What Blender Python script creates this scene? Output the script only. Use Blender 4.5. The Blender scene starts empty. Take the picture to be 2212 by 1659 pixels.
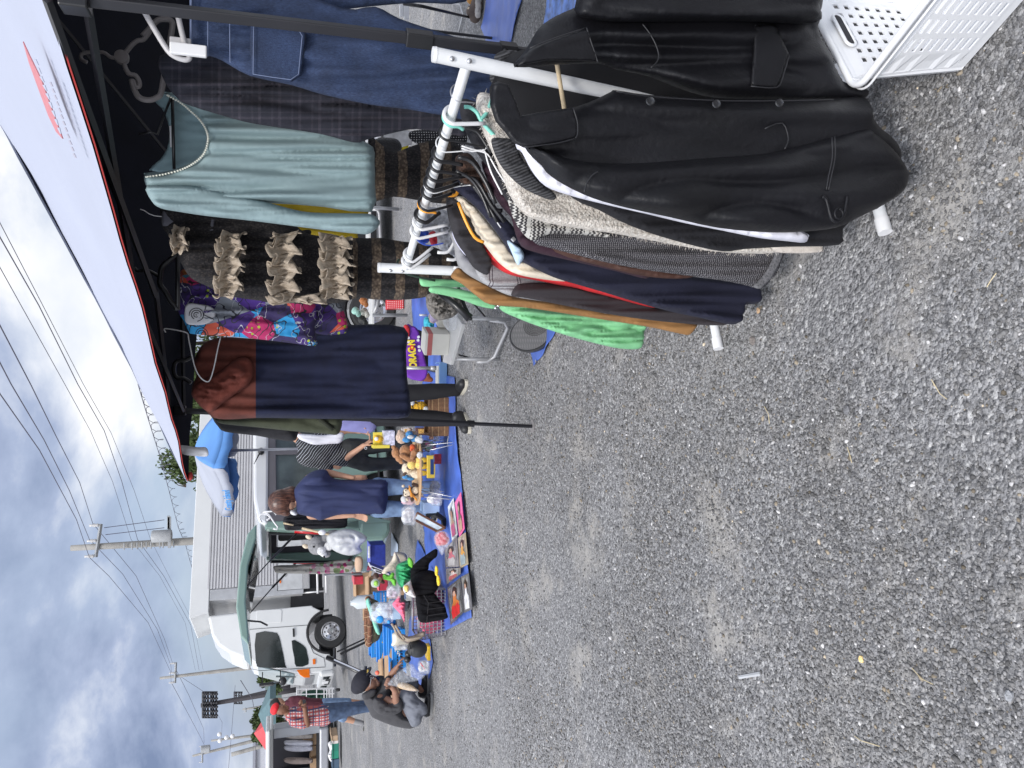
import bpy, bmesh, math, random
import numpy as np
from mathutils import Vector, Matrix, Euler, noise, geometry
R = math.radians
random.seed(7)
SC = bpy.context.scene
COL = SC.collection
# ---------------------------------------------------------------- camera (phone held sideways: rolled a quarter turn)
H = 1.6; F = 1662.0; P = R(16.9)
FW = Vector((0, math.cos(P), -math.sin(P))); UPV = Vector((0, math.sin(P), math.cos(P))); RT = Vector((1, 0, 0))
CAM = Vector((0, 0, H))
cd = bpy.data.cameras.new('camera'); cam = bpy.data.objects.new('camera', cd); COL.objects.link(cam)
cd.sensor_width = 36; cd.lens = F/2212*36; cd.clip_end = 3000; cd.clip_start = 0.05
cam.matrix_world = Matrix((( -UPV.x, RT.x, -FW.x, 0), (-UPV.y, RT.y, -FW.y, 0), (-UPV.z, RT.z, -FW.z, H), (0, 0, 0, 1)))
SC.camera = cam
SC.render.resolution_x = 1024; SC.render.resolution_y = 768
SC.view_settings.view_transform = 'Standard'; SC.view_settings.look = 'None'
SC.view_settings.exposure = 0.28; SC.view_settings.gamma = 1
# ---------------------------------------------------------------- light: overcast sky with broken cloud
SUN_EL, SUN_AZ = R(50), R(205)     # azimuth from +Y clockwise
w = bpy.data.worlds.new('World'); SC.world = w; w.use_nodes = True
nt = w.node_tree; N = nt.nodes; L = nt.links
N.clear()
def nd(t, tree=None, **k):
    n = (tree or nt).nodes.new(t)
    for a, b in k.items(): setattr(n, a, b)
    return n
def mth(tree, op, a, b=None, clamp=False):
    n = tree.nodes.new('ShaderNodeMath'); n.operation = op; n.use_clamp = clamp
    for i, v in enumerate((a, b)):
        if v is None: continue
        if isinstance(v, (int, float)): n.inputs[i].default_value = v
        else: tree.links.new(v, n.inputs[i])
    return n.outputs[0]
def mixc(tree, f, a, b, bt='MIX'):
    n = tree.nodes.new('ShaderNodeMix'); n.data_type = 'RGBA'; n.blend_type = bt
    for i, v in ((0, f), (6, a), (7, b)):
        if isinstance(v, (int, float)): n.inputs[i].default_value = v
        elif isinstance(v, (tuple, list)): n.inputs[i].default_value = (*v[:3], 1)
        else: tree.links.new(v, n.inputs[i])
    return n.outputs[2]
def ramp(tree, f, stops, interp='LINEAR'):
    n = tree.nodes.new('ShaderNodeValToRGB'); n.color_ramp.interpolation = interp
    e = n.color_ramp.elements
    while len(e) < len(stops): e.new(0.5)
    for i, (p, c) in enumerate(stops):
        e[i].position = p; e[i].color = (*c, 1) if not isinstance(c, (int, float)) else (c, c, c, 1)
    tree.links.new(f, n.inputs[0]); return n.outputs[0]
tc = nd('ShaderNodeTexCoord')
sky = nd('ShaderNodeTexSky', sky_type='NISHITA', sun_disc=False, sun_elevation=SUN_EL, sun_rotation=SUN_AZ)
sky.air_density = 1.0; sky.dust_density = 2.5; sky.ozone_density = 1.5
skyc = mixc(nt, 1.0, sky.outputs[0], (0.105, 0.105, 0.105), 'MULTIPLY')
sep = nd('ShaderNodeSeparateXYZ'); L.new(tc.outputs['Generated'], sep.inputs[0])
zz = mth(nt, 'ADD', mth(nt, 'MAXIMUM', sep.outputs[2], 0.0), 0.42)
cmb = nd('ShaderNodeCombineXYZ')
L.new(mth(nt, 'DIVIDE', sep.outputs[0], zz), cmb.inputs[0]); L.new(mth(nt, 'DIVIDE', sep.outputs[1], zz), cmb.inputs[1])
def wn(scale, detail, rough, off, dist=0.0, sc=(1, 1, 1)):
    mp = nd('ShaderNodeMapping'); mp.inputs['Location'].default_value = off; mp.inputs['Scale'].default_value = sc
    L.new(cmb.outputs[0], mp.inputs[0])
    n = nd('ShaderNodeTexNoise'); n.inputs['Scale'].default_value = scale; n.inputs['Detail'].default_value = detail
    n.inputs['Roughness'].default_value = rough; n.inputs['Distortion'].default_value = dist
    L.new(mp.outputs[0], n.inputs[0]); return n.outputs[0]
n1 = wn(.9, 8, 0.52, (3.1, 1.7, 0), 0.3); n2 = wn(1.7, 9, 0.58, (0.4, 5.2, 0), 0.25); n3 = wn(0.8, 3, 0.5, (7.4, 2.2, 0))
cover = ramp(nt, n1, [(0.34, 0.0), (0.50, 1.0)])
lum = mth(nt, 'ADD', mth(nt, 'MULTIPLY', n2, 0.62), mth(nt, 'MULTIPLY', n3, 0.48))
cl = ramp(nt, lum, [(0.41, (0.20, 0.26, 0.41)), (0.485, (0.38, 0.45, 0.62)), (0.53, (0.64, 0.69, 0.80)), (0.58, (0.95, 0.955, 0.97))])
base = mixc(nt, 0.5, skyc, (0.58, 0.67, 0.84))
mixed = mixc(nt, cover, base, cl)
# clouds get brighter towards the hidden sun (behind the camera)
sd = Vector((math.sin(SUN_AZ)*math.cos(SUN_EL), math.cos(SUN_AZ)*math.cos(SUN_EL), math.sin(SUN_EL)))
dp = nd('ShaderNodeVectorMath', operation='DOT_PRODUCT'); L.new(tc.outputs['Generated'], dp.inputs[0]); dp.inputs[1].default_value = sd
gl = mth(nt, 'ADD', mth(nt, 'MULTIPLY', mth(nt, 'POWER', mth(nt, 'MAXIMUM', dp.outputs['Value'], 0.0), 3.0), 1.5), 0.95)
fin = nd('ShaderNodeVectorMath', operation='SCALE'); L.new(mixed, fin.inputs[0]); L.new(gl, fin.inputs['Scale'])
bg = nd('ShaderNodeBackground'); L.new(fin.outputs[0], bg.inputs[0]); bg.inputs[1].default_value = 1.0
wo = nd('ShaderNodeOutputWorld'); L.new(bg.outputs[0], wo.inputs[0])
ld = bpy.data.lights.new('sun', 'SUN'); ld.energy = 1.9; ld.angle = R(11); ld.color = (1, 0.965, 0.92)
sun = bpy.data.objects.new('sun', ld); COL.objects.link(sun)
sun.rotation_euler = Vector((-sd.x, -sd.y, -sd.z)).to_track_quat('-Z', 'Y').to_euler(); sun.location = (0, -5, 12)

# ---------------------------------------------------------------- helpers
def ray(x, y): return FW - UPV*((x-1106)/F) + RT*((829.5-y)/F)
def at(x, y, Y):
    d = ray(x, y); return CAM + d*(Y/d.y)
def gr(x, y, z=0.0):
    d = ray(x, y); return CAM + d*((z-H)/d.z)
def mpp(Y): return Y/F            # metres per picture unit near the horizon
def tag(o, label=None, cat=None, group=None, kind=None):
    if label: o['label'] = label
    if cat: o['category'] = cat
    if group: o['group'] = group
    if kind: o['kind'] = kind
    return o
def empty(name, loc, label, cat, group=None, rz=0):
    o = bpy.data.objects.new(name, None); COL.objects.link(o); o.location = loc; o.rotation_euler = (0, 0, rz)
    o.empty_display_size = 0.1
    return tag(o, label, cat, group)
MATS = {}
def M(name, col, rough=0.8, metal=0.0, var=0.12, vs=6.0, bump=0.0, bs=60.0, spec=0.5, sheen=0.0, trans=0.0, alpha=1.0, coat=0.0, fn=None, coord='Object', sub=0.0, emit=0.0):
    if name in MATS: return MATS[name]
    m = bpy.data.materials.new(name); m.use_nodes = True; t = m.node_tree
    b = t.nodes['Principled BSDF']; tcn = t.nodes.new('ShaderNodeTexCoord'); co = tcn.outputs[coord]
    uvn = t.nodes.new('ShaderNodeUVMap').outputs[0]
    c = None
    if fn: c = fn(t, uvn, tcn.outputs['Object'])
    n = t.nodes.new('ShaderNodeTexNoise'); n.inputs['Scale'].default_value = vs; n.inputs['Detail'].default_value = 5
    t.links.new(co, n.inputs[0])
    if c is None:
        dk = tuple(max(0, v*(1-var)) for v in col); lt = tuple(min(1, v*(1+var)) for v in col)
        c = ramp(t, n.outputs[0], [(0.3, dk), (0.7, lt)])
    elif var:
        c = mixc(t, 1.0, c, ramp(t, n.outputs[0], [(0.3, 1-var), (0.7, 1.0)]), 'MULTIPLY')
    t.links.new(c, b.inputs['Base Color'])
    b.inputs['Roughness'].default_value = rough; b.inputs['Metallic'].default_value = metal
    b.inputs['Specular IOR Level'].default_value = spec
    if sheen: b.inputs['Sheen Weight'].default_value = sheen; b.inputs['Sheen Roughness'].default_value = 0.5
    if trans: b.inputs['Transmission Weight'].default_value = trans; b.inputs['IOR'].default_value = 1.2
    if alpha < 1: b.inputs['Alpha'].default_value = alpha
    if coat: b.inputs['Coat Weight'].default_value = coat; b.inputs['Coat Roughness'].default_value = 0.08
    if sub: b.inputs['Subsurface Weight'].default_value = sub; b.inputs['Subsurface Radius'].default_value = (0.01, 0.006, 0.004)
    if emit: b.inputs['Emission Color'].default_value = (*col, 1); b.inputs['Emission Strength'].default_value = emit
    if bump:
        n2 = t.nodes.new('ShaderNodeTexNoise'); n2.inputs['Scale'].default_value = bs; n2.inputs['Detail'].default_value = 4
        t.links.new(co, n2.inputs[0]); bp = t.nodes.new('ShaderNodeBump'); bp.inputs['Strength'].default_value = bump
        bp.inputs['Distance'].default_value = 0.01
        t.links.new(n2.outputs[0], bp.inputs['Height']); t.links.new(bp.outputs[0], b.inputs['Normal'])
    MATS[name] = m; return m
def link(name, me, mats, parent=None, smooth=None):
    o = bpy.data.objects.new(name, me); COL.objects.link(o)
    for m in (mats if isinstance(mats, (list, tuple)) else [mats]): me.materials.append(m)
    if parent is not None:
        o.parent = parent
        o.matrix_parent_inverse = Matrix.Identity(4)
        # vertices are given in world space: move them into the parent's space
        me.transform(world_of(parent).inverted())
    if smooth:
        me.polygons.foreach_set('use_smooth', [True]*len(me.polygons))
        if smooth is not True: me.set_sharp_from_angle(angle=R(smooth))
    return o
def world_of(o):
    m = Matrix.LocRotScale(o.location, o.rotation_euler, o.scale)
    return world_of(o.parent) @ m if o.parent else m
class MB:
    def __init__(s): s.v = []; s.f = []; s.mi = []; s.uv = []; s.m = 0
    def add(s, vs, fs, uv=None):
        k = len(s.v); s.v += [tuple(v) for v in vs]
        for f in fs:
            s.f.append([i+k for i in f]); s.mi.append(s.m)
        s.uv += list(uv) if uv is not None else [(v[0], v[2]) for v in vs]
        return s
    def box(s, c, d, rz=0.0, rot=None, taper=1.0):
        m = (rot if rot is not None else Matrix.Rotation(rz, 3, 'Z')); c = Vector(c)
        vs = []
        for z in (-1, 1):
            k = taper if z > 0 else 1
            for x, y in ((-1, -1), (1, -1), (1, 1), (-1, 1)): vs.append(c + m @ Vector((x*d[0]/2*k, y*d[1]/2*k, z*d[2]/2)))
        return s.add(vs, [(3, 2, 1, 0), (4, 5, 6, 7), (0, 1, 5, 4), (1, 2, 6, 5), (2, 3, 7, 6), (3, 0, 4, 7)])
    def tube(s, pts, r, n=10, closed=False, caps=True, flat=1.0):
        pts = [Vector(p) for p in pts]; k = len(pts)
        rs = r if isinstance(r, (list, tuple)) else [r]*k
        vs = []; prev = None
        for i, p in enumerate(pts):
            if closed: t = (pts[(i+1) % k]-pts[i-1])
            else: t = pts[min(i+1, k-1)]-pts[max(i-1, 0)]
            t = t.normalized() if t.length > 1e-9 else Vector((0, 0, 1))
            if prev is None:
                a = Vector((0, 0, 1)) if abs(t.z) < 0.9 else Vector((1, 0, 0))
                u = t.cross(a).normalized()
            else:
                u = (prev - t*prev.dot(t)); u = u.normalized() if u.length > 1e-6 else t.orthogonal().normalized()
            prev = u; w_ = t.cross(u)
            for j in range(n):
                a = 2*math.pi*j/n; vs.append(p + (u*math.cos(a) + w_*math.sin(a)*flat)*rs[i])
        fs = []
        for i in range(k if closed else k-1):
            i2 = (i+1) % k
            for j in range(n): fs.append((i*n+j, i*n+(j+1) % n, i2*n+(j+1) % n, i2*n+j))
        if caps and not closed: fs.append(tuple(reversed(range(n)))); fs.append(tuple((k-1)*n+j for j in range(n)))
        return s.add(vs, fs)
    def ell(s, c, r, rot=None, n=16, m=10):
        c = Vector(c); vs = []; rt = rot if rot is not None else Matrix.Identity(3)
        r = (r, r, r) if isinstance(r, (int, float)) else r
        for i in range(m+1):
            th = math.pi*i/m
            for j in range(n):
                a = 2*math.pi*j/n
                vs.append(c + rt @ Vector((r[0]*math.sin(th)*math.cos(a), r[1]*math.sin(th)*math.sin(a), r[2]*math.cos(th))))
        fs = [(i*n+j, (i+1)*n+j, (i+1)*n+(j+1) % n, i*n+(j+1) % n) for i in range(m) for j in range(n)]
        return s.add(vs, fs)
    def cap(s, p0, p1, r0, r1, n=14):
        p0, p1 = Vector(p0), Vector(p1); s.tube([p0, p1], [r0, r1], n=n)
        s.ell(p0, r0, n=n, m=8); return s.ell(p1, r1, n=n, m=8)
    def lathe(s, c, prof, n=28, rot=None, sx=1, sy=1, caps=True):
        c = Vector(c); rt = rot if rot is not None else Matrix.Identity(3); vs = []
        for (r, z) in prof:
            for j in range(n):
                a = 2*math.pi*j/n; vs.append(c + rt @ Vector((r*math.cos(a)*sx, r*math.sin(a)*sy, z)))
        k = len(prof)
        fs = [(i*n+j, i*n+(j+1) % n, (i+1)*n+(j+1) % n, (i+1)*n+j) for i in range(k-1) for j in range(n)]
        if caps: fs.append(tuple(reversed(range(n)))); fs.append(tuple((k-1)*n+j for j in range(n)))
        return s.add(vs, fs)
    def prism(s, pts, off):
        """closed 3-D outline pts extruded by vector off"""
        pts = [Vector(p) for p in pts]; off = Vector(off); k = len(pts)
        return s.add(pts+[p+off for p in pts], [tuple(range(k)), tuple(reversed(range(k, 2*k)))] + [(i, i+k, (i+1) % k+k, (i+1) % k) for i in range(k)])
    def sheet(s, A, rows):
        """rows: list of lists of points -> open grid"""
        k = len(rows[0]); vs = [p for r_ in rows for p in r_]
        return s.add(vs, [(i*k+j, i*k+j+1, (i+1)*k+j+1, (i+1)*k+j) for i in range(len(rows)-1) for j in range(k-1)], A)
    def mesh(s, name):
        me = bpy.data.meshes.new(name); me.from_pydata(s.v, [], s.f)
        me.polygons.foreach_set('material_index', s.mi)
        ul = me.uv_layers.new(name='UVMap')
        li = np.empty(len(me.loops), int); me.loops.foreach_get('vertex_index', li)
        ul.data.foreach_set('uv', np.array(s.uv, float)[li].ravel())
        bm = bmesh.new(); bm.from_mesh(me); bmesh.ops.recalc_face_normals(bm, faces=bm.faces); bm.to_mesh(me); bm.free()
        return me
    def build(s, name, mats, parent=None, smooth=None, bevel=0.0, seg=2):
        o = link(name, s.mesh(name), mats, parent, smooth)
        if bevel:
            b = o.modifiers.new('bevel', 'BEVEL'); b.width = bevel; b.segments = seg; b.limit_method = 'ANGLE'; b.angle_limit = R(35)
        return o
def smooth_poly(pts, n=4, closed=True):
    out = []; k = len(pts)
    rng = range(k) if closed else range(k-1)
    for i in rng:
        if closed: a, b, c, d = pts[i-1], pts[i], pts[(i+1) % k], pts[(i+2) % k]
        else: a, b, c, d = pts[max(i-1, 0)], pts[i], pts[i+1], pts[min(i+2, k-1)]
        for j in range(n):
            t = j/n
            out.append(tuple(0.5*((2*b[q]) + (-a[q]+c[q])*t + (2*a[q]-5*b[q]+4*c[q]-d[q])*t*t + (-a[q]+3*b[q]-3*c[q]+d[q])*t**3) for q in range(len(b))))
    if not closed: out.append(tuple(pts[-1]))
    return out
def inside(pt, poly):
    x, y = pt; c = False; k = len(poly)
    for i in range(k):
        x1, y1 = poly[i]; x2, y2 = poly[i-1]
        if (y1 > y) != (y2 > y) and x < (x2-x1)*(y-y1)/(y2-y1)+x1: c = not c
    return c
def slab(name, pts, Y, mat, parent=None, th=0.03, edge=None, g=None, amp=0.0, fx=0.05, fy=0.008, seed=0, fine=0.0, sm=3, lean=None, label=None, backth=None, tilt=0.0, fold=None, mb=None, rim=None):
    """soft sheet body: outline pts (picture units) standing at distance Y, rounded front and back, with hanging folds.
    lean(x,y)->extra distance"""
    pl = smooth_poly(pts, sm) if sm > 1 else list(pts)
    xs = [p[0] for p in pl]; ys = [p[1] for p in pl]
    W = min(max(xs)-min(xs), max(ys)-min(ys))
    if g is None: g = max(W/22, (max(xs)-min(xs))/90, (max(ys)-min(ys))/90, 0.8)
    # resample outline
    out = []
    for i in range(len(pl)):
        a, b = pl[i], pl[(i+1) % len(pl)]; d = math.hypot(b[0]-a[0], b[1]-a[1]); n = max(1, int(d/g))
        for j in range(n): out.append((a[0]+(b[0]-a[0])*j/n, a[1]+(b[1]-a[1])*j/n))
    A = np.array(out); B = np.roll(A, -1, 0); AB = B-A; LL = (AB**2).sum(1)+1e-12
    def dist(p):
        t = np.clip(((p-A)*AB).sum(1)/LL, 0, 1); q = A+AB*t[:, None]-p; return math.sqrt((q**2).sum(1).min())
    e = edge if edge else W*0.42
    inner = []; dd = []
    x = min(xs)+g/2; r_ = 0
    rg = random.Random(seed)
    while x < max(xs):
        y = min(ys)+(g/2 if r_ % 2 else g)
        while y < max(ys):
            if inside((x, y), pl):
                d = dist(np.array((x, y)))
                if d > g*0.55: inner.append((x+rg.uniform(-.1, .1)*g, y+rg.uniform(-.1, .1)*g)); dd.append(d)
            y += g
        x += g*0.87; r_ += 1
    nb = len(out)
    res = geometry.delaunay_2d_cdt([Vector(p) for p in out+inner], [(i, (i+1) % nb) for i in range(nb)], [], 1, 1e-6)
    vv, ff, orig = res[0], res[2], res[3]
    D = []
    for i, o_ in enumerate(orig):
        ids = [q for q in o_ if q >= nb]; isb = any(q < nb for q in o_)
        D.append(0.0 if isb or not ids else dd[ids[0]-nb])
    def YY(x, y): return Y + tilt*(829.5-y)/F*Y + (lean(x, y) if lean else 0.0)
    fr = []; bk = []; uv = []; sc = Y/F
    for p, d in zip(vv, D):
        x, y = p; q = min(d/e, 1.0); k = math.sqrt(max(0, 1-(1-q)**2)); h = th*k
        if amp: 
            h += amp*(2*abs(noise.noise(Vector((y*fx, x*fy, seed*3.7)))*1.6)-0.45 + 0.5*noise.noise(Vector((y*fx*2.3, x*fy*2.5, seed+9))))*min(1, d/(e*0.5))
        if fine: h += fine*noise.noise(Vector((y*0.16, x*0.11, seed+3)))*min(1, d/(e*.4))
        if fold: h += fold(x, y)*min(1, d/(e*0.5))
        Y0 = YY(x, y); w0 = at(x, y, Y0); uv.append(((y)*sc, x*sc))
        dr = (w0-CAM).normalized(); hd = Vector((dr.x, dr.y, dr.z*0.3))
        fr.append(w0 - hd*h); bk.append(None if d == 0 else w0 + hd*((backth if backth is not None else th)*k))
    vs = list(fr); uvs = list(uv); idx = {}
    for i, b in enumerate(bk):
        if b is not None: idx[i] = len(vs); vs.append(b); uvs.append(uv[i])
        else: idx[i] = i
    fs = [tuple(f) for f in ff]; fb = [tuple(reversed([idx[i] for i in f])) for f in ff]
    fb = [f for f, g_ in zip(fb, fs) if any(a != b for a, b in zip(sorted(f), sorted(g_)))]
    mb2 = mb or MB(); mb2.add(vs, fs+fb, uvs)
    if mb is not None: return mb
    o = link(name, mb2.mesh(name), mat, parent, True)
    if label: o['label'] = label
    return o
def blob(name, prims, mat, parent=None, voxel=0.012, smooth=3, wob=0.0, seed=0, wf=8.0):
    b = MB()
    for p in prims:
        if p[0] == 'c': b.cap(p[1], p[2], p[3], p[4])
        elif p[0] == 'e': b.ell(p[1], p[2], p[3] if len(p) > 3 else None)
        elif p[0] == 'l':          # chain of (pos, radius)
            q = p[1]
            for (a, ra), (c, rc) in zip(q[:-1], q[1:]): b.cap(a, c, ra, rc)
    me = b.mesh(name+'_src'); o = bpy.data.objects.new(name, me); COL.objects.link(o)
    r = o.modifiers.new('r', 'REMESH'); r.mode = 'VOXEL'; r.voxel_size = voxel; r.use_smooth_shade = True
    if smooth: s_ = o.modifiers.new('s', 'SMOOTH'); s_.iterations = smooth; s_.factor = 0.5
    dg = bpy.context.evaluated_depsgraph_get(); me2 = bpy.data.meshes.new_from_object(o.evaluated_get(dg))
    bpy.data.objects.remove(o); bpy.data.meshes.remove(me)
    if wob:
        k = len(me2.vertices); co = np.empty(k*3); me2.vertices.foreach_get('co', co); co = co.reshape(-1, 3)
        for i in range(k):
            v = Vector(co[i]); nn = me2.vertices[i].normal
            d = noise.noise(Vector((v.x*wf*1.6, v.y*wf*1.6, v.z*wf*.7))+Vector((seed, 0, 0)))
            co[i] = v + nn*(wob*(1-2*abs(d))*1.0)
        me2.vertices.foreach_set('co', co.ravel()); me2.update()
    me2.materials.clear()
    return link(name, me2, mat, parent, True)
def text(name, s, loc, size, mat, parent=None, xdir=(1, 0, 0), ydir=(0, 0, 1), ext=0.002, bold=0.0, align='CENTER', shear=0.0, sx=1.0):
    cu = bpy.data.curves.new(name, 'FONT'); cu.body = s; cu.size = size; cu.extrude = ext; cu.align_x = align; cu.align_y = 'CENTER'; cu.offset = bold; cu.shear = shear
    o = bpy.data.objects.new(name, cu); COL.objects.link(o)
    x = Vector(xdir).normalized(); y = Vector(ydir).normalized(); z = x.cross(y)
    dg = bpy.context.evaluated_depsgraph_get(); me = bpy.data.meshes.new_from_object(o.evaluated_get(dg))
    bpy.data.objects.remove(o)
    me.transform(Matrix(((x.x*sx, y.x, z.x, loc[0]), (x.y*sx, y.y, z.y, loc[1]), (x.z*sx, y.z, z.z, loc[2]), (0, 0, 0, 1))))
    me.materials.clear()
    return link(name, me, mat, parent)
def bez(a, b, sag, n=16):
    a, b = Vector(a), Vector(b)
    return [a.lerp(b, i/n) - Vector((0, 0, sag*4*(i/n)*(1-i/n))) for i in range(n+1)]
def arc(c, r, a0, a1, u, v, n=14):
    c, u, v = Vector(c), Vector(u), Vector(v)
    return [c + u*(r*math.cos(a0+(a1-a0)*i/n)) + v*(r*math.sin(a0+(a1-a0)*i/n)) for i in range(n+1)]
def copy_tree(o, parent=None):
    c = o.copy(); COL.objects.link(c)
    if parent: c.parent = parent
    for ch in list(o.children): copy_tree(ch, c)
    return c
# ---------------------------------------------------------------- ground
def ground_fn(t, uv, ob):
    def no(s, d=6, r=0.6, loc=(0, 0, 0)):
        mp = t.nodes.new('ShaderNodeMapping'); mp.inputs['Location'].default_value = loc; t.links.new(ob, mp.inputs[0])
        n = t.nodes.new('ShaderNodeTexNoise'); n.inputs['Scale'].default_value = s; n.inputs['Detail'].default_value = d; n.inputs['Roughness'].default_value = r
        t.links.new(mp.outputs[0], n.inputs[0]); return n.outputs[0]
    def vo(s):
        v = t.nodes.new('ShaderNodeTexVoronoi'); v.inputs['Scale'].default_value = s; t.links.new(ob, v.inputs[0]); return v
    v1 = vo(75); v2 = vo(140); v3 = vo(38)
    hs = t.nodes.new('ShaderNodeSeparateColor'); t.links.new(v1.outputs['Color'], hs.inputs[0])
    hs2 = t.nodes.new('ShaderNodeSeparateColor'); t.links.new(v2.outputs['Color'], hs2.inputs[0])
    c1 = ramp(t, hs.outputs[0], [(0.0, (0.085, 0.085, 0.09)), (0.5, (0.20, 0.20, 0.208)), (0.9, (0.32, 0.32, 0.33)), (1.0, (0.55, 0.55, 0.55))])
    c2 = ramp(t, hs2.outputs[1], [(0.0, (0.10, 0.10, 0.106)), (0.6, (0.23, 0.23, 0.237)), (0.95, (0.34, 0.34, 0.345)), (1.0, (0.58, 0.58, 0.56))])
    c = mixc(t, 0.5, c1, c2)
    big = ramp(t, no(0.55, 5, 0.6), [(0.34, 0.92), (0.66, 1.25)])
    c = mixc(t, 1.0, c, big, 'MULTIPLY')
    gr_ = ramp(t, no(42, 5, 0.8, (2, 7, 0)), [(0.36, 0.74), (0.5, 1.0), (0.64, 1.26)])
    c = mixc(t, 1.0, c, gr_, 'MULTIPLY')
    d = ramp(t, no(2.1, 8, 0.68, (4, 2, 0)), [(0.53, 0.0), (0.66, 0.8)])
    c = mixc(t, d, c, (0.35, 0.335, 0.315))
    far = ramp(t, no(0.9, 4, 0.6, (9, 1, 0)), [(0.5, 0.0), (0.75, 0.35)])
    c = mixc(t, far, c, (0.33, 0.33, 0.33))
    c = mixc(t, 1.0, c, (.95, .945, .94), 'MULTIPLY')
    b = t.nodes['Principled BSDF']
    h = mth(t, 'ADD', mth(t, 'MULTIPLY', v1.outputs['Distance'], -0.9), mth(t, 'MULTIPLY', v2.outputs['Distance'], -0.5))
    h = mth(t, 'ADD', h, mth(t, 'MULTIPLY', v3.outputs['Distance'], -0.8))
    h = mth(t, 'MULTIPLY', h, mth(t, 'SUBTRACT', 1.0, mth(t, 'MULTIPLY', d, 1.3), True))
    bp = t.nodes.new('ShaderNodeBump'); bp.inputs['Strength'].default_value = 0.85; bp.inputs['Distance'].default_value = 0.012
    t.links.new(h, bp.inputs['Height']); t.links.new(bp.outputs[0], b.inputs['Normal'])
    return c
gm = M('compacted gravel', (0.2, 0.2, 0.2), 0.93, var=0.0, spec=0.25, fn=ground_fn)
g = MB(); xs = [-400, -60, -12, -5, -2, 0, 2, 5, 12, 60, 400]; ysr = [-30, -2, 0, 1, 2, 3, 4, 6, 9, 14, 25, 60, 200, 900]
g.sheet([(x, y) for y in ysr for x in xs], [[Vector((x, y, 0)) for x in xs] for y in ysr])
tag(g.build('ground', gm), kind='structure')
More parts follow.
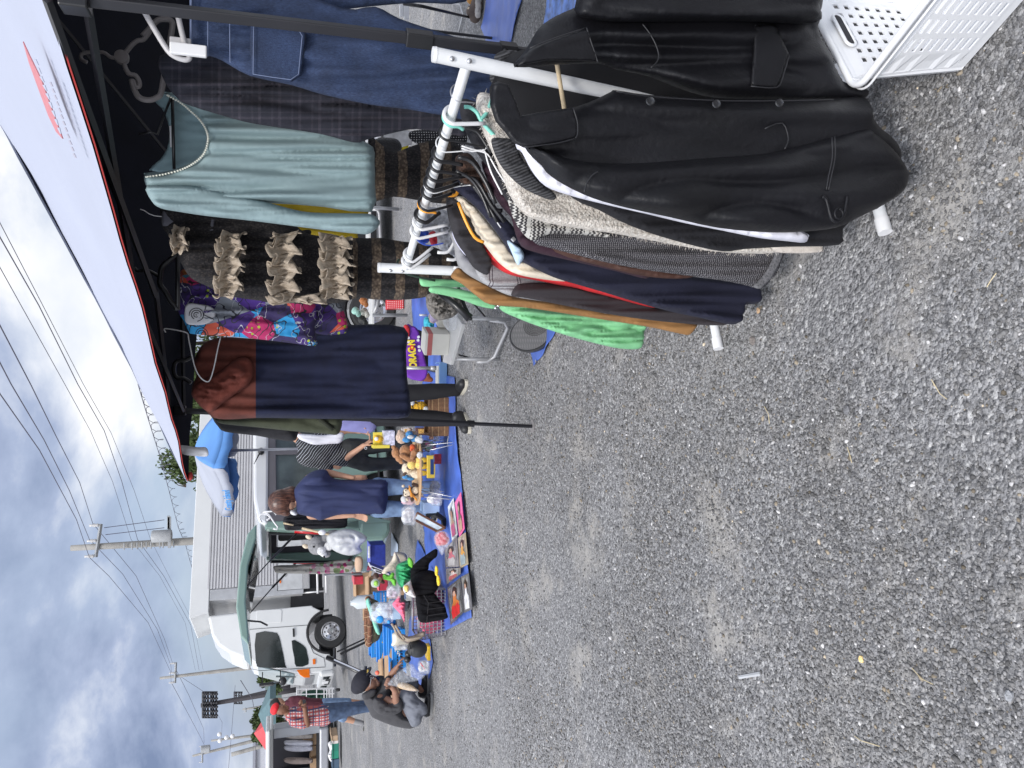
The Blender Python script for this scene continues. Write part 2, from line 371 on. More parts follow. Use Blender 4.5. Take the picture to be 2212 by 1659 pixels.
# loose stones: one mesh of many small chips
def gravel():
    rng = np.random.default_rng(5)
    t_ = (1+5**.5)/2
    ico = np.array([(-1, t_, 0), (1, t_, 0), (-1, -t_, 0), (1, -t_, 0), (0, -1, t_), (0, 1, t_), (0, -1, -t_), (0, 1, -t_), (t_, 0, -1), (t_, 0, 1), (-t_, 0, -1), (-t_, 0, 1)])/1.9
    tri = np.array([(0, 11, 5), (0, 5, 1), (0, 1, 7), (0, 7, 10), (0, 10, 11), (1, 5, 9), (5, 11, 4), (11, 10, 2), (10, 7, 6), (7, 1, 8), (3, 9, 4), (3, 4, 2), (3, 2, 6), (3, 6, 8), (3, 8, 9), (4, 9, 5), (2, 4, 11), (6, 2, 10), (8, 6, 7), (9, 8, 1)])
    P_ = []; S_ = []
    def area(x0, x1, y0, y1, dens, smin, smax, pw):
        n = int((x1-x0)*(y1-y0)*dens)
        x = rng.uniform(x0, x1, n); y = rng.uniform(y0, y1, n)
        keep = (np.abs(x) < y*0.56+0.25)
        cl = np.array([noise.noise(Vector((a*1.5+4, b*1.5+2, 0.3))) for a, b in zip(x, y)])
        keep &= rng.uniform(-.35, .5, n) > cl*1.1
        x, y = x[keep], y[keep]; s = smin + (smax-smin)*rng.random(len(x))**pw
        P_.append(np.stack([x, y], 1)); S_.append(s)
    area(-1.3, 1.3, 1.0, 2.1, 15000, .0022, .0078, 2.7)
    area(-1.7, 1.6, 2.1, 3.4, 8500, .0028, .0082, 2.7)
    area(-2.8, 1.8, 3.4, 5.5, 3600, .0034, .0090, 2.6)
    area(-4.0, 2.5, 5.5, 9.0, 500, .004, .010, 2.5)
    area(-2.0, 1.4, 1.05, 4.5, 60, .007, .013, 2.5)
    p = np.concatenate(P_); s = np.concatenate(S_); n = len(p)
    a = rng.uniform(0, 6.28, n); ca, sa = np.cos(a), np.sin(a)
    V = ico[None]*rng.uniform(0.72, 1.28, (n, 12, 1))
    V = V*np.stack([rng.uniform(.8, 1.5, n), rng.uniform(.6, 1.0, n), rng.uniform(.4, .8, n)], 1)[:, None]
    tl = rng.uniform(-.5, .5, n); ct, st = np.cos(tl)[:, None], np.sin(tl)[:, None]
    X, Yv, Z = V[..., 0], V[..., 1], V[..., 2]
    X, Z = X*ct-Z*st, X*st+Z*ct
    X, Yv = X*ca[:, None]-Yv*sa[:, None], X*sa[:, None]+Yv*ca[:, None]
    V = np.stack([X, Yv, Z], 2)*s[:, None, None]
    V[..., 0] += p[:, None, 0]; V[..., 1] += p[:, None, 1]; V[..., 2] += (s*0.22)[:, None]
    me = bpy.data.meshes.new('gravel')
    me.vertices.add(n*12); me.vertices.foreach_set('co', V.ravel())
    T = (tri[None]+np.arange(n)[:, None, None]*12).reshape(-1)
    me.loops.add(len(T)); me.loops.foreach_set('vertex_index', T)
    me.polygons.add(len(T)//3); me.polygons.foreach_set('loop_start', np.arange(0, len(T), 3))
    me.update()
    br = rng.random(n); val = np.where(br < .975, 0.085+0.21*rng.random(n)**1.2, 0.38+0.24*rng.random(n))
    tint = rng.random(n); val = val*1.0; col = np.stack([val*1.02, val*1.0, val*1.0, np.ones(n)], 1)
    wm = tint > .955; col[wm, 0] *= 1.16; col[wm, 2] *= .76
    ca_ = me.color_attributes.new('Col', 'FLOAT_COLOR', 'POINT'); ca_.data.foreach_set('color', np.repeat(col, 12, 0).ravel())
    m = bpy.data.materials.new('stone chips'); m.use_nodes = True; t = m.node_tree; b = t.nodes['Principled BSDF']
    at_ = t.nodes.new('ShaderNodeAttribute'); at_.attribute_name = 'Col'
    nn = t.nodes.new('ShaderNodeTexNoise'); nn.inputs['Scale'].default_value = 260; tcn = t.nodes.new('ShaderNodeTexCoord'); t.links.new(tcn.outputs['Object'], nn.inputs[0])
    t.links.new(mixc(t, 1.0, at_.outputs[0], ramp(t, nn.outputs[0], [(0.3, .78), (.7, 1.2)]), 'MULTIPLY'), b.inputs['Base Color'])
    b.inputs['Roughness'].default_value = 0.8; b.inputs['Specular IOR Level'].default_value = 0.3
    o = bpy.data.objects.new('gravel', me); COL.objects.link(o); me.materials.append(m)
    tag(o, 'loose grey gravel chips spread over the ground', 'gravel', kind='stuff')
gravel()
# a few bigger loose stones and litter one can point at
def stone(x, y, r, col, label, seed):
    rg = random.Random(seed); p = gr(x, y); b = MB(); me_r = []
    b.ell(p+Vector((0, 0, r*.35)), (r, r*.75, r*.5), n=8, m=5)
    b.v = [tuple(Vector(v)+Vector((rg.uniform(-1, 1), rg.uniform(-1, 1), rg.uniform(-1, 1)))*r*.14) for v in b.v]
    tag(b.build('stone', M('stone %d' % seed, col, 0.85, var=0.3, vs=60, bump=.4, bs=200)), label, 'stone', 'larger stones on the gravel')
stone(1640, 671, .011, (.62, .42, .26), 'pale orange stone on the gravel, the one nearest the rack feet', 1)
stone(1863, 1424, .011, (.75, .55, .25), 'yellow and orange speckled stone lying alone on open gravel', 2)
stone(1628, 736, .016, (.17, .15, .14), 'dark brown stone beside the white foot of the clothes rack', 3)
stone(1944, 553, .011, (.28, .28, .28), 'grey angular stone right of the near rack foot', 4)
stone(1832, 886, .016, (.16, .16, .17), 'largest dark grey stone in the middle of the open gravel', 5)
stone(2183, 1502, .014, (.33, .34, .36), 'light grey flat stone in the lower corner of the gravel', 6)
b = MB(); p0, p1 = gr(1598, 1463), gr(1645, 1455); b.tube([p0+Vector((0, 0, .004)), p1+Vector((0, 0, .006))], [.006, .007], n=4, flat=.4)
tag(b.build('metal_scrap', M('scrap', (.45, .46, .48), .45, .3)), 'thin grey strip of scrap lying on open gravel', 'scrap')
for i, pts in enumerate([[(2012, 820), (2030, 850), (2045, 862)], [(1651, 878), (1660, 895), (1662, 915)], [(1970, 2832/2+27), (1990, 1466), (2015, 1478)], [(1846, 1590), (1860, 1600), (1900, 1612)], [(2132, 620), (2140, 606), (2152, 590)], [(1830, 966), (1835, 980), (1840, 1000)]]):
    b = MB(); b.tube([gr(x, y, .006+.004*j) for j, (x, y) in enumerate(pts)], .0012, n=5)
    tag(b.build('straw', M('dry straw', (.62, .52, .33), .8)), 'dry straw stalk lying on the gravel', 'straw', 'dry stalks on the gravel')
# ---------------------------------------------------------------- pattern helpers for cloth
def sepuv(t, uv):
    s = t.nodes.new('ShaderNodeSeparateXYZ'); t.links.new(uv, s.inputs[0]); return s.outputs[0], s.outputs[1]
def band(t, v, period, width, off=0.0):
    """1 inside a stripe of `width` (fraction) every `period`"""
    f = mth(t, 'FRACT', mth(t, 'ADD', mth(t, 'DIVIDE', v, period), off))
    return mth(t, 'LESS_THAN', f, width)
def nz(t, v, s, d=4, r=.55, sc=(1, 1, 1)):
    mp = t.nodes.new('ShaderNodeMapping'); mp.inputs['Scale'].default_value = sc; t.links.new(v, mp.inputs[0])
    n = t.nodes.new('ShaderNodeTexNoise'); n.inputs['Scale'].default_value = s; n.inputs['Detail'].default_value = d; n.inputs['Roughness'].default_value = r
    t.links.new(mp.outputs[0], n.inputs[0]); return n.outputs[0]
def vor(t, v, s, sc=(1, 1, 1), out='Distance', rnd=1.0):
    mp = t.nodes.new('ShaderNodeMapping'); mp.inputs['Scale'].default_value = sc; t.links.new(v, mp.inputs[0])
    n = t.nodes.new('ShaderNodeTexVoronoi'); n.inputs['Scale'].default_value = s; n.inputs['Randomness'].default_value = rnd
    t.links.new(mp.outputs[0], n.inputs[0]); return n.outputs[out]
def f_denim(t, uv, ob):
    a = nz(t, ob, 420, 2, .7, (1, 1, .25)); b = nz(t, ob, 14, 6)
    c = ramp(t, a, [(.3, (.010, .020, .056)), (.7, (.032, .054, .120))])
    return mixc(t, 1.0, c, ramp(t, b, [(.3, .75), (.7, 1.3)]), 'MULTIPLY')
def f_darkplaid(t, uv, ob):
    x, y = sepuv(t, uv); w_ = nz(t, ob, 160, 3)
    c = (.013, .014, .024)
    m1 = mth(t, 'MULTIPLY', band(t, y, .062, .14), .5); m2 = mth(t, 'MULTIPLY', band(t, y, .062, .10, .35), .35)
    m3 = mth(t, 'MULTIPLY', band(t, x, .052, .16), .5); m4 = mth(t, 'MULTIPLY', band(t, x, .052, .08, .3), .35)
    s = mth(t, 'ADD', mth(t, 'ADD', m1, m2), mth(t, 'ADD', m3, m4), True)
    return mixc(t, mth(t, 'MULTIPLY', s, w_), c, (.075, .065, .085))
def f_knitbands(t, uv, ob):
    x, y = sepuv(t, uv)
    v = vor(t, uv, 150, (1, .6, 1)); c = ramp(t, v, [(.0, (.042, .036, .034)), (.6, (.008, .007, .009))])
    b = mth(t, 'MULTIPLY', band(t, mth(t, 'ADD', y, mth(t, 'MULTIPLY', nz(t, uv, 30, 2), .012)), .092, .40, -.02), mth(t, 'GREATER_THAN', y, 760*3.05/F))
    l = ramp(t, vor(t, uv, 95), [(0, (.20, .15, .105)), (.7, (.055, .038, .028))])
    return mixc(t, b, c, l)
def f_print(t, uv, ob):
    v = vor(t, uv, 12, (1, .7, 1), 'Color'); s = t.nodes.new('ShaderNodeSeparateColor'); t.links.new(v, s.inputs[0])
    c = ramp(t, s.outputs[0], [(0, (.05, .02, .16)), (.18, (.02, .26, .55)), (.34, (.42, .02, .12)), (.46, (.03, .02, .09)), (.56, (.22, .24, .28)), (.68, (.08, .03, .26)), (.80, (.55, .09, .05)), (.90, (.02, .14, .22))], 'CONSTANT')
    # wavy drawn lines and dots
    d = nz(t, uv, 11, 2); lines = mth(t, 'LESS_THAN', mth(t, 'ABSOLUTE', mth(t, 'SUBTRACT', d, .56)), .007)
    c = mixc(t, lines, c, (.45, .45, .5))
    d3 = nz(t, uv, 16, 1); l3 = mth(t, 'LESS_THAN', mth(t, 'ABSOLUTE', mth(t, 'SUBTRACT', d3, .45)), .018); c = mixc(t, l3, c, (.02, .02, .03))
    rgn = mth(t, 'GREATER_THAN', nz(t, uv, 7, 1), .53)
    dots = mth(t, 'MULTIPLY', mth(t, 'LESS_THAN', vor(t, uv, 34, rnd=.25), .24), mth(t, 'GREATER_THAN', nz(t, uv, 7, 1), .60))
    c = mixc(t, dots, c, (.33, .42, .03))
    big = vor(t, uv, 6.5, rnd=.9); c = mixc(t, mth(t, 'LESS_THAN', big, .10), c, (.45, .45, .48))
    ring = mth(t, 'MULTIPLY', mth(t, 'LESS_THAN', big, .24), band(t, big, .05, .45)); ring = mth(t, 'MULTIPLY', ring, mth(t, 'GREATER_THAN', big, .12))
    return mixc(t, ring, c, (.015, .015, .03))
def f_rustnavy(t, uv, ob):
    x, y = sepuv(t, uv); k = mth(t, 'LESS_THAN', y, 553*4.2/F); n_ = nz(t, ob, 10, 5)
    a = ramp(t, n_, [(.3, (.003, .005, .024)), (.7, (.006, .010, .040))]); b = ramp(t, n_, [(.3, (.085, .020, .013)), (.7, (.145, .036, .024))])
    return mixc(t, k, a, b)
def f_tweed(t, uv, ob):
    d = vor(t, uv, 190, rnd=.15); return mixc(t, mth(t, 'LESS_THAN', d, .30), (.022, .020, .026), (.25, .245, .26))
def f_geo(t, uv, ob):
    x, y = sepuv(t, uv); z = mth(t, 'ADD', y, mth(t, 'MULTIPLY', mth(t, 'PINGPONG', x, .004), 1.2))
    return mixc(t, mth(t, 'ADD', band(t, z, .011, .4), band(t, y, .05, .2), True), (.035, .032, .035), (.50, .49, .46))
def f_rib(t, uv, ob):
    x, y = sepuv(t, uv); f = mth(t, 'PINGPONG', mth(t, 'ADD', x, mth(t, 'MULTIPLY', y, .45)), .004)
    return ramp(t, mth(t, 'DIVIDE', f, .004), [(.2, (.012, .012, .014)), (.9, (.07, .07, .075))])
def f_greyplaid(t, uv, ob):
    x, y = sepuv(t, uv); n_ = nz(t, ob, 200, 3)
    c = ramp(t, n_, [(.3, (.24, .24, .25)), (.7, (.40, .40, .41))])
    l = mth(t, 'ADD', mth(t, 'ADD', band(t, x, .075, .035), band(t, x, .075, .035, .12)), mth(t, 'ADD', band(t, y, .085, .03), band(t, y, .085, .03, .1)), True)
    return mixc(t, l, c, (.035, .015, .03))
def f_ruffle(t, uv, ob):
    return ramp(t, nz(t, ob, 130, 4, .6, (1, 1, .2)), [(.3, (.29, .235, .18)), (.7, (.52, .44, .35))])
def f_fluffy(t, uv, ob):
    return ramp(t, nz(t, ob, 120, 4, .6), [(.3, (.46, .41, .36)), (.5, (.70, .65, .59)), (.7, (.82, .79, .73))])
mdenim = M('denim', (0, 0, 0), .85, fn=f_denim, var=.1, bump=.25, bs=350)
mplaid = M('dark plaid', (0, 0, 0), .9, fn=f_darkplaid, var=.15, bump=.2, bs=300)
mmint = M('mint jersey', (.225, .31, .325), .75, var=.05, vs=3, bump=.06, bs=400)
mknit = M('banded knit', (0, 0, 0), .95, fn=f_knitbands, var=.1, bump=.6, bs=170)
mprint = M('printed cotton', (0, 0, 0), .8, fn=f_print, var=.15)
mrust = M('rust and navy fleece', (0, 0, 0), .9, fn=f_rustnavy, var=.1, bump=.2, bs=300)
mtweed = M('dotted tweed', (0, 0, 0), .9, fn=f_tweed, var=.2, bump=.3, bs=300)
mgeo = M('geometric knit', (0, 0, 0), .9, fn=f_geo, var=.15, bump=.3, bs=300)
mrib = M('grey rib knit', (0, 0, 0), .9, fn=f_rib, var=.1, bump=.3, bs=200)
mgplaid = M('grey check', (0, 0, 0), .85, fn=f_greyplaid, var=.05, bump=.2, bs=300)
mruff = M('cream gauze ruffle', (0, 0, 0), .9, fn=f_ruffle, var=.2)
mfluf = M('cream boucle', (0, 0, 0), .95, fn=f_fluffy, var=.15, bump=1.0, bs=130)
def cloth(name, c, rough=.85, **k):
    k.setdefault('var', .12); k.setdefault('vs', 8); k.setdefault('bump', .25); k.setdefault('bs', 260)
    return M(name, c, rough, **k)
mblack = M('black steel', (.012, .012, .016), .42, var=.2, spec=.5)
mbp = M('black plastic', (.012, .012, .014), .3, var=.1, spec=.5)
mgreyp = M('grey plastic', (.20, .19, .19), .45, var=.1)
mwp = M('white plastic', (.72, .72, .73), .35, var=.03)
mwhite = M('white painted steel', (.74, .75, .76), .3, var=.04, vs=20)
msilver = M('brushed steel', (.55, .55, .57), .3, .9, var=.08)

# ---------------------------------------------------------------- canopy tent
A_ = Vector((.872, 1.95, 0)); B_ = Vector((-.19, 4.76, 0)); U_ = (B_-A_).normalized(); SL = (B_-A_).length
W_ = Vector((U_.y, -U_.x, 0)); 
tent = empty('canopy_tent', (A_+B_)/2+W_*1.5, 'white pop-up canopy with a red hem and black lining over the clothes stall', 'canopy')
mroof = M('white polyester roof', (.35, .375, .46), .6, var=.03, vs=2, bump=.08, bs=30)
mlin = M('black coated lining', (.0065, .008, .016), .8, var=.2, vs=5, bump=.1, bs=40, spec=.2)
mred = M('red trim', (.40, .035, .03), .7, var=.05)
E0 = at(403, 1040, 4.70); E1p = at(99, -6, 1.95); ed = (E1p-E0); E1 = E0+ed*(1.16)          # left eave far -> near
E1.z = E1p.z+.01
E2 = E0 + W_*3.45; E3 = E1 + W_*3.45
ctr = (A_+B_)/2+W_*1.5; PK = Vector((ctr.x+.02, ctr.y, 3.10))
def roofface(p, q, pk, inner, n=26, m=26, wr=0.0, mat=0):
    rows = []; uvs = []
    nrm = (q-p).cross(pk-p).normalized()
    if nrm.z < 0: nrm = -nrm
    for i in range(n+1):
        v = i/n; a = p.lerp(pk, v); b = q.lerp(pk, v); row = []
        for j in range(m+1):
            u = j/m; pt = a.lerp(b, u)
            sag = -.05*math.sin(math.pi*u)*(1-v)*math.sin(math.pi*min(1, v*1.2+.12)) - .035*math.sin(math.pi*v)
            # hem droops a little, creases run beside the hip seams
            e = min(u, 1-u)*(1-v)*3.4
            cre = .010*math.sin(e*95)*math.exp(-e*16) + .012*noise.noise(Vector((u*(1-v)*9, v*7, wr*5)))
            cre += .02*math.exp(-((u-.93)/.05)**2)*noise.noise(Vector((u*60, v*4, 1)))*(1-v)
            row.append(pt + nrm*(sag + cre - inner)); uvs.append((u, v))
        rows.append(row)
    return rows, uvs
b = MB()
for k, (p, q) in enumerate(((E0, E1), (E1, E3), (E3, E2), (E2, E0))):
    r_, uv_ = roofface(p, q, PK, 0, wr=k); b.m = 0; b.sheet(uv_, r_)
b.build('roof_cover', mroof, tent, True)
b = MB()
for k, (p, q) in enumerate(((E0, E1), (E1, E3), (E3, E2), (E2, E0))):
    r_, uv_ = roofface(p, q, PK, .012, wr=k); b.sheet(uv_, r_)
b.build('roof_lining', mlin, tent, True)
b = MB()
for p, q in ((E0, E1), (E1, E3), (E3, E2), (E2, E0)):
    r_, _ = roofface(p, q, PK, .006); hem = r_[0]
    b.sheet([(0, 0)]*(2*len(hem)), [[v+Vector((0, 0, .001)) for v in hem], [v-Vector((0, 0, .003)) for v in hem]])
hr = b.build('hem', mred, tent); s_ = hr.modifiers.new('s', 'SOLIDIFY'); s_.thickness = .003; s_.offset = 0
# hanging corner pocket of the tip
b = MB(); tip = E0; b.ell(tip+Vector((.03, 0, -.02)), (.025, .015, .014)); b.build('corner_pocket', mred, tent, True)
# printed badge (worn, unreadable lettering) on the left slope
nl = (E1-E0).cross(PK-E0).normalized(); nl = nl if nl.z > 0 else -nl
def onroof(x, y, lift=.012):
    d = ray(x, y); q = E0 + nl*lift; t_ = (q-CAM).dot(nl)/d.dot(nl); return CAM+d*t_
mlogo = M('faded red print', (.46, .17, .19), .7, var=.1, vs=60)
b = MB(); b.prism([onroof(x, y) for x, y in [(49, 90), (62, 118), (90, 175), (110, 232), (135, 300), (121, 285), (104, 250), (80, 185), (62, 135)]], -nl*.003)
b.build('badge', mlogo, tent)
b = MB()
for i in range(9):
    x, y = 72+i*6.4, 128+i*18.5
    b.prism([onroof(x, y, .016), onroof(x+9-i*.3, y+13, .016), onroof(x+11-i*.3, y+13, .016), onroof(x+5, y, .016)], -nl*.002)
b.build('badge_lettering', mroof, tent)
b = MB()
for i in range(12):
    x, y = 106+i*4.6, 178+i*14
    b.prism([onroof(x, y, .014), onroof(x+5, y+9, .014), onroof(x+8, y+9, .014), onroof(x+3, y-1, .014)], -nl*.002)
b.build('lettering', M('grey print', (.33, .32, .38), .7), tent)
# legs, feet, truss
def leg(p0, p1, cut):
    b = MB(); q = p0.lerp(p1, cut); b.tube([p0, q], .0175, n=4); o = b.build('leg', mblack, tent, bevel=.003)
    b = MB(); b.tube([q, p1], .0125, n=4); b.build('inner_tube', mblack, o, bevel=.002)
    b = MB(); b.tube([p0.lerp(p1, cut-.01), p0.lerp(p1, cut+.012)], .021, n=4); b.ell(q+Vector((-.012, -.018, .012)), .005); b.build('lock_collar', mbp, o)
    b = MB(); b.tube([p1+Vector((0, 0, .001)), p1+Vector((0, 0, .006))], .045, n=20); b.build('foot_plate', mgreyp, o)
    return o
tA = Vector((.872, 1.955, 2.04)); bA = Vector((.90, 1.95, .0)); tB = Vector((-.150, 4.70, 2.13)); bB = gr(1151, 921)
leg(tA, bA, .50); leg(tB, bB, .80)
tC = tA+W_*3; tD = tB+W_*3
leg(tC, tC-Vector((-.03, 0, 2.14)), .6); leg(tD, tD-Vector((-.03, 0, 2.16)), .7)
q = tA.lerp(bA, .385); b = MB(); b.tube([q+Vector((0, 0, .035)), q-Vector((0, 0, .035))], .026, n=4); b.build('lock_collar', mbp, tent, bevel=.003)
for p, q in ((tA, tB), (tC, tD), (tA, tC), (tB, tD)):
    for s0, s1 in ((0, .5), (.5, 1)):
        for z0, z1, o_ in ((.0, .075, .012), (.075, .0, -.012)):
            n_ = (q-p).cross(Vector((0, 0, 1))).normalized()*o_
            b = MB(); b.tube([p.lerp(q, s0)+Vector((0, 0, z0-.02))+n_, p.lerp(q, s1)+Vector((0, 0, z1-.02))+n_], .011, n=4); b.build('truss_bar', mblack, tent)
for p in (tA, tB, tC, tD): b = MB(); b.box(p, (.055, .055, .06)); b.build('corner_bracket', mbp, tent, bevel=.004)
mid = lambda a, c: (a+c)/2
for p in (mid(tA, tB), mid(tC, tD), mid(tA, tC), mid(tB, tD)):
    b = MB(); b.tube([p-Vector((0, 0, .02)), PK-Vector((0, 0, .45))], .010, n=4); b.build('truss_bar', mblack, tent)
b = MB(); b.tube([PK-Vector((0, 0, .52)), PK-Vector((0, 0, .03))], .02, n=8); b.build('centre_pole', mblack, tent)
# strap hanging from the eave
slab('tie_strap', [(380, 962), (383, 972), (398, 982), (420, 985), (447, 986), (450, 975), (444, 966), (430, 966), (412, 964), (398, 962)], 4.55, M('white strap', (.75, .75, .78), .7, var=.05), tent, th=.012, amp=.006, fx=.06, fy=.02)

# ---------------------------------------------------------------- clothes hung on the tent frame
G1 = 'clothes hung along the tent frame'
def thing0(name, x, y, Y, label, cat, group=None): return empty(name, at(x, y, Y), label, cat, group)
# denim overalls
t = thing0('denim_overalls', 412, 20, 2.12, 'wide blue denim overalls with a big patch pocket hanging behind the near tent leg', 'overalls', G1)
slab('trouser_leg', [(412, -60), (412, 0), (412, 60), (413, 114), (445, 119), (480, 131), (540, 164), (630, 184), (700, 205), (800, 226), (880, 236), (960, 250), (1045, 262), (1075, 215), (1104, 112), (1040, 95), (953, 70), (863, 40), (810, 14), (740, 18), (600, -40), (500, -70)], 2.12, mdenim, t, th=.035, amp=.022, fx=.03, fy=.004, g=7, seed=2)
slab('trouser_leg', [(560, -140), (553, -40), (600, 5), (660, 16), (720, 22), (800, 14), (900, 6), (1005, 4), (1040, -60), (1020, -140), (800, -160)], 2.2, mdenim, t, th=.035, amp=.015, seed=4, g=9)
slab('pocket', [(541, 44), (600, 50), (650, 60), (662, 72), (656, 120), (651, 162), (630, 177), (590, 170), (543, 162), (540, 100)], 2.076, mdenim, t, th=.004, edge=3, sm=1, g=5)
mst = M('pale stitching', (.16, .20, .32), .8)
b = MB()
for ln in ([(449, 30), (449, 122)], [(496, 36), (497, 135)], [(548, 50), (547, 160)], [(646, 66), (653, 78), (645, 160), (628, 172)], [(546, 160), (590, 167), (628, 172)]):
    b.tube([at(x, y, 2.066) for x, y in ln], .0011, n=4)
b.build('stitching', mst, t)
b = MB(); b.tube([at(412, y, 2.08) for y in (-30, 30, 80, 114)], .003, n=5); b.build('waist_seam', mst, t)
# its white clip hanger
t = thing0('clip_hanger', 305, 13, 2.08, 'thick white hanger with a white clip holding the denim overalls', 'clothes hanger', 'hangers on the tent frame')
b = MB(); b.tube([at(x, y, 2.07) for x, y in smooth_poly([(300, 5), (330, 57), (361, 107), (378, 122), (398, 129), (408, 127), (408, 119), (398, 90), (388, 50), (381, 18)], 4, False)], .0068, n=8); b.build('hanger_frame', mgreyp if 0 else M('offwhite plastic', (.42, .41, .42), .4), t, True)
b = MB(); b.box(at(407, 108, 2.055), (.028, .014, .085)); b.build('clip', mwp, t, bevel=.003)
b = MB(); b.box(at(390, 92, 2.08), (.022, .014, .05)); b.build('clip', M('offwhite plastic', (.5, .5, .5), .4), t, bevel=.003)
# grey folding hanger in front of the mint top
t = thing0('folding_hanger', 190, 114, 2.5, 'grey folding plastic hanger with a round hub hanging above the mint top', 'clothes hanger', 'hangers on the tent frame')
mgh = M('warm grey plastic', (.17, .155, .155), .45, var=.1)
for nm, pts, r in (('hook', [(188, 135), (176, 128), (176, 118), (190, 113), (222, 113), (240, 124), (262, 124)], .0055), ('arm', [(265, 128), (272, 150), (280, 160), (292, 163), (300, 175), (301, 186), (294, 187), (288, 174)], .007), ('arm', [(268, 118), (285, 97), (297, 88), (310, 85), (322, 70), (326, 62)], .007),
                   ('frame', [(284, 172), (292, 198), (303, 212), (322, 216), (338, 211), (348, 200), (356, 150), (364, 105), (372, 60), (371, 47), (362, 42), (345, 42), (335, 48), (322, 63), (308, 78)], .0085)):
    b = MB(); b.tube([at(x, y, 2.5) for x, y in smooth_poly(pts, 4, False)], r, n=8); b.build(nm, mgh, t, True)
b = MB(); b.lathe(at(263, 124, 2.5), [(.004, -.012), (.019, -.010), (.021, 0), (.019, .010), (.004, .012)], 20, Matrix.Rotation(R(90), 3, 'X')); b.build('hub', mgh, t, 40)
# dark plaid dress
t = thing0('plaid_dress', 395, 190, 2.4, 'dark navy plaid dress hanging between the denim overalls and the mint top', 'dress', G1)
slab('dress_body', [(345, 120), (355, 175), (385, 214), (410, 228), (495, 254), (553, 268), (690, 289), (765, 308), (795, 301), (850, 287), (900, 279), (965, 288), (1010, 290), (1010, 215), (960, 225), (880, 200), (700, 160), (540, 125), (440, 105)], 2.4, mplaid, t, th=.04, amp=.03, fx=.045, fy=.004, seed=6, g=6)
# mint top
t = thing0('mint_blouse', 345, 290, 2.62, 'mint long-sleeved top with a beaded neckline on a black hanger', 'blouse', G1)
YM = 2.62
neck = [(357, 203), (385, 217), (408, 236), (430, 258), (443, 283), (445, 305), (436, 330), (415, 349), (388, 362), (350, 372), (312, 377)]
slab('body', [(352, 198)]+neck[1:-1]+[(311, 374), (320, 410), (345, 436), (440, 441), (583, 439), (700, 447), (803, 458), (810, 400), (809, 350), (806, 318), (768, 299), (690, 278), (553, 256), (495, 242), (440, 222), (400, 205)], YM, mmint, t, th=.045, edge=26, amp=.022, fx=.045, fy=.0026, seed=8, g=5, fine=.0012, backth=.03, sm=2)
slab('sleeve', [(318, 400), (328, 435), (348, 450), (383, 457), (450, 467), (553, 478), (700, 497), (773, 505), (800, 504), (821, 483), (806, 464), (765, 461), (673, 459), (620, 449), (560, 432), (480, 415), (400, 398)], YM-.035, mmint, t, th=.035, edge=16, amp=.014, fx=.08, fy=.005, seed=9, g=4.5, fine=.001)
slab('back_neck', [(332, 215), (350, 235), (362, 262), (366, 290), (361, 320), (345, 345), (322, 368), (380, 372), (440, 350), (460, 300), (440, 255), (400, 222), (350, 200)], YM+.075, M('mint inside', (.22, .32, .35), .85, var=.1), t, th=.008, edge=10, g=6, amp=.01, fx=.06, sm=2)
slab('label_tag', [(365, 272), (367, 318), (372, 318), (371, 272)], YM+.06, mwp, t, th=.002, edge=2, sm=1, g=3)
b = MB()
for x, y in smooth_poly([(362, 206), (390, 222), (413, 241), (434, 262), (447, 285), (449, 306), (440, 333), (418, 353), (390, 367), (352, 377), (316, 382)], 6, False): 
    if True: b.ell(at(x, y, YM-.047), .0036, n=6, m=4)
b.build('bead_trim', M('pearl beads', (.75, .76, .66), .25, var=.1), t, True)
t = thing0('black_hanger', 373, 290, YM+.03, 'slim black hanger inside the neck of the mint top', 'clothes hanger', 'hangers on the tent frame')
b = MB(); b.tube([at(372, 205, YM+.03), at(376, 365, YM+.03)], .005, n=8); b.tube([at(x, y, YM+.03) for x, y in [(300, 290), (325, 285), (340, 290), (356, 245), (372, 205)]], .004, n=6); b.build('hanger_frame', mbp, t, True)
# ruffled knit dress
YR = 3.05
t = thing0('ruffled_dress', 360, 500, YR, 'long black and brown knitted dress with rows of cream gauze ruffles', 'dress', G1)
slab('dress_body', [(352, 440), (350, 487), (366, 510), (380, 534), (390, 566), (412, 600), (445, 617), (487, 635), (525, 645), (623, 655), (728, 655), (773, 643), (808, 647), (865, 648), (923, 641), (950, 628), (985, 600), (985, 560), (955, 541), (915, 527), (865, 521), (823, 514), (768, 514), (668, 506), (620, 470), (553, 440), (430, 425)], YR, mknit, t, th=.07, edge=45, amp=.02, fx=.05, fy=.004, seed=11, g=7, fine=.006)
slab('knit_panel', [(795, 290), (800, 360), (800, 432), (850, 425), (900, 432), (960, 440), (1000, 430), (1000, 330), (960, 300), (900, 312), (850, 328), (815, 305)], YR+.15, mknit, t, th=.05, amp=.015, seed=12, g=7, fine=.006)
slab('fur_hem', [(925, 628), (920, 650), (925, 672), (940, 690), (962, 690), (985, 680), (1000, 650), (975, 622)], YR-.02, M('grey fur', (.20, .185, .17), .95, var=.5, vs=80, bump=1, bs=150), t, th=.05, amp=.03, fx=.3, fy=.1, g=4)
slab('grey_collar', [(352, 455), (350, 485), (362, 488), (382, 480), (382, 455)], YR-.05, M('grey felt', (.10, .10, .12), .9), t, th=.01, g=5)
slab('grey_stripe', [(458, 460), (453, 498), (461, 498), (466, 462)], YR-.078, M('grey felt', (.2, .2, .2), .9), t, th=.004, sm=1, g=3)
rg = random.Random(3)
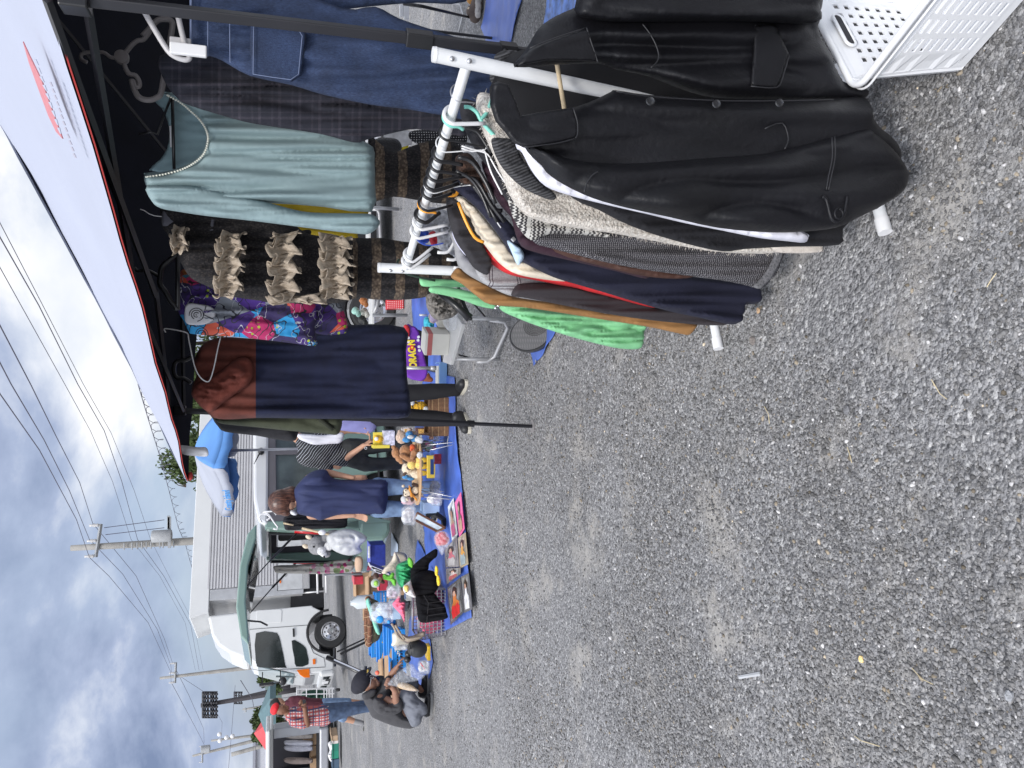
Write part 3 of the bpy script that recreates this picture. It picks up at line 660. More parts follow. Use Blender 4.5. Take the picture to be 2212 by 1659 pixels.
def ruffle(cx, y0, y1, hw, drift=0):
    n = max(4, int((y1-y0)/12)); mb_ = MB(); T_n = n*14; S_n = 10
    for lay in range(2):
        ph = rg.uniform(0, 6); rows = []; uvs = []
        for i in range(T_n+1):
            f = i/T_n; w_ = 2*math.pi*n*f*.62+ph+lay*1.9; row = []
            loc = .78+.30*math.sin(w_*.5+1)+.22*noise.noise(Vector((f*n*1.3, cx, lay*4)))
            for j in range(S_n+1):
                q = 2*j/S_n-1; a = abs(q); side = 1 if q > 0 else -1
                x = cx+drift*f+q*hw*loc+6*math.sin(w_*.5)
                yy = y0+(y1-y0)*f + a*9*math.sin(w_+side*.9) + 3*noise.noise(Vector((f*12, q*2, lay)))
                dep = .10+.020*lay+.035*math.sin(math.pi*f)+a**1.3*(.016+.026*(.5+.5*math.sin(w_+side*.7)))+.006*math.sin(w_*2.3+q*3)-.012*(a < .25)
                row.append(at(x, yy, YR-dep)); uvs.append((f*n*.1, q*.05))
            rows.append(row)
        mb_.sheet(uvs, rows)
    o = link('ruffle', mb_.mesh('ruffle'), mruff, t, True); s_ = o.modifiers.new('s', 'SOLIDIFY'); s_.thickness = .0018
ruffle(385, 492, 545, 18); ruffle(497, 505, 640, 30, -8); ruffle(612, 505, 645, 34, -2); ruffle(722, 508, 645, 34, 4); ruffle(640, 640, 652, 60)
# yellow shirt and black sleeve behind the mint sleeve
t = thing0('yellow_shirt', 560, 470, 3.35, 'bright yellow shirt just visible behind the mint sleeve', 'shirt', G1)
slab('shirt_body', [(520, 420), (600, 430), (780, 450), (790, 470), (772, 500), (768, 516), (700, 512), (620, 502), (571, 496), (520, 480)], 3.35, cloth('yellow cotton', (.62, .44, .02)), t, th=.03, amp=.02, g=7)
t = thing0('dark_blouse', 560, 500, 3.28, 'black blouse with a narrow hem beside the yellow shirt', 'blouse', G1)
slab('blouse_body', [(560, 492), (640, 498), (668, 496), (672, 505), (660, 512), (600, 510), (555, 508)], 3.28, cloth('black crepe', (.012, .012, .016)), t, th=.02, g=4)
t = thing0('wire_tag', 345, 465, 3.05, 'thin white wire end poking above the ruffled dress', 'wire')
b = MB(); b.tube([at(x, y, 3.0) for x, y in [(303, 452), (312, 455), (322, 462), (333, 466), (350, 468)]], .0016, n=5); b.build('wire', mwp, t)
# black hanger on the frame
t = thing0('black_hanger', 297, 585, 3.4, 'black plastic hanger hooked to the truss above the printed jacket', 'clothes hanger', 'hangers on the tent frame')
b = MB(); b.tube([at(x, y, 3.4) for x, y in smooth_poly([(290, 578), (297, 585), (320, 585), (338, 594), (346, 600)], 4, False)], .007, n=8)
b.tube([at(x, y, 3.4) for x, y in smooth_poly([(384, 548), (366, 562), (350, 577), (346, 600), (346, 615), (358, 632), (368, 650), (384, 668)], 4, False)], .011, n=8)
b.tube([at(384, 545, 3.4), at(384, 670, 3.4)], .009, n=8); b.build('hanger_frame', mbp, t, True)
# printed jackets
t = thing0('printed_jacket', 395, 680, 3.6, 'short purple, blue and red printed jacket with rose drawings, hanging nearest the rust hoodie', 'jacket', G1)
slab('jacket_body', [(383, 600), (381, 640), (384, 672), (396, 692), (408, 716), (420, 722), (500, 727), (560, 733), (620, 740), (681, 747), (683, 730), (680, 705), (682, 660), (650, 620), (560, 600), (450, 590)], 3.6, mprint, t, th=.05, amp=.035, fx=.06, fy=.004, seed=14, g=6, fine=.006)
slab('sleeve', [(640, 640), (645, 700), (690, 722), (735, 722), (750, 715), (748, 690), (735, 660), (700, 640)], 3.68, mprint, t, th=.04, amp=.03, g=5, seed=15)
b = MB(); mk = M('white ink drawing', (.55, .55, .58), .8)
slab('rose_print', [(401, 660), (398, 685), (405, 700), (425, 702), (445, 700), (462, 690), (466, 675), (455, 662), (430, 657), (412, 655)], 3.535, mk, t, th=.004, edge=3, g=3)
b = MB()
for k in range(4):
    b.tube([at(424+(.6+k*5)*math.cos(a), 680+(.6+k*4.6)*math.sin(a), 3.528) for a in [i*math.pi/8+k for i in range(13)]], .0016, n=4)
b.tube([at(x, y, 3.528) for x, y in [(445, 660), (440, 680), (462, 690)]], .0016, n=4); b.build('rose_outline', M('ink', (.02, .02, .03), .8), t)
t = thing0('printed_shirt', 390, 620, 3.75, 'printed shirt with white dots on red and orange behind the ruffled dress', 'shirt', G1)
def f_dotpr(t_, uv, ob):
    x, y = sepuv(t_, uv); c = ramp(t_, nz(t_, uv, 9, 2), [(.35, (.05, .14, .16)), (.45, (.26, .05, .03)), (.52, (.34, .12, .03)), (.62, (.10, .14, .03))], 'CONSTANT')
    return mixc(t_, mth(t_, 'LESS_THAN', vor(t_, uv, 26, rnd=.4), .30), c, (.42, .42, .42))
slab('shirt_body', [(386, 590), (384, 650), (430, 660), (560, 670), (650, 668), (640, 620), (500, 590), (420, 580)], 3.75, M('dotted print', (0, 0, 0), .85, fn=f_dotpr, var=.2), t, th=.03, amp=.02, g=8)
# rust and navy hoodie
t = thing0('two_tone_hoodie', 420, 850, 4.2, 'long navy hoodie with rust hood and shoulders beside the far tent leg', 'hoodie', G1)
slab('hoodie_body', [(422, 770), (440, 742), (480, 728), (553, 732), (640, 735), (700, 712), (760, 702), (873, 707), (877, 760), (880, 820), (886, 862), (881, 901), (800, 904), (733, 905), (640, 904), (553, 903), (500, 906), (463, 903), (443, 886), (424, 868), (414, 850), (416, 830), (424, 812), (418, 790)], 4.2, mrust, t, th=.06, edge=16, amp=.028, fx=.04, fy=.004, seed=17, g=6)
mrs = cloth('rust fleece', (.15, .034, .022), .9)
slab('hood', [(413, 850), (424, 830), (450, 815), (480, 800), (505, 778), (530, 772), (546, 785), (547, 810), (535, 832), (510, 850), (480, 872), (458, 890), (440, 884), (424, 868)], 4.11, mrs, t, th=.06, amp=.03, fx=.1, fy=.03, g=5, seed=18)
t = thing0('wire_hanger', 356, 709, 4.05, 'bent white wire hanger holding the rust and navy hoodie', 'clothes hanger', 'hangers on the tent frame')
b = MB(); b.tube([at(x, y, 4.05) for x, y in smooth_poly([(358, 718), (355, 710), (375, 712), (398, 717), (406, 722), (408, 735), (420, 790), (432, 814), (445, 824), (454, 820), (463, 790), (470, 755), (477, 725)], 3, False)], .0032, n=6); b.build('hanger_wire', mwp, t, True)
t = thing0('black_hanger', 380, 800, 4.6, 'black hanger with a square grip near the far corner of the canopy', 'clothes hanger', 'hangers on the tent frame')
b = MB(); b.tube([at(x, y, 4.6) for x, y in smooth_poly([(415, 770), (400, 778), (382, 780), (376, 790), (376, 806), (382, 816), (398, 818), (413, 828)], 3, False)], .012, n=8); b.build('hanger_frame', mbp, t, True)
t = thing0('olive_jacket', 460, 905, 4.6, 'olive green jacket hanging edge-on left of the navy hoodie', 'jacket', G1)
slab('jacket_body', [(455, 890), (470, 902), (553, 900), (735, 895), (739, 910), (737, 925), (728, 939), (700, 937), (628, 931), (553, 923), (500, 918), (470, 912)], 4.6, cloth('olive twill', (.048, .055, .032)), t, th=.06, amp=.02, g=5, seed=20)
b = MB(); b.tube([at(x, y, 4.53) for x, y in [(690, 905), (720, 928)]], .014, n=6); b.build('cuff_tab', cloth('dark olive', (.02, .024, .014)), t, True)
t = thing0('black_jacket', 460, 900, 4.75, 'black jacket behind the olive jacket at the far end of the tent', 'jacket', G1)
slab('jacket_body', [(455, 880), (460, 905), (470, 920), (487, 933), (553, 941), (600, 950), (632, 953), (642, 943), (640, 910), (560, 880)], 4.75, cloth('black crepe', (.012, .012, .016)), t, th=.06, amp=.02, g=5, seed=21)
# ---------------------------------------------------------------- white clothes rack
NT = Vector((.725, 1.67, 0)); FT = Vector((.395, 2.63, 0)); RU = (FT-NT).normalized(); RP = Vector((-RU.y, RU.x, 0))
rack = empty('clothes_rack', (NT+FT)/2, 'white steel clothes rack packed with garments on the gravel', 'clothes rack')
def post(p, ztop, zrail, pb=None):
    pb = pb or p; tp = p
    b = MB(); b.tube([pb+Vector((0, 0, .03)), p+Vector((0, 0, ztop))], .0165, n=20); o = b.build('upright', mwhite, rack, 40)
    b = MB(); b.tube([p+Vector((0, 0, ztop-.002)), p+Vector((0, 0, ztop+.006))], [.0175, .0165], n=20); b.build('end_cap', mwp, o, 40)
    for zb in (zrail-.005, ztop-.035): b = MB(); b.ell(p+Vector((-.010, -.0135, zb)), (.006, .004, .006)); b.build('bolt', msilver, o, True)
    p = pb; b = MB(); b.tube([p+RP*.27+Vector((0, 0, .017)), p-RP*.27+Vector((0, 0, .017))], .0165, n=18); f = b.build('foot', mwhite, rack, 40)
    for s in (-1, 1):
        b = MB(); b.tube([p+RP*.235*s+Vector((0, 0, .018)), p+RP*.278*s+Vector((0, 0, .018))], .019, n=18); b.build('foot_cap', mwp, f, 40)
NB = Vector((.675, 1.80, 0))
post(NT, at(940, 121, 1.67).z, 1.20, NB); post(FT, at(820, 578, 2.63).z, 1.20)
rz0, rz1 = at(1012, 168, 1.67), at(876, 578, 2.63)
b = MB(); b.tube([NT+Vector((0, 0, rz0.z)), FT+Vector((0, 0, rz1.z))], .0125, n=16); b.build('rail', mwhite, rack, 40)
RA, RB = NT+Vector((0, 0, rz0.z)), FT+Vector((0, 0, rz1.z))
def railpt(y):
    lo, hi = 0, 1
    for _ in range(30):
        m_ = (lo+hi)/2; p = RA.lerp(RB, m_)-CAM; yy = 829.5-F*p.x/p.dot(FW)
        if yy < y: lo = m_
        else: hi = m_
    return RA.lerp(RB, lo)
def pix(p):
    q = Vector(p)-CAM; f = q.dot(FW); return 1106-q.dot(UPV)/f*F, 829.5-q.x/f*F
G2 = 'garments packed on the white rack'; G3 = 'hangers on the white rack'
def garment(name, label, cat, Y, pts, mat, th=.03, extra=None, group=G2, **k):
    c = (sum(p[0] for p in pts[:1]), pts[0][1]); o = empty(name, at(pts[0][0], pts[0][1], Y), label, cat, group)
    k.setdefault('edge', 11); k.setdefault('amp', .016); k.setdefault('fx', .05); k.setdefault('fy', .0035); k.setdefault('seed', len(bpy.data.objects) % 97)
    slab('garment_body', pts, Y, mat, o, th=th, **k); return o
def hook(label, y, col, r=.0035, neck=(70, 20), arms=(), name='hanger', k=1.0, r0=None):
    p = railpt(y); Y = p.y; xr, yr = pix(p); s = 1.75/Y*k
    o = empty(name, p, label, 'clothes hanger', G3)
    pts = [(14, -17), (-4, -17), (-15, -9), (-18, 2), (-13, 14), (0, 22), (16, 23)]
    dy = [.016, .012, .0, -.010, -.016, -.018, -.016]
    P3 = [at(xr+a*s, yr+c*s, Y+d) for (a, c), d in zip(pts, dy)]
    P3.append(at(xr+neck[0]*s, yr+neck[1]*s, Y-.01))
    P3 = [Vector(q) for q in smooth_poly([tuple(q) for q in P3], 3, False)]
    b = MB(); b.tube(P3, r, n=8); b.build('hook', col, o, True)
    for a in arms:
        b = MB(); b.tube([at(x, y_, Y-.01) for x, y_ in smooth_poly(a, 3, False)], r0 or r*1.1, n=8); b.build('arm', col, o, True)
    return o
mmg = M('mint plastic', (.20, .56, .47), .35, var=.05); mor = M('orange plastic', (.80, .33, .03), .35, var=.05); mblu = M('blue wire', (.02, .06, .35), .4)
hook('silver wire hanger of the black leather jacket, nearest on the rail', 198, msilver, .0016, (38, 25), name='wire_hanger')
hook('thick white plastic hanger next to the mint one on the rack', 246, mwp, .0052, (75, 22))
hook('mint green plastic hanger showing between white hanger and cream knit', 252, mmg, .0045, (28, 30), arms=[[(1003, 231), (1015, 232), (1030, 243), (1040, 262), (1060, 285), (1083, 308)], [(1066, 208), (1050, 245), (1038, 258)]])
hook('black hanger with a slim hook, first after the mint hanger', 283, mbp, .0035, (90, 40), arms=[[(1000, 275), (1020, 280), (1035, 290), (1060, 330)], [(1050, 300), (1075, 310), (1100, 330)]])
hook('twisted white wire hanger, nearest of the two white wire ones', 308, mwp, .0018, (75, 18), arms=[[(997, 315), (1030, 325), (1048, 322), (1055, 312)], [(997, 320), (1020, 327), (1045, 325), (1052, 345), (1062, 375), (1085, 420)], [(1028, 325), (1048, 330), (1058, 340), (1075, 370), (1095, 400)]], name='wire_hanger', r0=.0022)
hook('heavy black hanger right behind the twisted white wire hanger', 330, mbp, .0055, (55, 30), arms=[[(990, 340), (1020, 350), (1050, 395), (1070, 440)]])
hook('black hanger in the middle of the rail, third of the black ones', 352, mbp, .0045, (60, 30), arms=[[(985, 370), (1015, 385), (1040, 420), (1060, 470)]])
hook('shiny black hanger hooked beside the black fur collar', 372, mbp, .0048, (80, 10), arms=[[(1000, 378), (1030, 390), (1060, 440), (1090, 480)]])
hook('black hanger with a flat shoulder bar by the burgundy garment', 392, mbp, .0055, (70, 6), arms=[[(995, 398), (1025, 390), (1050, 420), (1062, 450), (1085, 455)], [(1020, 398), (1045, 430), (1075, 480)]])
hook('twisted white wire hanger over the navy dress', 398, mwp, .0016, (60, 8), arms=[[(975, 405), (1010, 400), (1030, 402), (1042, 415), (1055, 450), (1082, 492)], [(1012, 400), (1030, 396)]], name='wire_hanger', r0=.002)
hook('black hanger just before the orange hanger on the rail', 412, mbp, .0052, (60, 8))
hook('orange plastic hanger inside the cream blouse', 440, mor, .0045, (30, 25), arms=[[(965, 422), (985, 421), (990, 405)], [(990, 437), (1005, 475), (1025, 512), (1045, 523)]])
hook('black hanger looped over the orange one', 437, mbp, .0042, (75, 8))
hook('fat black hanger of the charcoal jacket', 462, mbp, .0062, (50, -4))
hook('first of the three white plastic hangers behind the charcoal jacket', 478, mwp, .005, (80, 10))
hook('second of the three white plastic hangers behind the charcoal jacket', 497, mwp, .005, (90, 5))
hook('white plastic hanger with a tan garment, one before the end of the rail', 548, mwp, .005, (70, -20), arms=[[(945, 545), (965, 545), (975, 535), (985, 515)]])
hook('last white plastic hanger at the far end of the rail', 562, mwp, .005, (70, -20), arms=[[(965, 560), (985, 560), (990, 540)], [(980, 578), (1000, 580)], [(1035, 620), (1050, 640), (1070, 652), (1083, 648), (1080, 630)]])
t = empty('cable_tie', railpt(515), 'blue twisted wire wound round the rack rail', 'wire')
b = MB(); b.tube([at(x, y, 2.42) for x, y in smooth_poly([(905, 498), (897, 508), (903, 520), (915, 528), (930, 530), (945, 528), (958, 525)], 3, False)], .0022, n=6); b.build('wire', mblu, t, True)

# ---- black leather jacket, nearest
mlea = M('black leather', (.0055, .0055, .0075), .50, var=.3, vs=5, bump=.12, bs=160, spec=.33)
YJ = 1.53
t = empty('leather_jacket', at(1063, 200, YJ), 'large black leather jacket with wide collar and buttons, nearest on the rack', 'jacket', G2)
slab('back_panel', [(1062, 180), (1058, 205), (1066, 245), (1090, 285), (1140, 300), (1300, 260), (1500, 240), (1780, 215), (1780, 190), (1500, 150), (1300, 110), (1180, 100), (1100, 120)], YJ+.20, M('black lining', (.004, .004, .006), .7), t, th=.02, g=14)
slab('right_panel', [(1111, 145), (1128, 118), (1145, 92), (1165, 60), (1200, 35), (1260, 8), (1330, -30), (1500, -50), (1760, -50), (1766, 60), (1790, 110), (1820, 175), (1866, 186), (1868, 213), (1780, 215), (1659, 214), (1543, 211), (1470, 192), (1400, 165), (1330, 150), (1290, 137), (1200, 140)], YJ+.03, mlea, t, th=.05, edge=50, amp=.020, fx=.016, fy=.0030, seed=31, g=6, fine=.002)
slab('left_panel', [(1140, 262), (1200, 243), (1270, 222), (1318, 199), (1331, 195), (1401, 205), (1543, 214), (1659, 215), (1800, 213), (1867, 210), (1880, 250), (1900, 275), (1930, 300), (1945, 340), (1900, 380), (1700, 400), (1500, 420), (1350, 430), (1220, 390), (1150, 340), (1128, 300)], YJ, mlea, t, th=.05, edge=45, amp=.020, fx=.014, fy=.0025, seed=32, g=6, fine=.002)
slab('sleeve', [(1140, 318), (1160, 340), (1180, 372), (1220, 400), (1280, 428), (1350, 448), (1450, 470), (1550, 492), (1660, 502), (1740, 500), (1805, 492), (1850, 472), (1900, 445), (1945, 412), (1957, 375), (1939, 337), (1905, 300), (1884, 285), (1866, 276), (1794, 297), (1659, 331), (1506, 342), (1393, 352), (1293, 352), (1220, 340), (1170, 322)], YJ-.045, mlea, t, th=.06, edge=38, amp=.020, fx=.013, fy=.0040, seed=33, g=6, fine=.002)
slab('sleeve', [(1240, 20), (1290, 44), (1400, 48), (1600, 46), (1760, 50), (1768, 10), (1764, -60), (1500, -80), (1300, -60)], YJ-.03, mlea, t, th=.05, edge=35, amp=.018, fx=.02, fy=.003, seed=34, g=7, fine=.002)
slab('collar', [(1111, 146), (1128, 122), (1150, 104), (1200, 82), (1266, 59), (1275, 85), (1286, 118), (1291, 134), (1243, 131), (1181, 130), (1140, 138)], YJ-.045, mlea, t, th=.016, edge=5, g=4, sm=1, amp=.004, fx=.03, seed=35)
slab('collar', [(1063, 182), (1075, 176), (1098, 182), (1112, 215), (1125, 250), (1160, 243), (1238, 232), (1246, 262), (1248, 288), (1241, 300), (1206, 310), (1160, 316), (1131, 319), (1108, 308), (1090, 285), (1070, 262), (1058, 225)], YJ-.055, mlea, t, th=.016, edge=5, g=4, sm=1, amp=.004, fx=.03, seed=36)
slab('pocket', [(1630, 55), (1674, 52), (1704, 115), (1692, 160), (1677, 190), (1621, 186), (1628, 110)], YJ-.022, mlea, t, th=.003, edge=3, g=5, sm=1)
mseam = M('leather seam', (.014, .014, .017), .5)
b = MB()
for ln, yy in (([(1388, 52), (1402, 70), (1416, 95), (1423, 120), (1418, 135), (1406, 146)], YJ-.035), ([(1243, 299), (1206, 309), (1160, 315), (1133, 318)], YJ-.072), ([(1238, 233), (1247, 262), (1248, 288), (1243, 299)], YJ-.072), ([(1267, 60), (1275, 85), (1286, 118), (1291, 134)], YJ-.06), ([(1145, 104), (1200, 82), (1267, 60)], YJ-.058),
               ([(1785, 410), (1790, 380), (1798, 340), (1797, 297)], YJ-.108), ([(1790, 410), (1796, 380), (1804, 340), (1803, 295)], YJ-.108), ([(1262, 415), (1268, 395), (1280, 378), (1293, 370)], YJ-.10), ([(1331, 197), (1401, 208), (1543, 217), (1659, 218), (1800, 216)], YJ-.055), ([(1705, 118), (1693, 160), (1678, 189), (1622, 186)], YJ-.038), ([(1652, 278), (1690, 266), (1703, 300), (1695, 322)], YJ-.052)):
    b.tube([at(x, y, yy) for x, y in smooth_poly(ln, 3, False)], .0017, n=5)
b.build('piping', mseam, t, True)
for x, y in ((1405, 218), (1548, 224), (1684, 222)):
    b = MB(); p = at(x, y, YJ-.062); b.lathe(p, [(.002, -.002), (.0085, -.002), (.010, 0), (.008, .002), (.006, .001), (.002, .001)], 18, Matrix.Rotation(R(78), 3, 'X')); b.build('button', M('black button', (.012, .012, .014), .2, spec=.6), t, 40)
b = MB(); b.tube([at(x, y, YJ-.12) for x, y in smooth_poly([(1776, 425), (1785, 432), (1795, 470), (1808, 478), (1822, 465), (1828, 440), (1830, 424)], 3, False)], .004, n=6); b.tube(arc(at(1812, 462, YJ-.125), .011, 0, 6.28, (1, 0, 0), (0, 0, 1), 16), .0025, n=6); b.build('cuff_strap', mlea, t, True)
t2 = empty('wooden_hanger', at(1205, 180, YJ+.12), 'pale wooden hanger bar seen inside the leather jacket', 'clothes hanger', G3)
b = MB(); b.tube([at(1200, 120, YJ+.12), at(1219, 235, YJ+.12)], .0055, n=8); b.build('bar', M('pale wood', (.50, .40, .26), .7, var=.2, vs=40), t2, True)
# ---- the rest, near to far
garment('white_jacket', 'white piped jacket whose edge shows behind the leather sleeve', 'jacket', 1.68, [(1118, 300), (1116, 320), (1128, 330), (1148, 368), (1178, 402), (1230, 422), (1300, 440), (1400, 463), (1480, 482), (1560, 498), (1640, 514), (1700, 521), (1738, 524), (1746, 514), (1744, 505), (1700, 490), (1500, 440), (1300, 380), (1180, 320)], M('white vinyl', (.70, .70, .78), .45, var=.05), th=.022, edge=9)
garment('black_coat', 'long black coat hanging between the white jacket and cream knit', 'coat', 1.76, [(1180, 370), (1240, 430), (1290, 452), (1340, 478), (1400, 502), (1480, 526), (1560, 543), (1610, 538), (1700, 533), (1812, 529), (1816, 500), (1812, 460), (1500, 400), (1300, 360)], cloth('black wool', (.006, .006, .009), .9), th=.03, g=7)
garment('pale_trousers', 'pale linen trouser hem sticking out under the black coat', 'trousers', 1.82, [(1660, 500), (1670, 540), (1705, 547), (1772, 545), (1777, 535), (1770, 500)], cloth('pale linen', (.55, .50, .45)), th=.02, g=5)
o = garment('cream_knit', 'fluffy cream boucle cardigan on the mint hanger', 'cardigan', 1.90, [(1032, 205), (1028, 235), (1035, 262), (1050, 300), (1068, 340), (1085, 380), (1100, 420), (1125, 455), (1150, 472), (1200, 485), (1260, 495), (1330, 505), (1400, 518), (1480, 533), (1560, 545), (1680, 545), (1680, 500), (1500, 470), (1300, 420), (1180, 360), (1120, 300), (1080, 220), (1050, 200)], mfluf, th=.045, amp=.014, g=6)
# loose fibres of the boucle
rg = random.Random(8); b = MB(); bo = o.children[0]; vs_ = [v.co+Vector(o.location) for v in bo.data.vertices]; nn_ = [v.normal.copy() for v in bo.data.vertices]
for i in range(5200):
    k = rg.randrange(len(vs_)); p = vs_[k]+Vector((rg.uniform(-1, 1), rg.uniform(-.3, .3), rg.uniform(-1, 1)))*.004; n_ = nn_[k]
    d = (n_*1.0+Vector((rg.uniform(-1, 1), rg.uniform(-1, 1), rg.uniform(-1, 1)))*.9).normalized()*rg.uniform(.005, .013); s_ = d.orthogonal().normalized()*.0007
    b.add([p-s_, p+s_, p+d], [(0, 1, 2)])
b.build('fibres', mfluf, o)
garment('rib_cardigan', 'charcoal ribbed cardigan with tiny beads beside the leather collar', 'cardigan', 1.80, [(1062, 300), (1066, 325), (1080, 355), (1105, 385), (1140, 412), (1190, 432), (1200, 420), (1160, 385), (1130, 345), (1110, 305), (1085, 298)], mrib, th=.03, g=5)
garment('rib_sweater', 'dark ribbed sweater sleeve showing above the leather collar', 'sweater', 1.86, [(1068, 122), (1062, 150), (1058, 172), (1075, 182), (1110, 140), (1120, 112), (1095, 108), (1080, 112)], mrib, th=.03, g=5)
garment('black_vest', 'black garment with gathered top between the hangers near the cream knit', 'vest', 1.99, [(995, 215), (1000, 270), (1030, 330), (1060, 370), (1085, 420), (1110, 450), (1120, 420), (1085, 350), (1060, 290), (1040, 230)], cloth('black crepe', (.012, .012, .016)), th=.03, g=6)
garment('patterned_knit', 'black and white geometric knitted jacket under the cream knit', 'knitted jacket', 1.98, [(1092, 400), (1100, 445), (1112, 478), (1130, 505), (1150, 520), (1168, 512), (1200, 505), (1260, 508), (1320, 512), (1260, 480), (1180, 450), (1130, 420)], mgeo, th=.03, g=5)
o = garment('tweed_dress', 'charcoal tweed dress with white flecks and a patterned hem band', 'dress', 2.02, [(1154, 495), (1154, 524), (1190, 536), (1231, 547), (1306, 566), (1388, 582), (1481, 595), (1560, 606), (1606, 615), (1643, 624), (1660, 608), (1674, 590), (1690, 556), (1697, 525), (1640, 520), (1560, 515), (1400, 500), (1250, 490)], mtweed, th=.04, g=6)
slab('hem_band', [(1626, 618), (1643, 624), (1660, 608), (1674, 590), (1690, 556), (1696, 525), (1680, 524), (1672, 552), (1655, 585), (1638, 606)], 1.976, M('braid trim', (.13, .13, .14), .85, var=.5, vs=180), o, th=.006, edge=3, g=4)
garment('brown_dress', 'brown dress sliver under the tweed dress', 'dress', 2.07, [(1180, 500), (1200, 545), (1300, 575), (1400, 598), (1485, 601), (1500, 580), (1300, 530)], cloth('brown satin', (.055, .02, .012), .6), th=.03, g=6)
garment('burgundy_coat', 'deep burgundy coat with a square stud on its lapel', 'coat', 2.10, [(1040, 350), (1055, 395), (1072, 430), (1088, 452), (1104, 470), (1112, 500), (1126, 532), (1160, 546), (1206, 557), (1331, 586), (1394, 602), (1396, 588), (1300, 565), (1200, 520), (1140, 470), (1100, 400), (1065, 340)], cloth('burgundy wool', (.028, .008, .018)), th=.03, g=5)
b = MB(); p = at(1109, 517, 2.05); b.box(p, (.012, .006, .012), rot=Matrix.Rotation(R(45), 3, 'Y'))
tag(b.build('stud', msilver, bpy.data.objects['burgundy_coat'], bevel=.002))
garment('fur_collar_coat', 'coat with a brown and black fur collar among the black hangers', 'coat', 2.12, [(985, 338), (985, 360), (995, 395), (1020, 400), (1060, 420), (1075, 440), (1050, 390), (1030, 350), (1010, 330)], M('brown fur', (.06, .03, .02), .95, var=.8, vs=60, bump=1, bs=200), th=.04, g=4, amp=.02)
garment('sky_blue_shirt', 'light blue shirt hem tip between the burgundy coat and navy dress', 'shirt', 2.14, [(1095, 520), (1105, 545), (1115, 568), (1122, 572), (1132, 556), (1128, 540), (1110, 525)], cloth('pale blue cotton', (.45, .58, .72)), th=.012, g=4)
garment('navy_dress', 'long navy dress with a straight hem, the longest on the rack', 'dress', 2.20, [(975, 400), (985, 412), (1010, 432), (1035, 455), (1060, 485), (1085, 520), (1105, 552), (1129, 566), (1165, 585), (1204, 602), (1255, 617), (1309, 633), (1365, 650), (1421, 666), (1470, 678), (1509, 686), (1571, 700), (1594, 697), (1606, 673), (1610, 658), (1637, 655), (1641, 630), (1620, 612), (1500, 598), (1300, 560), (1160, 530), (1100, 480), (1060, 430), (1030, 395), (1000, 385)], cloth('navy jersey', (.006, .007, .024)), th=.05, amp=.022, g=6)
garment('cream_blouse', 'cream blouse on the orange hanger', 'blouse', 2.27, [(982, 428), (990, 436), (1005, 462), (1022, 492), (1040, 520), (1055, 540), (1075, 565), (1106, 588), (1150, 600), (1218, 608), (1225, 600), (1160, 575), (1110, 550), (1070, 500), (1030, 450), (1000, 425)], cloth('cream crepe', (.70, .62, .50), .8), th=.035, g=5)
garment('red_sweater', 'bright red sweater squeezed between the cream blouse and grey check shirt', 'sweater', 2.32, [(1038, 530), (1042, 545), (1055, 562), (1075, 580), (1106, 595), (1160, 606), (1218, 618), (1290, 634), (1350, 650), (1412, 665), (1420, 655), (1300, 620), (1180, 590), (1100, 560), (1060, 525), (1048, 522)], cloth('red knit', (.50, .015, .02)), th=.03, g=4)
garment('charcoal_blazer', 'charcoal blazer shoulder on the fat black hanger', 'blazer', 2.31, [(965, 428), (968, 470), (978, 505), (990, 530), (1005, 550), (1020, 575), (1040, 590), (1055, 592), (1062, 565), (1045, 530), (1030, 500), (1010, 465), (990, 430)], cloth('charcoal wool', (.022, .020, .024)), th=.035, g=5)
garment('lavender_shirt', 'pale lavender shirt behind the charcoal blazer', 'shirt', 2.38, [(975, 490), (980, 515), (995, 540), (1010, 556), (1028, 570), (1036, 562), (1020, 535), (1000, 505), (985, 488)], cloth('lavender cotton', (.56, .56, .70)), th=.02, g=4)
garment('grey_tee', 'soft grey marl t-shirt between the lavender shirt and tan jacket', 'shirt', 2.43, [(968, 495), (980, 530), (985, 560), (1000, 585), (1030, 605), (1060, 618), (1060, 600), (1030, 575), (1005, 545), (990, 510)], cloth('grey marl', (.26, .26, .27)), th=.03, g=5)
garment('grey_check_shirt', 'light grey shirt with a thin maroon check', 'shirt', 2.40, [(1026, 568), (1034, 552), (1044, 546), (1070, 566), (1120, 590), (1220, 608), (1300, 632), (1380, 660), (1330, 680), (1250, 664), (1180, 652), (1110, 641), (1075, 628), (1045, 612), (1030, 592)], mgplaid, th=.03, g=5)
garment('brown_slacks', 'long dark brown slacks hanging between the navy dress and green shirt', 'slacks', 2.34, [(1106, 630), (1114, 618), (1130, 612), (1200, 612), (1300, 634), (1420, 662), (1480, 672), (1545, 690), (1572, 700), (1540, 703), (1480, 699), (1400, 691), (1300, 676), (1200, 656), (1130, 643), (1106, 640)], cloth('dark brown twill', (.030, .024, .028)), th=.025, g=4, edge=8)
garment('tan_jacket', 'tan corduroy jacket with a white hanger poking out', 'jacket', 2.50, [(975, 600), (978, 588), (990, 578), (1010, 590), (1045, 610), (1075, 625), (1110, 640), (1200, 655), (1330, 675), (1420, 685), (1500, 698), (1503, 706), (1490, 723), (1465, 720), (1400, 706), (1300, 690), (1200, 674), (1130, 664), (1060, 658), (1030, 640), (1000, 615)], cloth('tan corduroy', (.27, .135, .045)), th=.03, g=4)
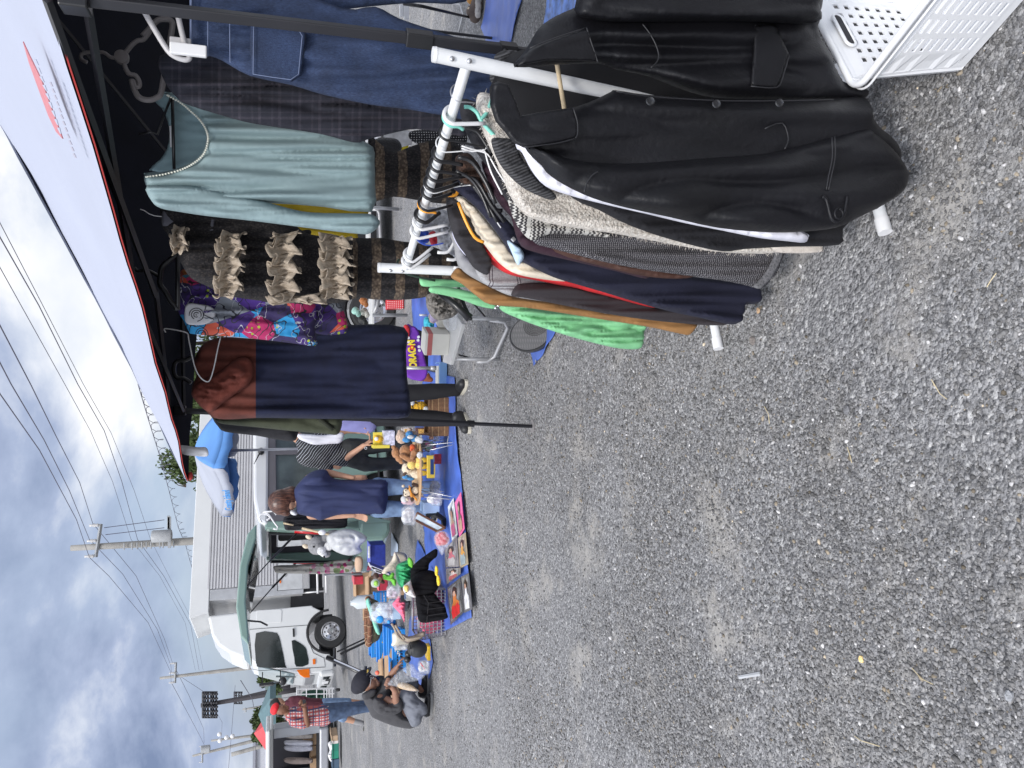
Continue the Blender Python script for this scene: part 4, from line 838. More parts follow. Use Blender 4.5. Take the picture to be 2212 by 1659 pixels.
o = garment('green_shirt', 'light green cotton overall shirt with buckled straps at the far end of the rack', 'shirt', 2.66, [(1078, 664), (1084, 652), (1110, 648), (1200, 664), (1300, 680), (1386, 696), (1391, 720), (1388, 745), (1378, 754), (1340, 753), (1300, 745), (1250, 732), (1200, 717), (1150, 700), (1115, 686), (1090, 675)], cloth('light green cotton', (.20, .50, .25), .85), th=.035, amp=.024, fx=.08, fy=.01, g=4)
mgc = MATS['light green cotton']
slab('strap', [(906, 604), (912, 601), (950, 603), (1000, 606), (1025, 611), (1020, 619), (980, 621), (930, 620), (910, 617)], 2.68, mgc, o, th=.012, g=3)
slab('strap', [(926, 625), (932, 619), (955, 618), (1000, 626), (1040, 638), (1068, 655), (1072, 664), (1062, 667), (1030, 660), (990, 645), (945, 635), (930, 632)], 2.63, mgc, o, th=.014, g=3, amp=.01)
b = MB()
for x, y in ((1059, 654), (1071, 665), (1077, 660)): b.ell(at(x, y, 2.60), (.006, .004, .006))
b.build('buckle', msilver, o, True)
t = empty('trouser_hanger', at(960, 635, 2.72), 'black hinged hanger standing out beyond the green straps', 'clothes hanger', G3)
b = MB(); b.tube([at(950, 633, 2.72), at(985, 660, 2.70), at(1015, 688, 2.68)], [.012, .012, .017], n=8); b.build('bar', mbp, t, True)
b = MB(); b.tube([at(990, 622, 2.74), at(1003, 660, 2.72), at(1017, 690, 2.68)], .007, n=8); b.tube([at(995, 625, 2.74), at(1048, 684, 2.76)], .0035, n=6); b.build('bar', mbp, t, True)
b = MB(); b.tube([at(x, y, 2.66) for x, y in smooth_poly([(862, 560), (858, 570), (866, 582), (880, 592), (910, 600), (940, 606)], 3, False)], .004, n=8); b.build('hook', M('dark green plastic', (.01, .03, .018), .3), t, True)

# ---------------------------------------------------------------- white laundry basket
c0 = Vector((.690, 1.515, 0)); d1 = Vector((.868, .496, 0)).normalized(); d2 = Vector((.496, -.868, 0)).normalized()
bk = empty('laundry_basket', c0+d1*.19+d2*.26, 'white perforated plastic laundry basket in the near corner beside the leather jacket', 'basket')
LW, LL_, HB, RC = .42, .56, .285, .05
def rrect(ins, z, n=6, org=c0):
    pts = []
    for cx, cy, a0 in ((RC, RC, 180), (LW-RC, RC, 270), (LW-RC, LL_-RC, 0), (RC, LL_-RC, 90)):
        cxx = cx+(ins if cx < LW/2 else -ins); cyy = cy+(ins if cy < LL_/2 else -ins)
        for i in range(n+1):
            a = R(a0+90*i/n); pts.append(org + d1*(cxx+RC*.8*math.cos(a)) + d2*(cyy+RC*.8*math.sin(a)) + Vector((0, 0, z)))
    return pts
def wall():
    b = MB(); ins0, ins1 = .035, 0.0; n = 6
    top = rrect(ins1, HB); bot = rrect(ins0, .01); k = len(top); rows = 8
    z0 = .10; z1 = .84
    for i in range(k):
        a, c = bot[i], bot[(i+1) % k]; A2, C2 = top[i], top[(i+1) % k]
        L0 = (c-a).length; straight = L0 > .1
        def P3(u, v): return a.lerp(A2, v).lerp(c.lerp(C2, v), u)
        if not straight:
            b.add([P3(0, 0), P3(1, 0), P3(1, 1), P3(0, 1)], [(0, 1, 2, 3)]); continue
        longw = L0 > .36; nc = int(L0/(.040 if longw else .026)); 
        nr = 9 if longw else 7
        us = [j/nc for j in range(nc+1)]; vs = [z0+(z1-z0)*j/nr for j in range(nr+1)]
        b.add([P3(0, 0), P3(1, 0), P3(1, z0), P3(0, z0)], [(0, 1, 2, 3)])
        b.add([P3(0, z1), P3(1, z1), P3(1, 1), P3(0, 1)], [(0, 1, 2, 3)])
        for r_ in range(nr):
            for q in range(nc):
                u0, u1, v0, v1 = us[q], us[q+1], vs[r_], vs[r_+1]
                fu, fv = (.14, .27) if longw else (.25, .25)
                handle = (not longw) and abs((u0+u1)/2-.5) < .22 and r_ >= nr-1
                o = [P3(u0, v0), P3(u1, v0), P3(u1, v1), P3(u0, v1)]
                if q in (0, nc-1): b.add(o, [(0, 1, 2, 3)]); continue
                iu0, iu1, iv0, iv1 = u0+(u1-u0)*fu, u1-(u1-u0)*fu, v0+(v1-v0)*fv, v1-(v1-v0)*fv
                inn = [P3(iu0, iv0), P3(iu1, iv0), P3(iu1, iv1), P3(iu0, iv1)]
                b.add(o+inn, [(0, 1, 5, 4), (1, 2, 6, 5), (2, 3, 7, 6), (3, 0, 4, 7)])
    return b
mbask = M('white basket plastic', (.74, .75, .77), .35, var=.03, sub=0.0)
o = wall().build('wall', mbask, bk); w_ = o.modifiers.new('w', 'WELD'); w_.merge_threshold = .0005; s_ = o.modifiers.new('s', 'SOLIDIFY'); s_.thickness = .0035; bv = o.modifiers.new('b', 'BEVEL'); bv.width = .0012; bv.segments = 1; bv.angle_limit = R(50)
b = MB(); b.tube(rrect(-.006, HB), .0085, n=10, closed=True); b.tube(rrect(-.012, HB-.016), .003, n=6, closed=True); b.build('rim', mbask, bk, True)
b = MB(); base = rrect(.035, .011)
b.prism(base, Vector((0, 0, -.003))); b.build('base', mbask, bk)
for f_, nm in ((.02, 0), (LL_-.02, 1)):
    c = c0 + d1*(LW/2) + d2*f_ + Vector((0, 0, HB*.87))
    if f_ > .3: continue
    pts = []
    for sx, sgn in ((1, 1), (-1, -1)):
        for i in range(9):
            a = R(-90+180*i/8)*1; pts.append(c + d1*sx*(.045+.014*math.cos(a)) + Vector((0, 0, .014*math.sin(a)*sx)))
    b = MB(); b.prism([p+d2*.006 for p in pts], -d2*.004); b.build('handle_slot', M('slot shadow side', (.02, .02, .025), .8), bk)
    b = MB(); b.tube([p+d2*.005 for p in pts], .004, n=8, closed=True); b.build('handle_lip', mbask, bk, True)
# ---------------------------------------------------------------- vehicles
class LF:
    """local frame: o origin, d forward, n sideways (away), z up"""
    def __init__(s, o, d, n): s.o, s.d, s.n = Vector(o), Vector(d).normalized(), Vector(n).normalized()
    def __call__(s, a, b, c): return s.o + s.d*a + s.n*b + Vector((0, 0, c))
    def on(s, x, y, b=0.0):
        """picture point on the plane at sideways offset b -> (a, z)"""
        r = ray(x, y); q = s.o+s.n*b; nn = Vector((-s.d.y, s.d.x, 0)); t_ = (q-CAM).dot(nn)/r.dot(nn); w_ = CAM+r*t_
        return (w_-s.o).dot(s.d), w_.z
    def rot(s): return Matrix((s.d, s.n, (0, 0, 1))).transposed()
def lprism(b, fr, prof, b0, b1): return b.prism([fr(a, b0, z) for a, z in prof], fr.n*(b1-b0))
mtw = M('truck white paint', (.66, .67, .67), .3, var=.03, vs=2, coat=.4)
malu = M('ribbed aluminium', (.62, .62, .63), .4, .35, var=.06, vs=4)
mdk = M('dark underbody', (.02, .02, .022), .7, var=.3)
mtyre = M('tyre rubber', (.02, .02, .021), .8, var=.2, vs=20)
mglass = M('dark window glass', (.02, .026, .026), .06, var=.3, vs=3, spec=.8)
mwgl = M('windscreen glass', (.16, .22, .24), .06, var=.3, vs=2, spec=.8)
morl = M('orange lens', (.75, .16, .01), .2, var=.1); mrl = M('red lens', (.45, .015, .02), .2, var=.1)
mchr = M('chrome', (.6, .6, .62), .18, .9, var=.05)
def wheel(fr, a, r, w, parent, b0=.04, rim=mchr, nb=8):
    rt = Matrix((fr.d, Vector((0, 0, 1)), fr.n)).transposed()
    b = MB(); b.lathe(fr(a, b0, r), [(r*.57, .03), (r*.60, 0), (r*.93, 0), (r, w*.15), (r, w*.85), (r*.93, w), (r*.55, w)], 40, rt, caps=False); o = b.build('wheel', mtyre, parent, 40)
    b = MB(); b.lathe(fr(a, b0, r), [(r*.02, -.005), (r*.18, -.012), (r*.22, .03), (r*.46, .05), (r*.54, .002), (r*.60, .004), (r*.60, .1)], 36, rt); b.build('rim', rim, o, 35)
    b = MB()
    for i in range(nb):
        an = 2*math.pi*i/nb; b.ell(fr(a+math.cos(an)*r*.36, b0-.0+.03, r+math.sin(an)*r*.36), (r*.055,)*3, n=6, m=4)
    b.build('wheel_holes', mdk, o)
    return o
tf = LF(Vector((-6.02, 19.22, 0)), (.87, .49, 0), (-.49, .87, 0))
trk = empty('box_truck', tf(2, .9, 0), 'white box truck with ribbed aluminium cargo body and tall roof fairing, parked behind the stalls', 'truck')
arch = [(.50*math.cos(R(a)), .40+.52*math.sin(R(a))) for a in range(0, 181, 15)]
prof = [(.66, .80), (.62, .78)]+arch[1:]+[(-.56, .42), (-.62, .32), (-.90, .34), (-.93, .60), (-.93, 1.02), (-.88, 1.22), (-.60, 2.02), (-.52, 2.18), (-.35, 2.28), (.1, 2.33), (.64, 2.33)]
b = MB(); lprism(b, tf, prof, 0, 1.72); b.build('cab', mtw, trk, bevel=.045, seg=3)
b = MB(); fp = [(-.42, 2.27), (-.40, 2.42), (-.26, 2.70), (-.06, 2.95), (.18, 3.10), (.60, 3.20), (.66, 3.18), (.66, 2.33)]
k = len(fp); vs = [tf(a, .06+.10*(z-2.3), z) for a, z in fp]+[tf(a, 1.66-.10*(z-2.3), z) for a, z in fp]
b.add(vs, [tuple(range(k)), tuple(reversed(range(k, 2*k)))]+[(i, i+k, (i+1) % k+k, (i+1) % k) for i in range(k)]); b.build('roof_fairing', mtw, trk, bevel=.06, seg=3)
def side_patch(name, mat, pts, b0, th, parent, fr=tf, bev=.01, sm=0):
    q = smooth_poly(pts, sm) if sm else pts
    b = MB(); lprism(b, fr, [fr.on(x, y, b0) for x, y in q], b0, b0-th); return b.build(name, mat, parent, bevel=bev)
Z5 = lambda zx, zy: (405.96+.2853*zx, 1261.8+.2853*zy)
def zp(l): return [Z5(*p) for p in l]
side_patch('window', mglass, zp([(515, 372), (650, 366), (680, 380), (700, 430), (737, 612), (730, 634), (545, 632), (520, 610), (512, 560)]), 0, .012, trk, sm=2)
side_patch('window', mglass, zp([(785, 428), (840, 440), (890, 480), (902, 520), (912, 608), (820, 625), (805, 560)]), 0, .012, trk, sm=2)
dr = [(445, 345), (913, 310), (917, 440), (950, 520), (1030, 560), (1040, 628), (545, 655), (470, 640)]
b = MB(); b.tube([tf(*((lambda a, z: (a, -.004, z))(*tf.on(*Z5(*p))))) for p in dr], .006, n=4, closed=True); b.build('door_seam', mdk, trk)
side_patch('sleeper_panel', mtw, zp([(520, 200), (700, 190), (712, 205), (708, 285), (695, 292), (530, 297), (518, 285)]), 0, .012, trk)
side_patch('door_handle', mbp, zp([(792, 338), (806, 338), (808, 400), (795, 400)]), 0, .03, trk, bev=.005)
side_patch('indicator', morl, zp([(822, 650), (920, 640), (923, 708), (880, 708), (850, 690)]), -.002, .015, trk)
side_patch('side_lamp', morl, zp([(944, 568), (966, 566), (966, 606), (946, 608)]), 0, .02, trk, bev=.006)
# front face parts (on the plane a = -.93)
def fbox(name, mat, b0, b1, z0, z1, a, th, bev=.01, par=None):
    b = MB(); c = tf(a-th/2, (b0+b1)/2, (z0+z1)/2); b.box(c, (th, b1-b0, z1-z0), rot=tf.rot()); return b.build(name, mat, par or trk, bevel=bev)
b = MB(); b.add([tf(-.905, .12, 1.25), tf(-.905, 1.6, 1.25), tf(-.625, 1.52, 2.06), tf(-.625, .2, 2.06)], [(0, 1, 2, 3)])
o = b.build('windscreen', mwgl, trk); s_ = o.modifiers.new('s', 'SOLIDIFY'); s_.thickness = .02
b = MB(); b.tube([tf(-.93, .3, 1.2), tf(-.78, .9, 1.65)], .012, n=5); b.build('wiper', mbp, trk)
bp_ = fbox('bumper', mtw, -.03, 1.75, .32, .66, -.90, .13, .05)
fbox('headlight', mglass, .06, .36, .42, .58, -1.02, .03, .03, bp_); fbox('headlight', mglass, 1.4, 1.68, .42, .58, -1.02, .03, .03, bp_)
fbox('fog_slot', mdk, .45, 1.3, .38, .50, -1.02, .012, 0, bp_)
g_ = fbox('grille', M('grille grey', (.22, .22, .23), .4), .25, 1.5, .78, .98, -.93, .03, .02)
fbox('number_plate', mwp, .7, 1.05, .42, .56, -1.035, .01, .004, bp_)
b = MB()
for z in (1.55, 1.95): b.tube([tf(-.80, -.02, z), tf(-1.08, -.14, z), tf(-1.10, -.14, 1.72)], .014, n=6)
b.build('mirror_arm', mbp, trk, True)
b = MB(); b.box(tf(-1.10, -.16, 1.86), (.06, .20, .32), rot=tf.rot()); b.build('mirror', mbp, trk, bevel=.02)
b = MB(); b.ell(tf(-1.06, -.12, 1.50), (.10, .05, .09)); b.build('mirror', mbp, trk, True)
wheel(tf, 0, .38, .22, trk, .0); wheel(tf, 4.4, .38, .42, trk, .02)
b = MB(); b.lathe(tf(0, -.01, .40), [(.505, 0), (.535, 0), (.535, .12), (.505, .12)], 40, Matrix((tf.d, Vector((0, 0, 1)), tf.n)).transposed()); 
b = MB(); b.tube([tf(.51*math.cos(R(a)), -.01, .41+.52*math.sin(R(a))) for a in range(0, 185, 10)], .03, n=6); b.build('wheel_arch', mdk, trk, True)
b = MB(); b.box(tf(2.6, .9, .66), (4.0, .9, .28), rot=tf.rot()); b.box(tf(.9, .85, .9), (.5, 1.2, .8), rot=tf.rot()); b.box(tf(0, .85, .45), (1.0, .9, .3), rot=tf.rot()); b.build('chassis', mdk, trk)
# cargo body
cz0, cz1, cs0, cs1 = 1.02, 3.56, .98, 6.0
cb = MB(); lprism(cb, tf, [(cs0, cz0), (cs0, cz1), (cs1, cz1), (cs1, cz0)], .02, 2.05); cargo = cb.build('cargo_body', malu, trk, bevel=.01)
b = MB(); lprism(b, tf, [(cs0-.30, 3.18), (cs0-.42, 3.58), (cs0-.40, 3.60), (cs1, 3.60), (cs1, 3.18)], -.05, 2.1)
b.build('upper_wing', mtw, cargo, bevel=.02)
rb = MB(); nrow = []; z = 1.62; rows = []
zz_ = []
while z < 3.17: zz_ += [(z, 0), (z+.034, 0), (z+.038, -.045), (z+.066, -.045)]; z += .070
rows = [[tf(cs0+.25, -.0+o_, z_), tf(cs1, -.0+o_, z_)] for z_, o_ in zz_]
rb.sheet([(0, 0)]*(2*len(rows)), rows); o = rb.build('ribbed_panel', M('ribbed white aluminium', (.58, .575, .59), .4, .25, var=.06, vs=3), cargo)
s_ = o.modifiers.new('s', 'SOLIDIFY'); s_.thickness = .01
rb = MB(); lprism(rb, tf, [(cs0+.10, 1.02), (cs0+.10, 1.60), (cs1, 1.60), (cs1, 1.02)], 0.02, -.035); rb.build('drop_side', M('aluminium panel', (.55, .56, .57), .4, .3), cargo, bevel=.01)
rb = MB(); lprism(rb, tf, [(cs0-.02, 1.0), (cs0-.02, 3.17), (cs0+.24, 3.17), (cs0+.24, 1.62), (cs0+.09, 1.62), (cs0+.09, 1.0)], 0.03, -.04); rb.build('corner_post', M('grey corner post', (.42, .43, .45), .4, .2), cargo, bevel=.01)
rb = MB()
for s0 in (1.3, 2.6, 3.9): rb.box(tf(s0, -.05, 1.55), (.10, .012, .035), rot=tf.rot())
rb.build('side_marker', morl, cargo)
b = MB()
for z in (.45, .66): b.tube([tf(.95, .05, z), tf(3.4, .05, z)], .028, n=8)
for s0 in (1.0, 3.3): b.tube([tf(s0, .06, .45), tf(s0, .06, 1.0)], .022, n=8)
b.build('side_guard', malu, trk, True)
text('small_lettering', 'Growk', tf(1.55, -.044, 1.42), .10, M('print grey', (.2, .2, .2), .6), trk, xdir=tf.d, ext=.002)
# antenna-like short black aerial is on the van
# ---- green and white kei van
vf = LF(Vector((-1.90, 10.10, 0)), (.866, .5, 0), (-.5, .866, 0))
van = empty('small_van', vf(1.6, .7, 0), 'small green and white van with its tailgate raised and clothes hung on it', 'van')
mgreen = M('sage green paint', (.19, .29, .25), .25, var=.06, vs=1.5, coat=.6)
mvw = M('van white paint', (.66, .67, .68), .25, var=.03, coat=.5)
mvg = M('grey window frame', (.11, .105, .12), .35, var=.05)
VL, VW = 3.25, 1.40
def vprof(b0, b1, prof, name, mat, bev=.02, par=None):
    b = MB(); lprism(b, vf, prof, b0, b1); return b.build(name, mat, par or van, bevel=bev)
varch = [(.50+.33*math.cos(R(a)), .28+.36*math.sin(R(a))) for a in range(180, -1, -15)]
varch2 = [(2.62+.33*math.cos(R(a)), .28+.36*math.sin(R(a))) for a in range(180, -1, -15)]
low = [(.0, .42), (.02, .24), (.12, .17)]+varch[1:-1]+[(.86, .17), (2.26, .17)]+varch2[1:-1]+[(2.98, .2), (3.2, .3), (3.25, .7), (3.12, 1.08), (.10, 1.10), (.03, .7)]
bd = vprof(0, .07, low, 'side_panel', mgreen, .02); vprof(VW-.07, VW, low, 'side_panel', mgreen, .02)
vprof(.07, VW-.07, [(2.9, .25), (3.22, .3), (3.25, .7), (3.12, 1.08), (2.9, 1.08)], 'nose', mgreen)
top = [(.12, 1.72), (.20, 1.84), (.5, 1.90), (1.6, 1.92), (2.4, 1.88), (2.62, 1.74), (2.5, 1.72)]
vprof(-.01, VW+.01, top, 'roof', mvw, .035)
for b0, b1 in ((.01, .06), (VW-.06, VW-.01)):
    vprof(b0, b1, [(.10, 1.08), (.14, 1.73), (2.55, 1.73), (2.55, 1.64), (.30, 1.62), (.30, 1.16), (.44, 1.10)], 'window_frame', mvg, .008)
    for s0, s1 in ((1.12, 1.20), (2.0, 2.08)): vprof(b0, b1, [(s0, 1.09), (s0, 1.64), (s1, 1.64), (s1, 1.09)], 'pillar', mvg, .004)
    vprof(b0, b1, [(2.55, 1.72), (2.45, 1.72), (2.98, 1.08), (3.1, 1.08)], 'pillar', mvg, .004)
mclr = M('van side glass', (.05, .065, .065), .05, var=.5, vs=4, spec=.8)
for s0, s1 in ((.30, 1.12), (1.20, 2.0), (2.08, 2.5)): vprof(.03, .038, [(s0, 1.10), (s0, 1.63), (s1, 1.63), (s1, 1.10)], 'window', mclr, 0)
vprof(.12, VW-.12, [(.35, 1.12), (.35, 1.6), (.42, 1.6), (.42, 1.12)], 'headrest', M('seat fabric', (.03, .028, .027), .9), .03)
vprof(.03, VW-.03, [(.02, .52), (.02, .62), (2.9, .62), (2.9, .52)], 'floor', mdk, 0)
vprof(.08, VW-.08, [(1.3, .62), (1.3, 1.5), (1.42, 1.5), (1.45, .62)], 'rear_seat', MATS['seat fabric'], .05)
vprof(.0, .075, [(2.0, .2), (2.0, 1.08), (2.012, 1.08), (2.012, .2)], 'door_seam', mdk, 0)
b = MB(); b.box(vf(1.2, .0, .30), (2.0, .03, .02), rot=vf.rot()); b.build('sill_line', mdk, van)
bm_ = vprof(-.01, VW+.01, [(-.10, .24), (-.13, .30), (-.13, .56), (-.02, .60), (.12, .58), (.12, .20), (-.02, .20)], 'bumper', mgreen, .04)
for b0 in (.10, 1.12): 
    b = MB(); b.box(vf(-.135, b0+.09, .36), (.02, .18, .06), rot=vf.rot()); b.build('reflector', mrl, bm_, bevel=.005)
for b0 in (.0, VW-.13):
    fr_ = vprof(b0, b0+.13, [(.0, .58), (.02, 1.1), (.10, 1.76), (.20, 1.76), (.16, .58)], 'rear_pillar', mgreen if b0 < .5 else mgreen, .02)
    b = MB(); b.tube([vf(.0+.10*(z-.9)/.8, b0+.05, z) for z in (1.02, 1.2, 1.40)], .028, n=6); b.build('tail_light', mrl, fr_, True)
b = MB(); seal = [vf(.0, .12, .66), vf(.0, .28, .57), vf(.0, VW-.28, .57), vf(.0, VW-.12, .66), vf(.07, VW-.12, 1.70), vf(.07, .12, 1.70)]
b.tube(seal, .02, n=6, closed=True); b.build('door_seal', mbp, van)
wheel(vf, .50, .27, .16, van, .03, mtyre, 0); wheel(vf, 2.62, .27, .16, van, .03, mchr, 4)
b = MB(); b.box(vf(.68, .5, .42), (.62, .8, .3), rot=vf.rot()); b.box(vf(1.6, .7, .3), (2.4, .9, .2), rot=vf.rot()); b.build('underbody', mdk, van)
# raised tailgate
tg = [(.18, 1.86), (.05, 1.97), (-.35, 2.05), (-.85, 2.08), (-1.20, 2.02), (-1.30, 1.93), (-1.18, 1.93), (-.8, 1.97), (-.35, 1.95), (.0, 1.86)]
tgo = vprof(.02, VW-.02, tg, 'tailgate', mgreen, .02)
vprof(.15, VW-.15, [(-.05, 1.875), (-.62, 1.965), (-.62, 1.95), (-.05, 1.86)], 'rear_window', mglass, 0, tgo)
b = MB(); b.box(vf(-1.18, .5, 1.965), (.08, .10, .05), rot=vf.rot()); b.ell(vf(-1.17, .20, 1.955), (.05, .05, .03)); b.build('latch', mvw, tgo)
for b0 in (.06, VW-.06):
    b = MB(); b.tube([vf(.05, b0, 1.36), vf(-.28, b0, 1.68)], .015, n=6); b.tube([vf(-.28, b0, 1.68), vf(-.62, b0, 1.98)], .008, n=6); b.build('gas_strut', mbp, tgo)
b = MB(); b.tube([vf(-1.0, .1, 1.96), vf(-1.03, .1, 1.80), vf(-1.08, .1, 1.72)], .012, n=5); b.build('pull_strap', mbp, tgo)
b = MB(); b.tube([at(562, 977, 10.6), at(549, 1002, 10.4)], [.012, .004], n=6); b.ell(at(564, 975, 10.62), (.05, .05, .04)); b.build('roof_aerial', mbp, van)

# ---- far silver van, tailgate open, facing us
ff = LF(Vector((-9.1, 22.0, 0)), (0, 1, 0), (-1, 0, 0))
fv = empty('far_van', ff(1.5, .9, 0), 'silver van with its open back full of boxes and clothes', 'van')
msv = M('silver paint', (.36, .37, .40), .3, .3, var=.05)
def fbx(name, mat, x0, x1, y0, y1, Y, d, par=fv, bev=.02):
    """block seen between picture rows/columns, front face at distance Y, depth d"""
    a, c = at(x0, y0, Y), at(x1, y1, Y); b = MB()
    b.box(((a.x+c.x)/2, Y+d/2, (a.z+c.z)/2), (abs(a.x-c.x), d, abs(a.z-c.z))); return b.build(name, mat, par, bevel=bev)
fbx('roof', mtw, 583, 590, 1576, 1740, 22, 1.0, bev=.03); fbx('bumper', msv, 690, 710, 1574, 1740, 21.9, .3, bev=.05)
fbx('side_pillar', msv, 590, 692, 1575, 1584, 22, .35, bev=.03); fbx('side_pillar', msv, 590, 692, 1728, 1740, 22, 3.5, bev=.03)
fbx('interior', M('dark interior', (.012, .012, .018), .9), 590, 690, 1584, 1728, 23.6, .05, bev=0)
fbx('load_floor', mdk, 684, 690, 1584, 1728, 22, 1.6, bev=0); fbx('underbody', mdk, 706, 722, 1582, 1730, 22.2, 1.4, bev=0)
fbx('tailgate', mtw, 574, 583, 1580, 1740, 21.0, 1.0, bev=.03)
b = MB(); wheel(LF(ff(.7, .02, 0), (1, 0, 0) if 0 else (0, 1, 0), (-1, 0, 0)), 0, .31, .2, fv, 0)
def simple(name, label, cat, x, y, Y, group=None): return empty(name, at(x, y, Y), label, cat, group)
mcard = M('cardboard', (.38, .25, .15), .85, var=.12, vs=10)
for i, (x0, x1, y0, y1, dy, lb) in enumerate([(668, 684, 1586, 1608, 22.2, 'brown box standing lowest in the back of the far silver van beside its pillar'), (670, 684, 1640, 1660, 22.3, 'brown box with a printed mark by the open edge of the far silver van'), (655, 668, 1590, 1606, 22.5, 'second brown box stacked in the far silver van'), (672, 684, 1612, 1636, 22.4, 'brown box behind the white shirts in the far silver van')]):
    o = simple('cardboard_box', lb, 'box', x1, y0, dy, 'boxes loaded in the far van'); fbx('carton', mcard, x0, x1, y0, y1, dy, .4, o, .005)
for y0, lb, c in ((1588, 'beige jacket hung by the pillar of the far silver van', (.40, .36, .33)), (1604, 'first white shirt hung in the back of the far silver van', (.60, .60, .66)), (1615, 'second white shirt hung in the back of the far silver van', (.52, .52, .58)), (1642, 'pinkish beige shirt lying across the boxes of the far silver van', (.34, .27, .24))):
    o = simple('hung_shirt', lb, 'shirt', 620, y0, 22.1, 'clothes in the far van'); slab('shirt_body', [(613, y0), (618, y0-5), (640, y0-6), (672, y0-4), (676, y0+1), (672, y0+7), (640, y0+9), (619, y0+6)], 22.1, cloth('far cloth %d' % y0, c), o, th=.08, amp=.05, fx=.3, g=2.5)
for x0, x1, y0, y1, lb, c, cat in ((716, 730, 1590, 1600, 'cardboard box on the ground under the far van bumper', (.40, .28, .18), 'box'), (719, 731, 1601, 1606, 'white carton beside the green crates by the far van', (.6, .55, .53), 'box'), (718, 732, 1607, 1622, 'dark green crate in the row below the far van, nearer its brown box', (.01, .16, .11), 'crate'), (718, 732, 1623, 1638, 'dark green crate in the row below the far van, farther from its brown box', (.01, .20, .13), 'crate'), (718, 733, 1641, 1665, 'dark blue storage box at the edge of the view by the far van', (.05, .09, .14), 'crate')):
    o = simple(cat if cat != 'box' else 'cardboard_box', lb, cat, x1, y0, 21, 'boxes in front of the far van'); fbx('container', M('goods %s%d' % (cat, x0+y0), c, .6), x0, x1, y0, y1, 20.6, .5, o, .01)
    fbx('rim', M('goods %s%d' % (cat, x0+y0), c, .6), x0-.6, x0+1, y0-.6, y1+.6, 20.57, .55, o, .004)
o = simple('laundry_heap', 'heap of white bags and cloths on the crates by the far van', 'cloth', 714, 1615, 20.6); slab('heap', [(716, 1600), (708, 1606), (712, 1620), (708, 1632), (714, 1645), (719, 1640), (719, 1602)], 20.8, mwp, o, th=.15, amp=.08, fx=.4, fy=.3, g=2)
# dark parked car behind the dress
cf = LF(Vector((.55, 10.9, 0)), (1, .1, 0), (-.1, 1, 0))
car = empty('parked_car', cf(1.5, .8, 0), 'dark parked car with silver alloy wheel glimpsed behind the ruffled dress', 'car')
b = MB(); lprism(b, cf, [(-.4, .3), (-.5, .6), (-.42, .85), (.1, .98), (.6, 1.4), (2.2, 1.45), (2.8, 1.0), (3.6, .85), (3.7, .4), (3.3, .28)]+[(2.9+.36*math.cos(R(a)), .3+.36*math.sin(R(a))) for a in range(15, 166, 15)]+[(2.5, .25), (.95, .25)]+[(.5+.38*math.cos(R(a)), .3+.38*math.sin(R(a))) for a in range(15, 166, 15)], 0, 1.6); b.build('body', M('black car paint', (.012, .013, .016), .2, coat=.6), car, bevel=.06, seg=3)
wheel(cf, .5, .32, .2, car, -.03, mchr, 6); wheel(cf, 2.9, .32, .2, car, -.03, mchr, 6)
b = MB(); lprism(b, cf, [(.35, 1.0), (.72, 1.34), (2.1, 1.38), (2.5, 1.02)], -.012, .0); b.build('window', mglass, car)

# ---------------------------------------------------------------- sun umbrella of the next stall
ut = at(413, 982, 8.8); ux = Vector((.97, .24, 0)); 
umb = empty('sun_umbrella', (ut.x, ut.y+.9, 0), 'faded blue and white square sun umbrella with a printed valance above the green van', 'umbrella')
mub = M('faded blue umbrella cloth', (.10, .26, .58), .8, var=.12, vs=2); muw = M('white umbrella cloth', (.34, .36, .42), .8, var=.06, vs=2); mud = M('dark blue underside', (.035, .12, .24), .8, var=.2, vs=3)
apex = at(419, 975, 9.9)
C0, CL, CR = at(461, 1012, 8.3), at(478, 1114, 9.35), at(476, 884, 9.35)
rim = [C0, CR, CR+CL-C0, CL]; n8 = 4
for i in range(n8):
    mt = [mub, muw, mub, muw][i]; p, q = rim[i], rim[(i+1) % n8]; rows = []; b = MB(); N_ = 12
    for k in range(9):
        f = k/8; rows.append([apex.lerp(p, f).lerp(apex.lerp(q, f), u/N_)+Vector((0, 0, .05*math.sin(math.pi*f)-.06*math.sin(math.pi*u/N_)*f)) for u in range(N_+1)])
    b.sheet([(0, 0)]*(9*(N_+1)), rows); o = b.build('canopy_panel', [mt, mud], umb, True); s_ = o.modifiers.new('s', 'SOLIDIFY'); s_.thickness = .006; s_.offset = 0
    b = MB(); out = (p+q)/2-apex; out.z = 0; out = out.normalized()*.02; e = [p.lerp(q, u/N_)+Vector((0, 0, -.06*math.sin(math.pi*u/N_))) for u in range(N_+1)]
    b.sheet([(0, 0)]*(2*(N_+1)), [e, [v+out+Vector((0, 0, -.105-.012*math.sin(j*1.9))) for j, v in enumerate(e)]]); o = b.build('valance', [muw if i % 2 else mub, mud], umb, True); s_ = o.modifiers.new('s', 'SOLIDIFY'); s_.thickness = .005; s_.offset = 0
b = MB(); b.tube([apex+Vector((0, 0, .06)), (apex.x, apex.y, .02)], .017, n=10); b.build('pole', M('grey pole', (.40, .40, .42), .4, .3), umb, True)
b = MB(); b.ell(apex+Vector((0, 0, .05)), (.045, .045, .05)); b.build('finial', mwp, umb, True)
for r_ in rim:
    b = MB(); b.tube([apex-Vector((0, 0, .03)), r_-Vector((0, 0, .02))], .006, n=4); b.build('rib', mwp, umb)
p, q = CL, C0; xd = (q-p).normalized()
text('valance_lettering', 'Coasty island', (p+q)/2+Vector((0, 0, -.105))+Vector((xd.y, -xd.x, 0))*.085+Vector((0, 0, -.0)), .105, M('blue print', (.10, .33, .70), .7), umb, xdir=xd, ext=.002, bold=.002, sx=.95)

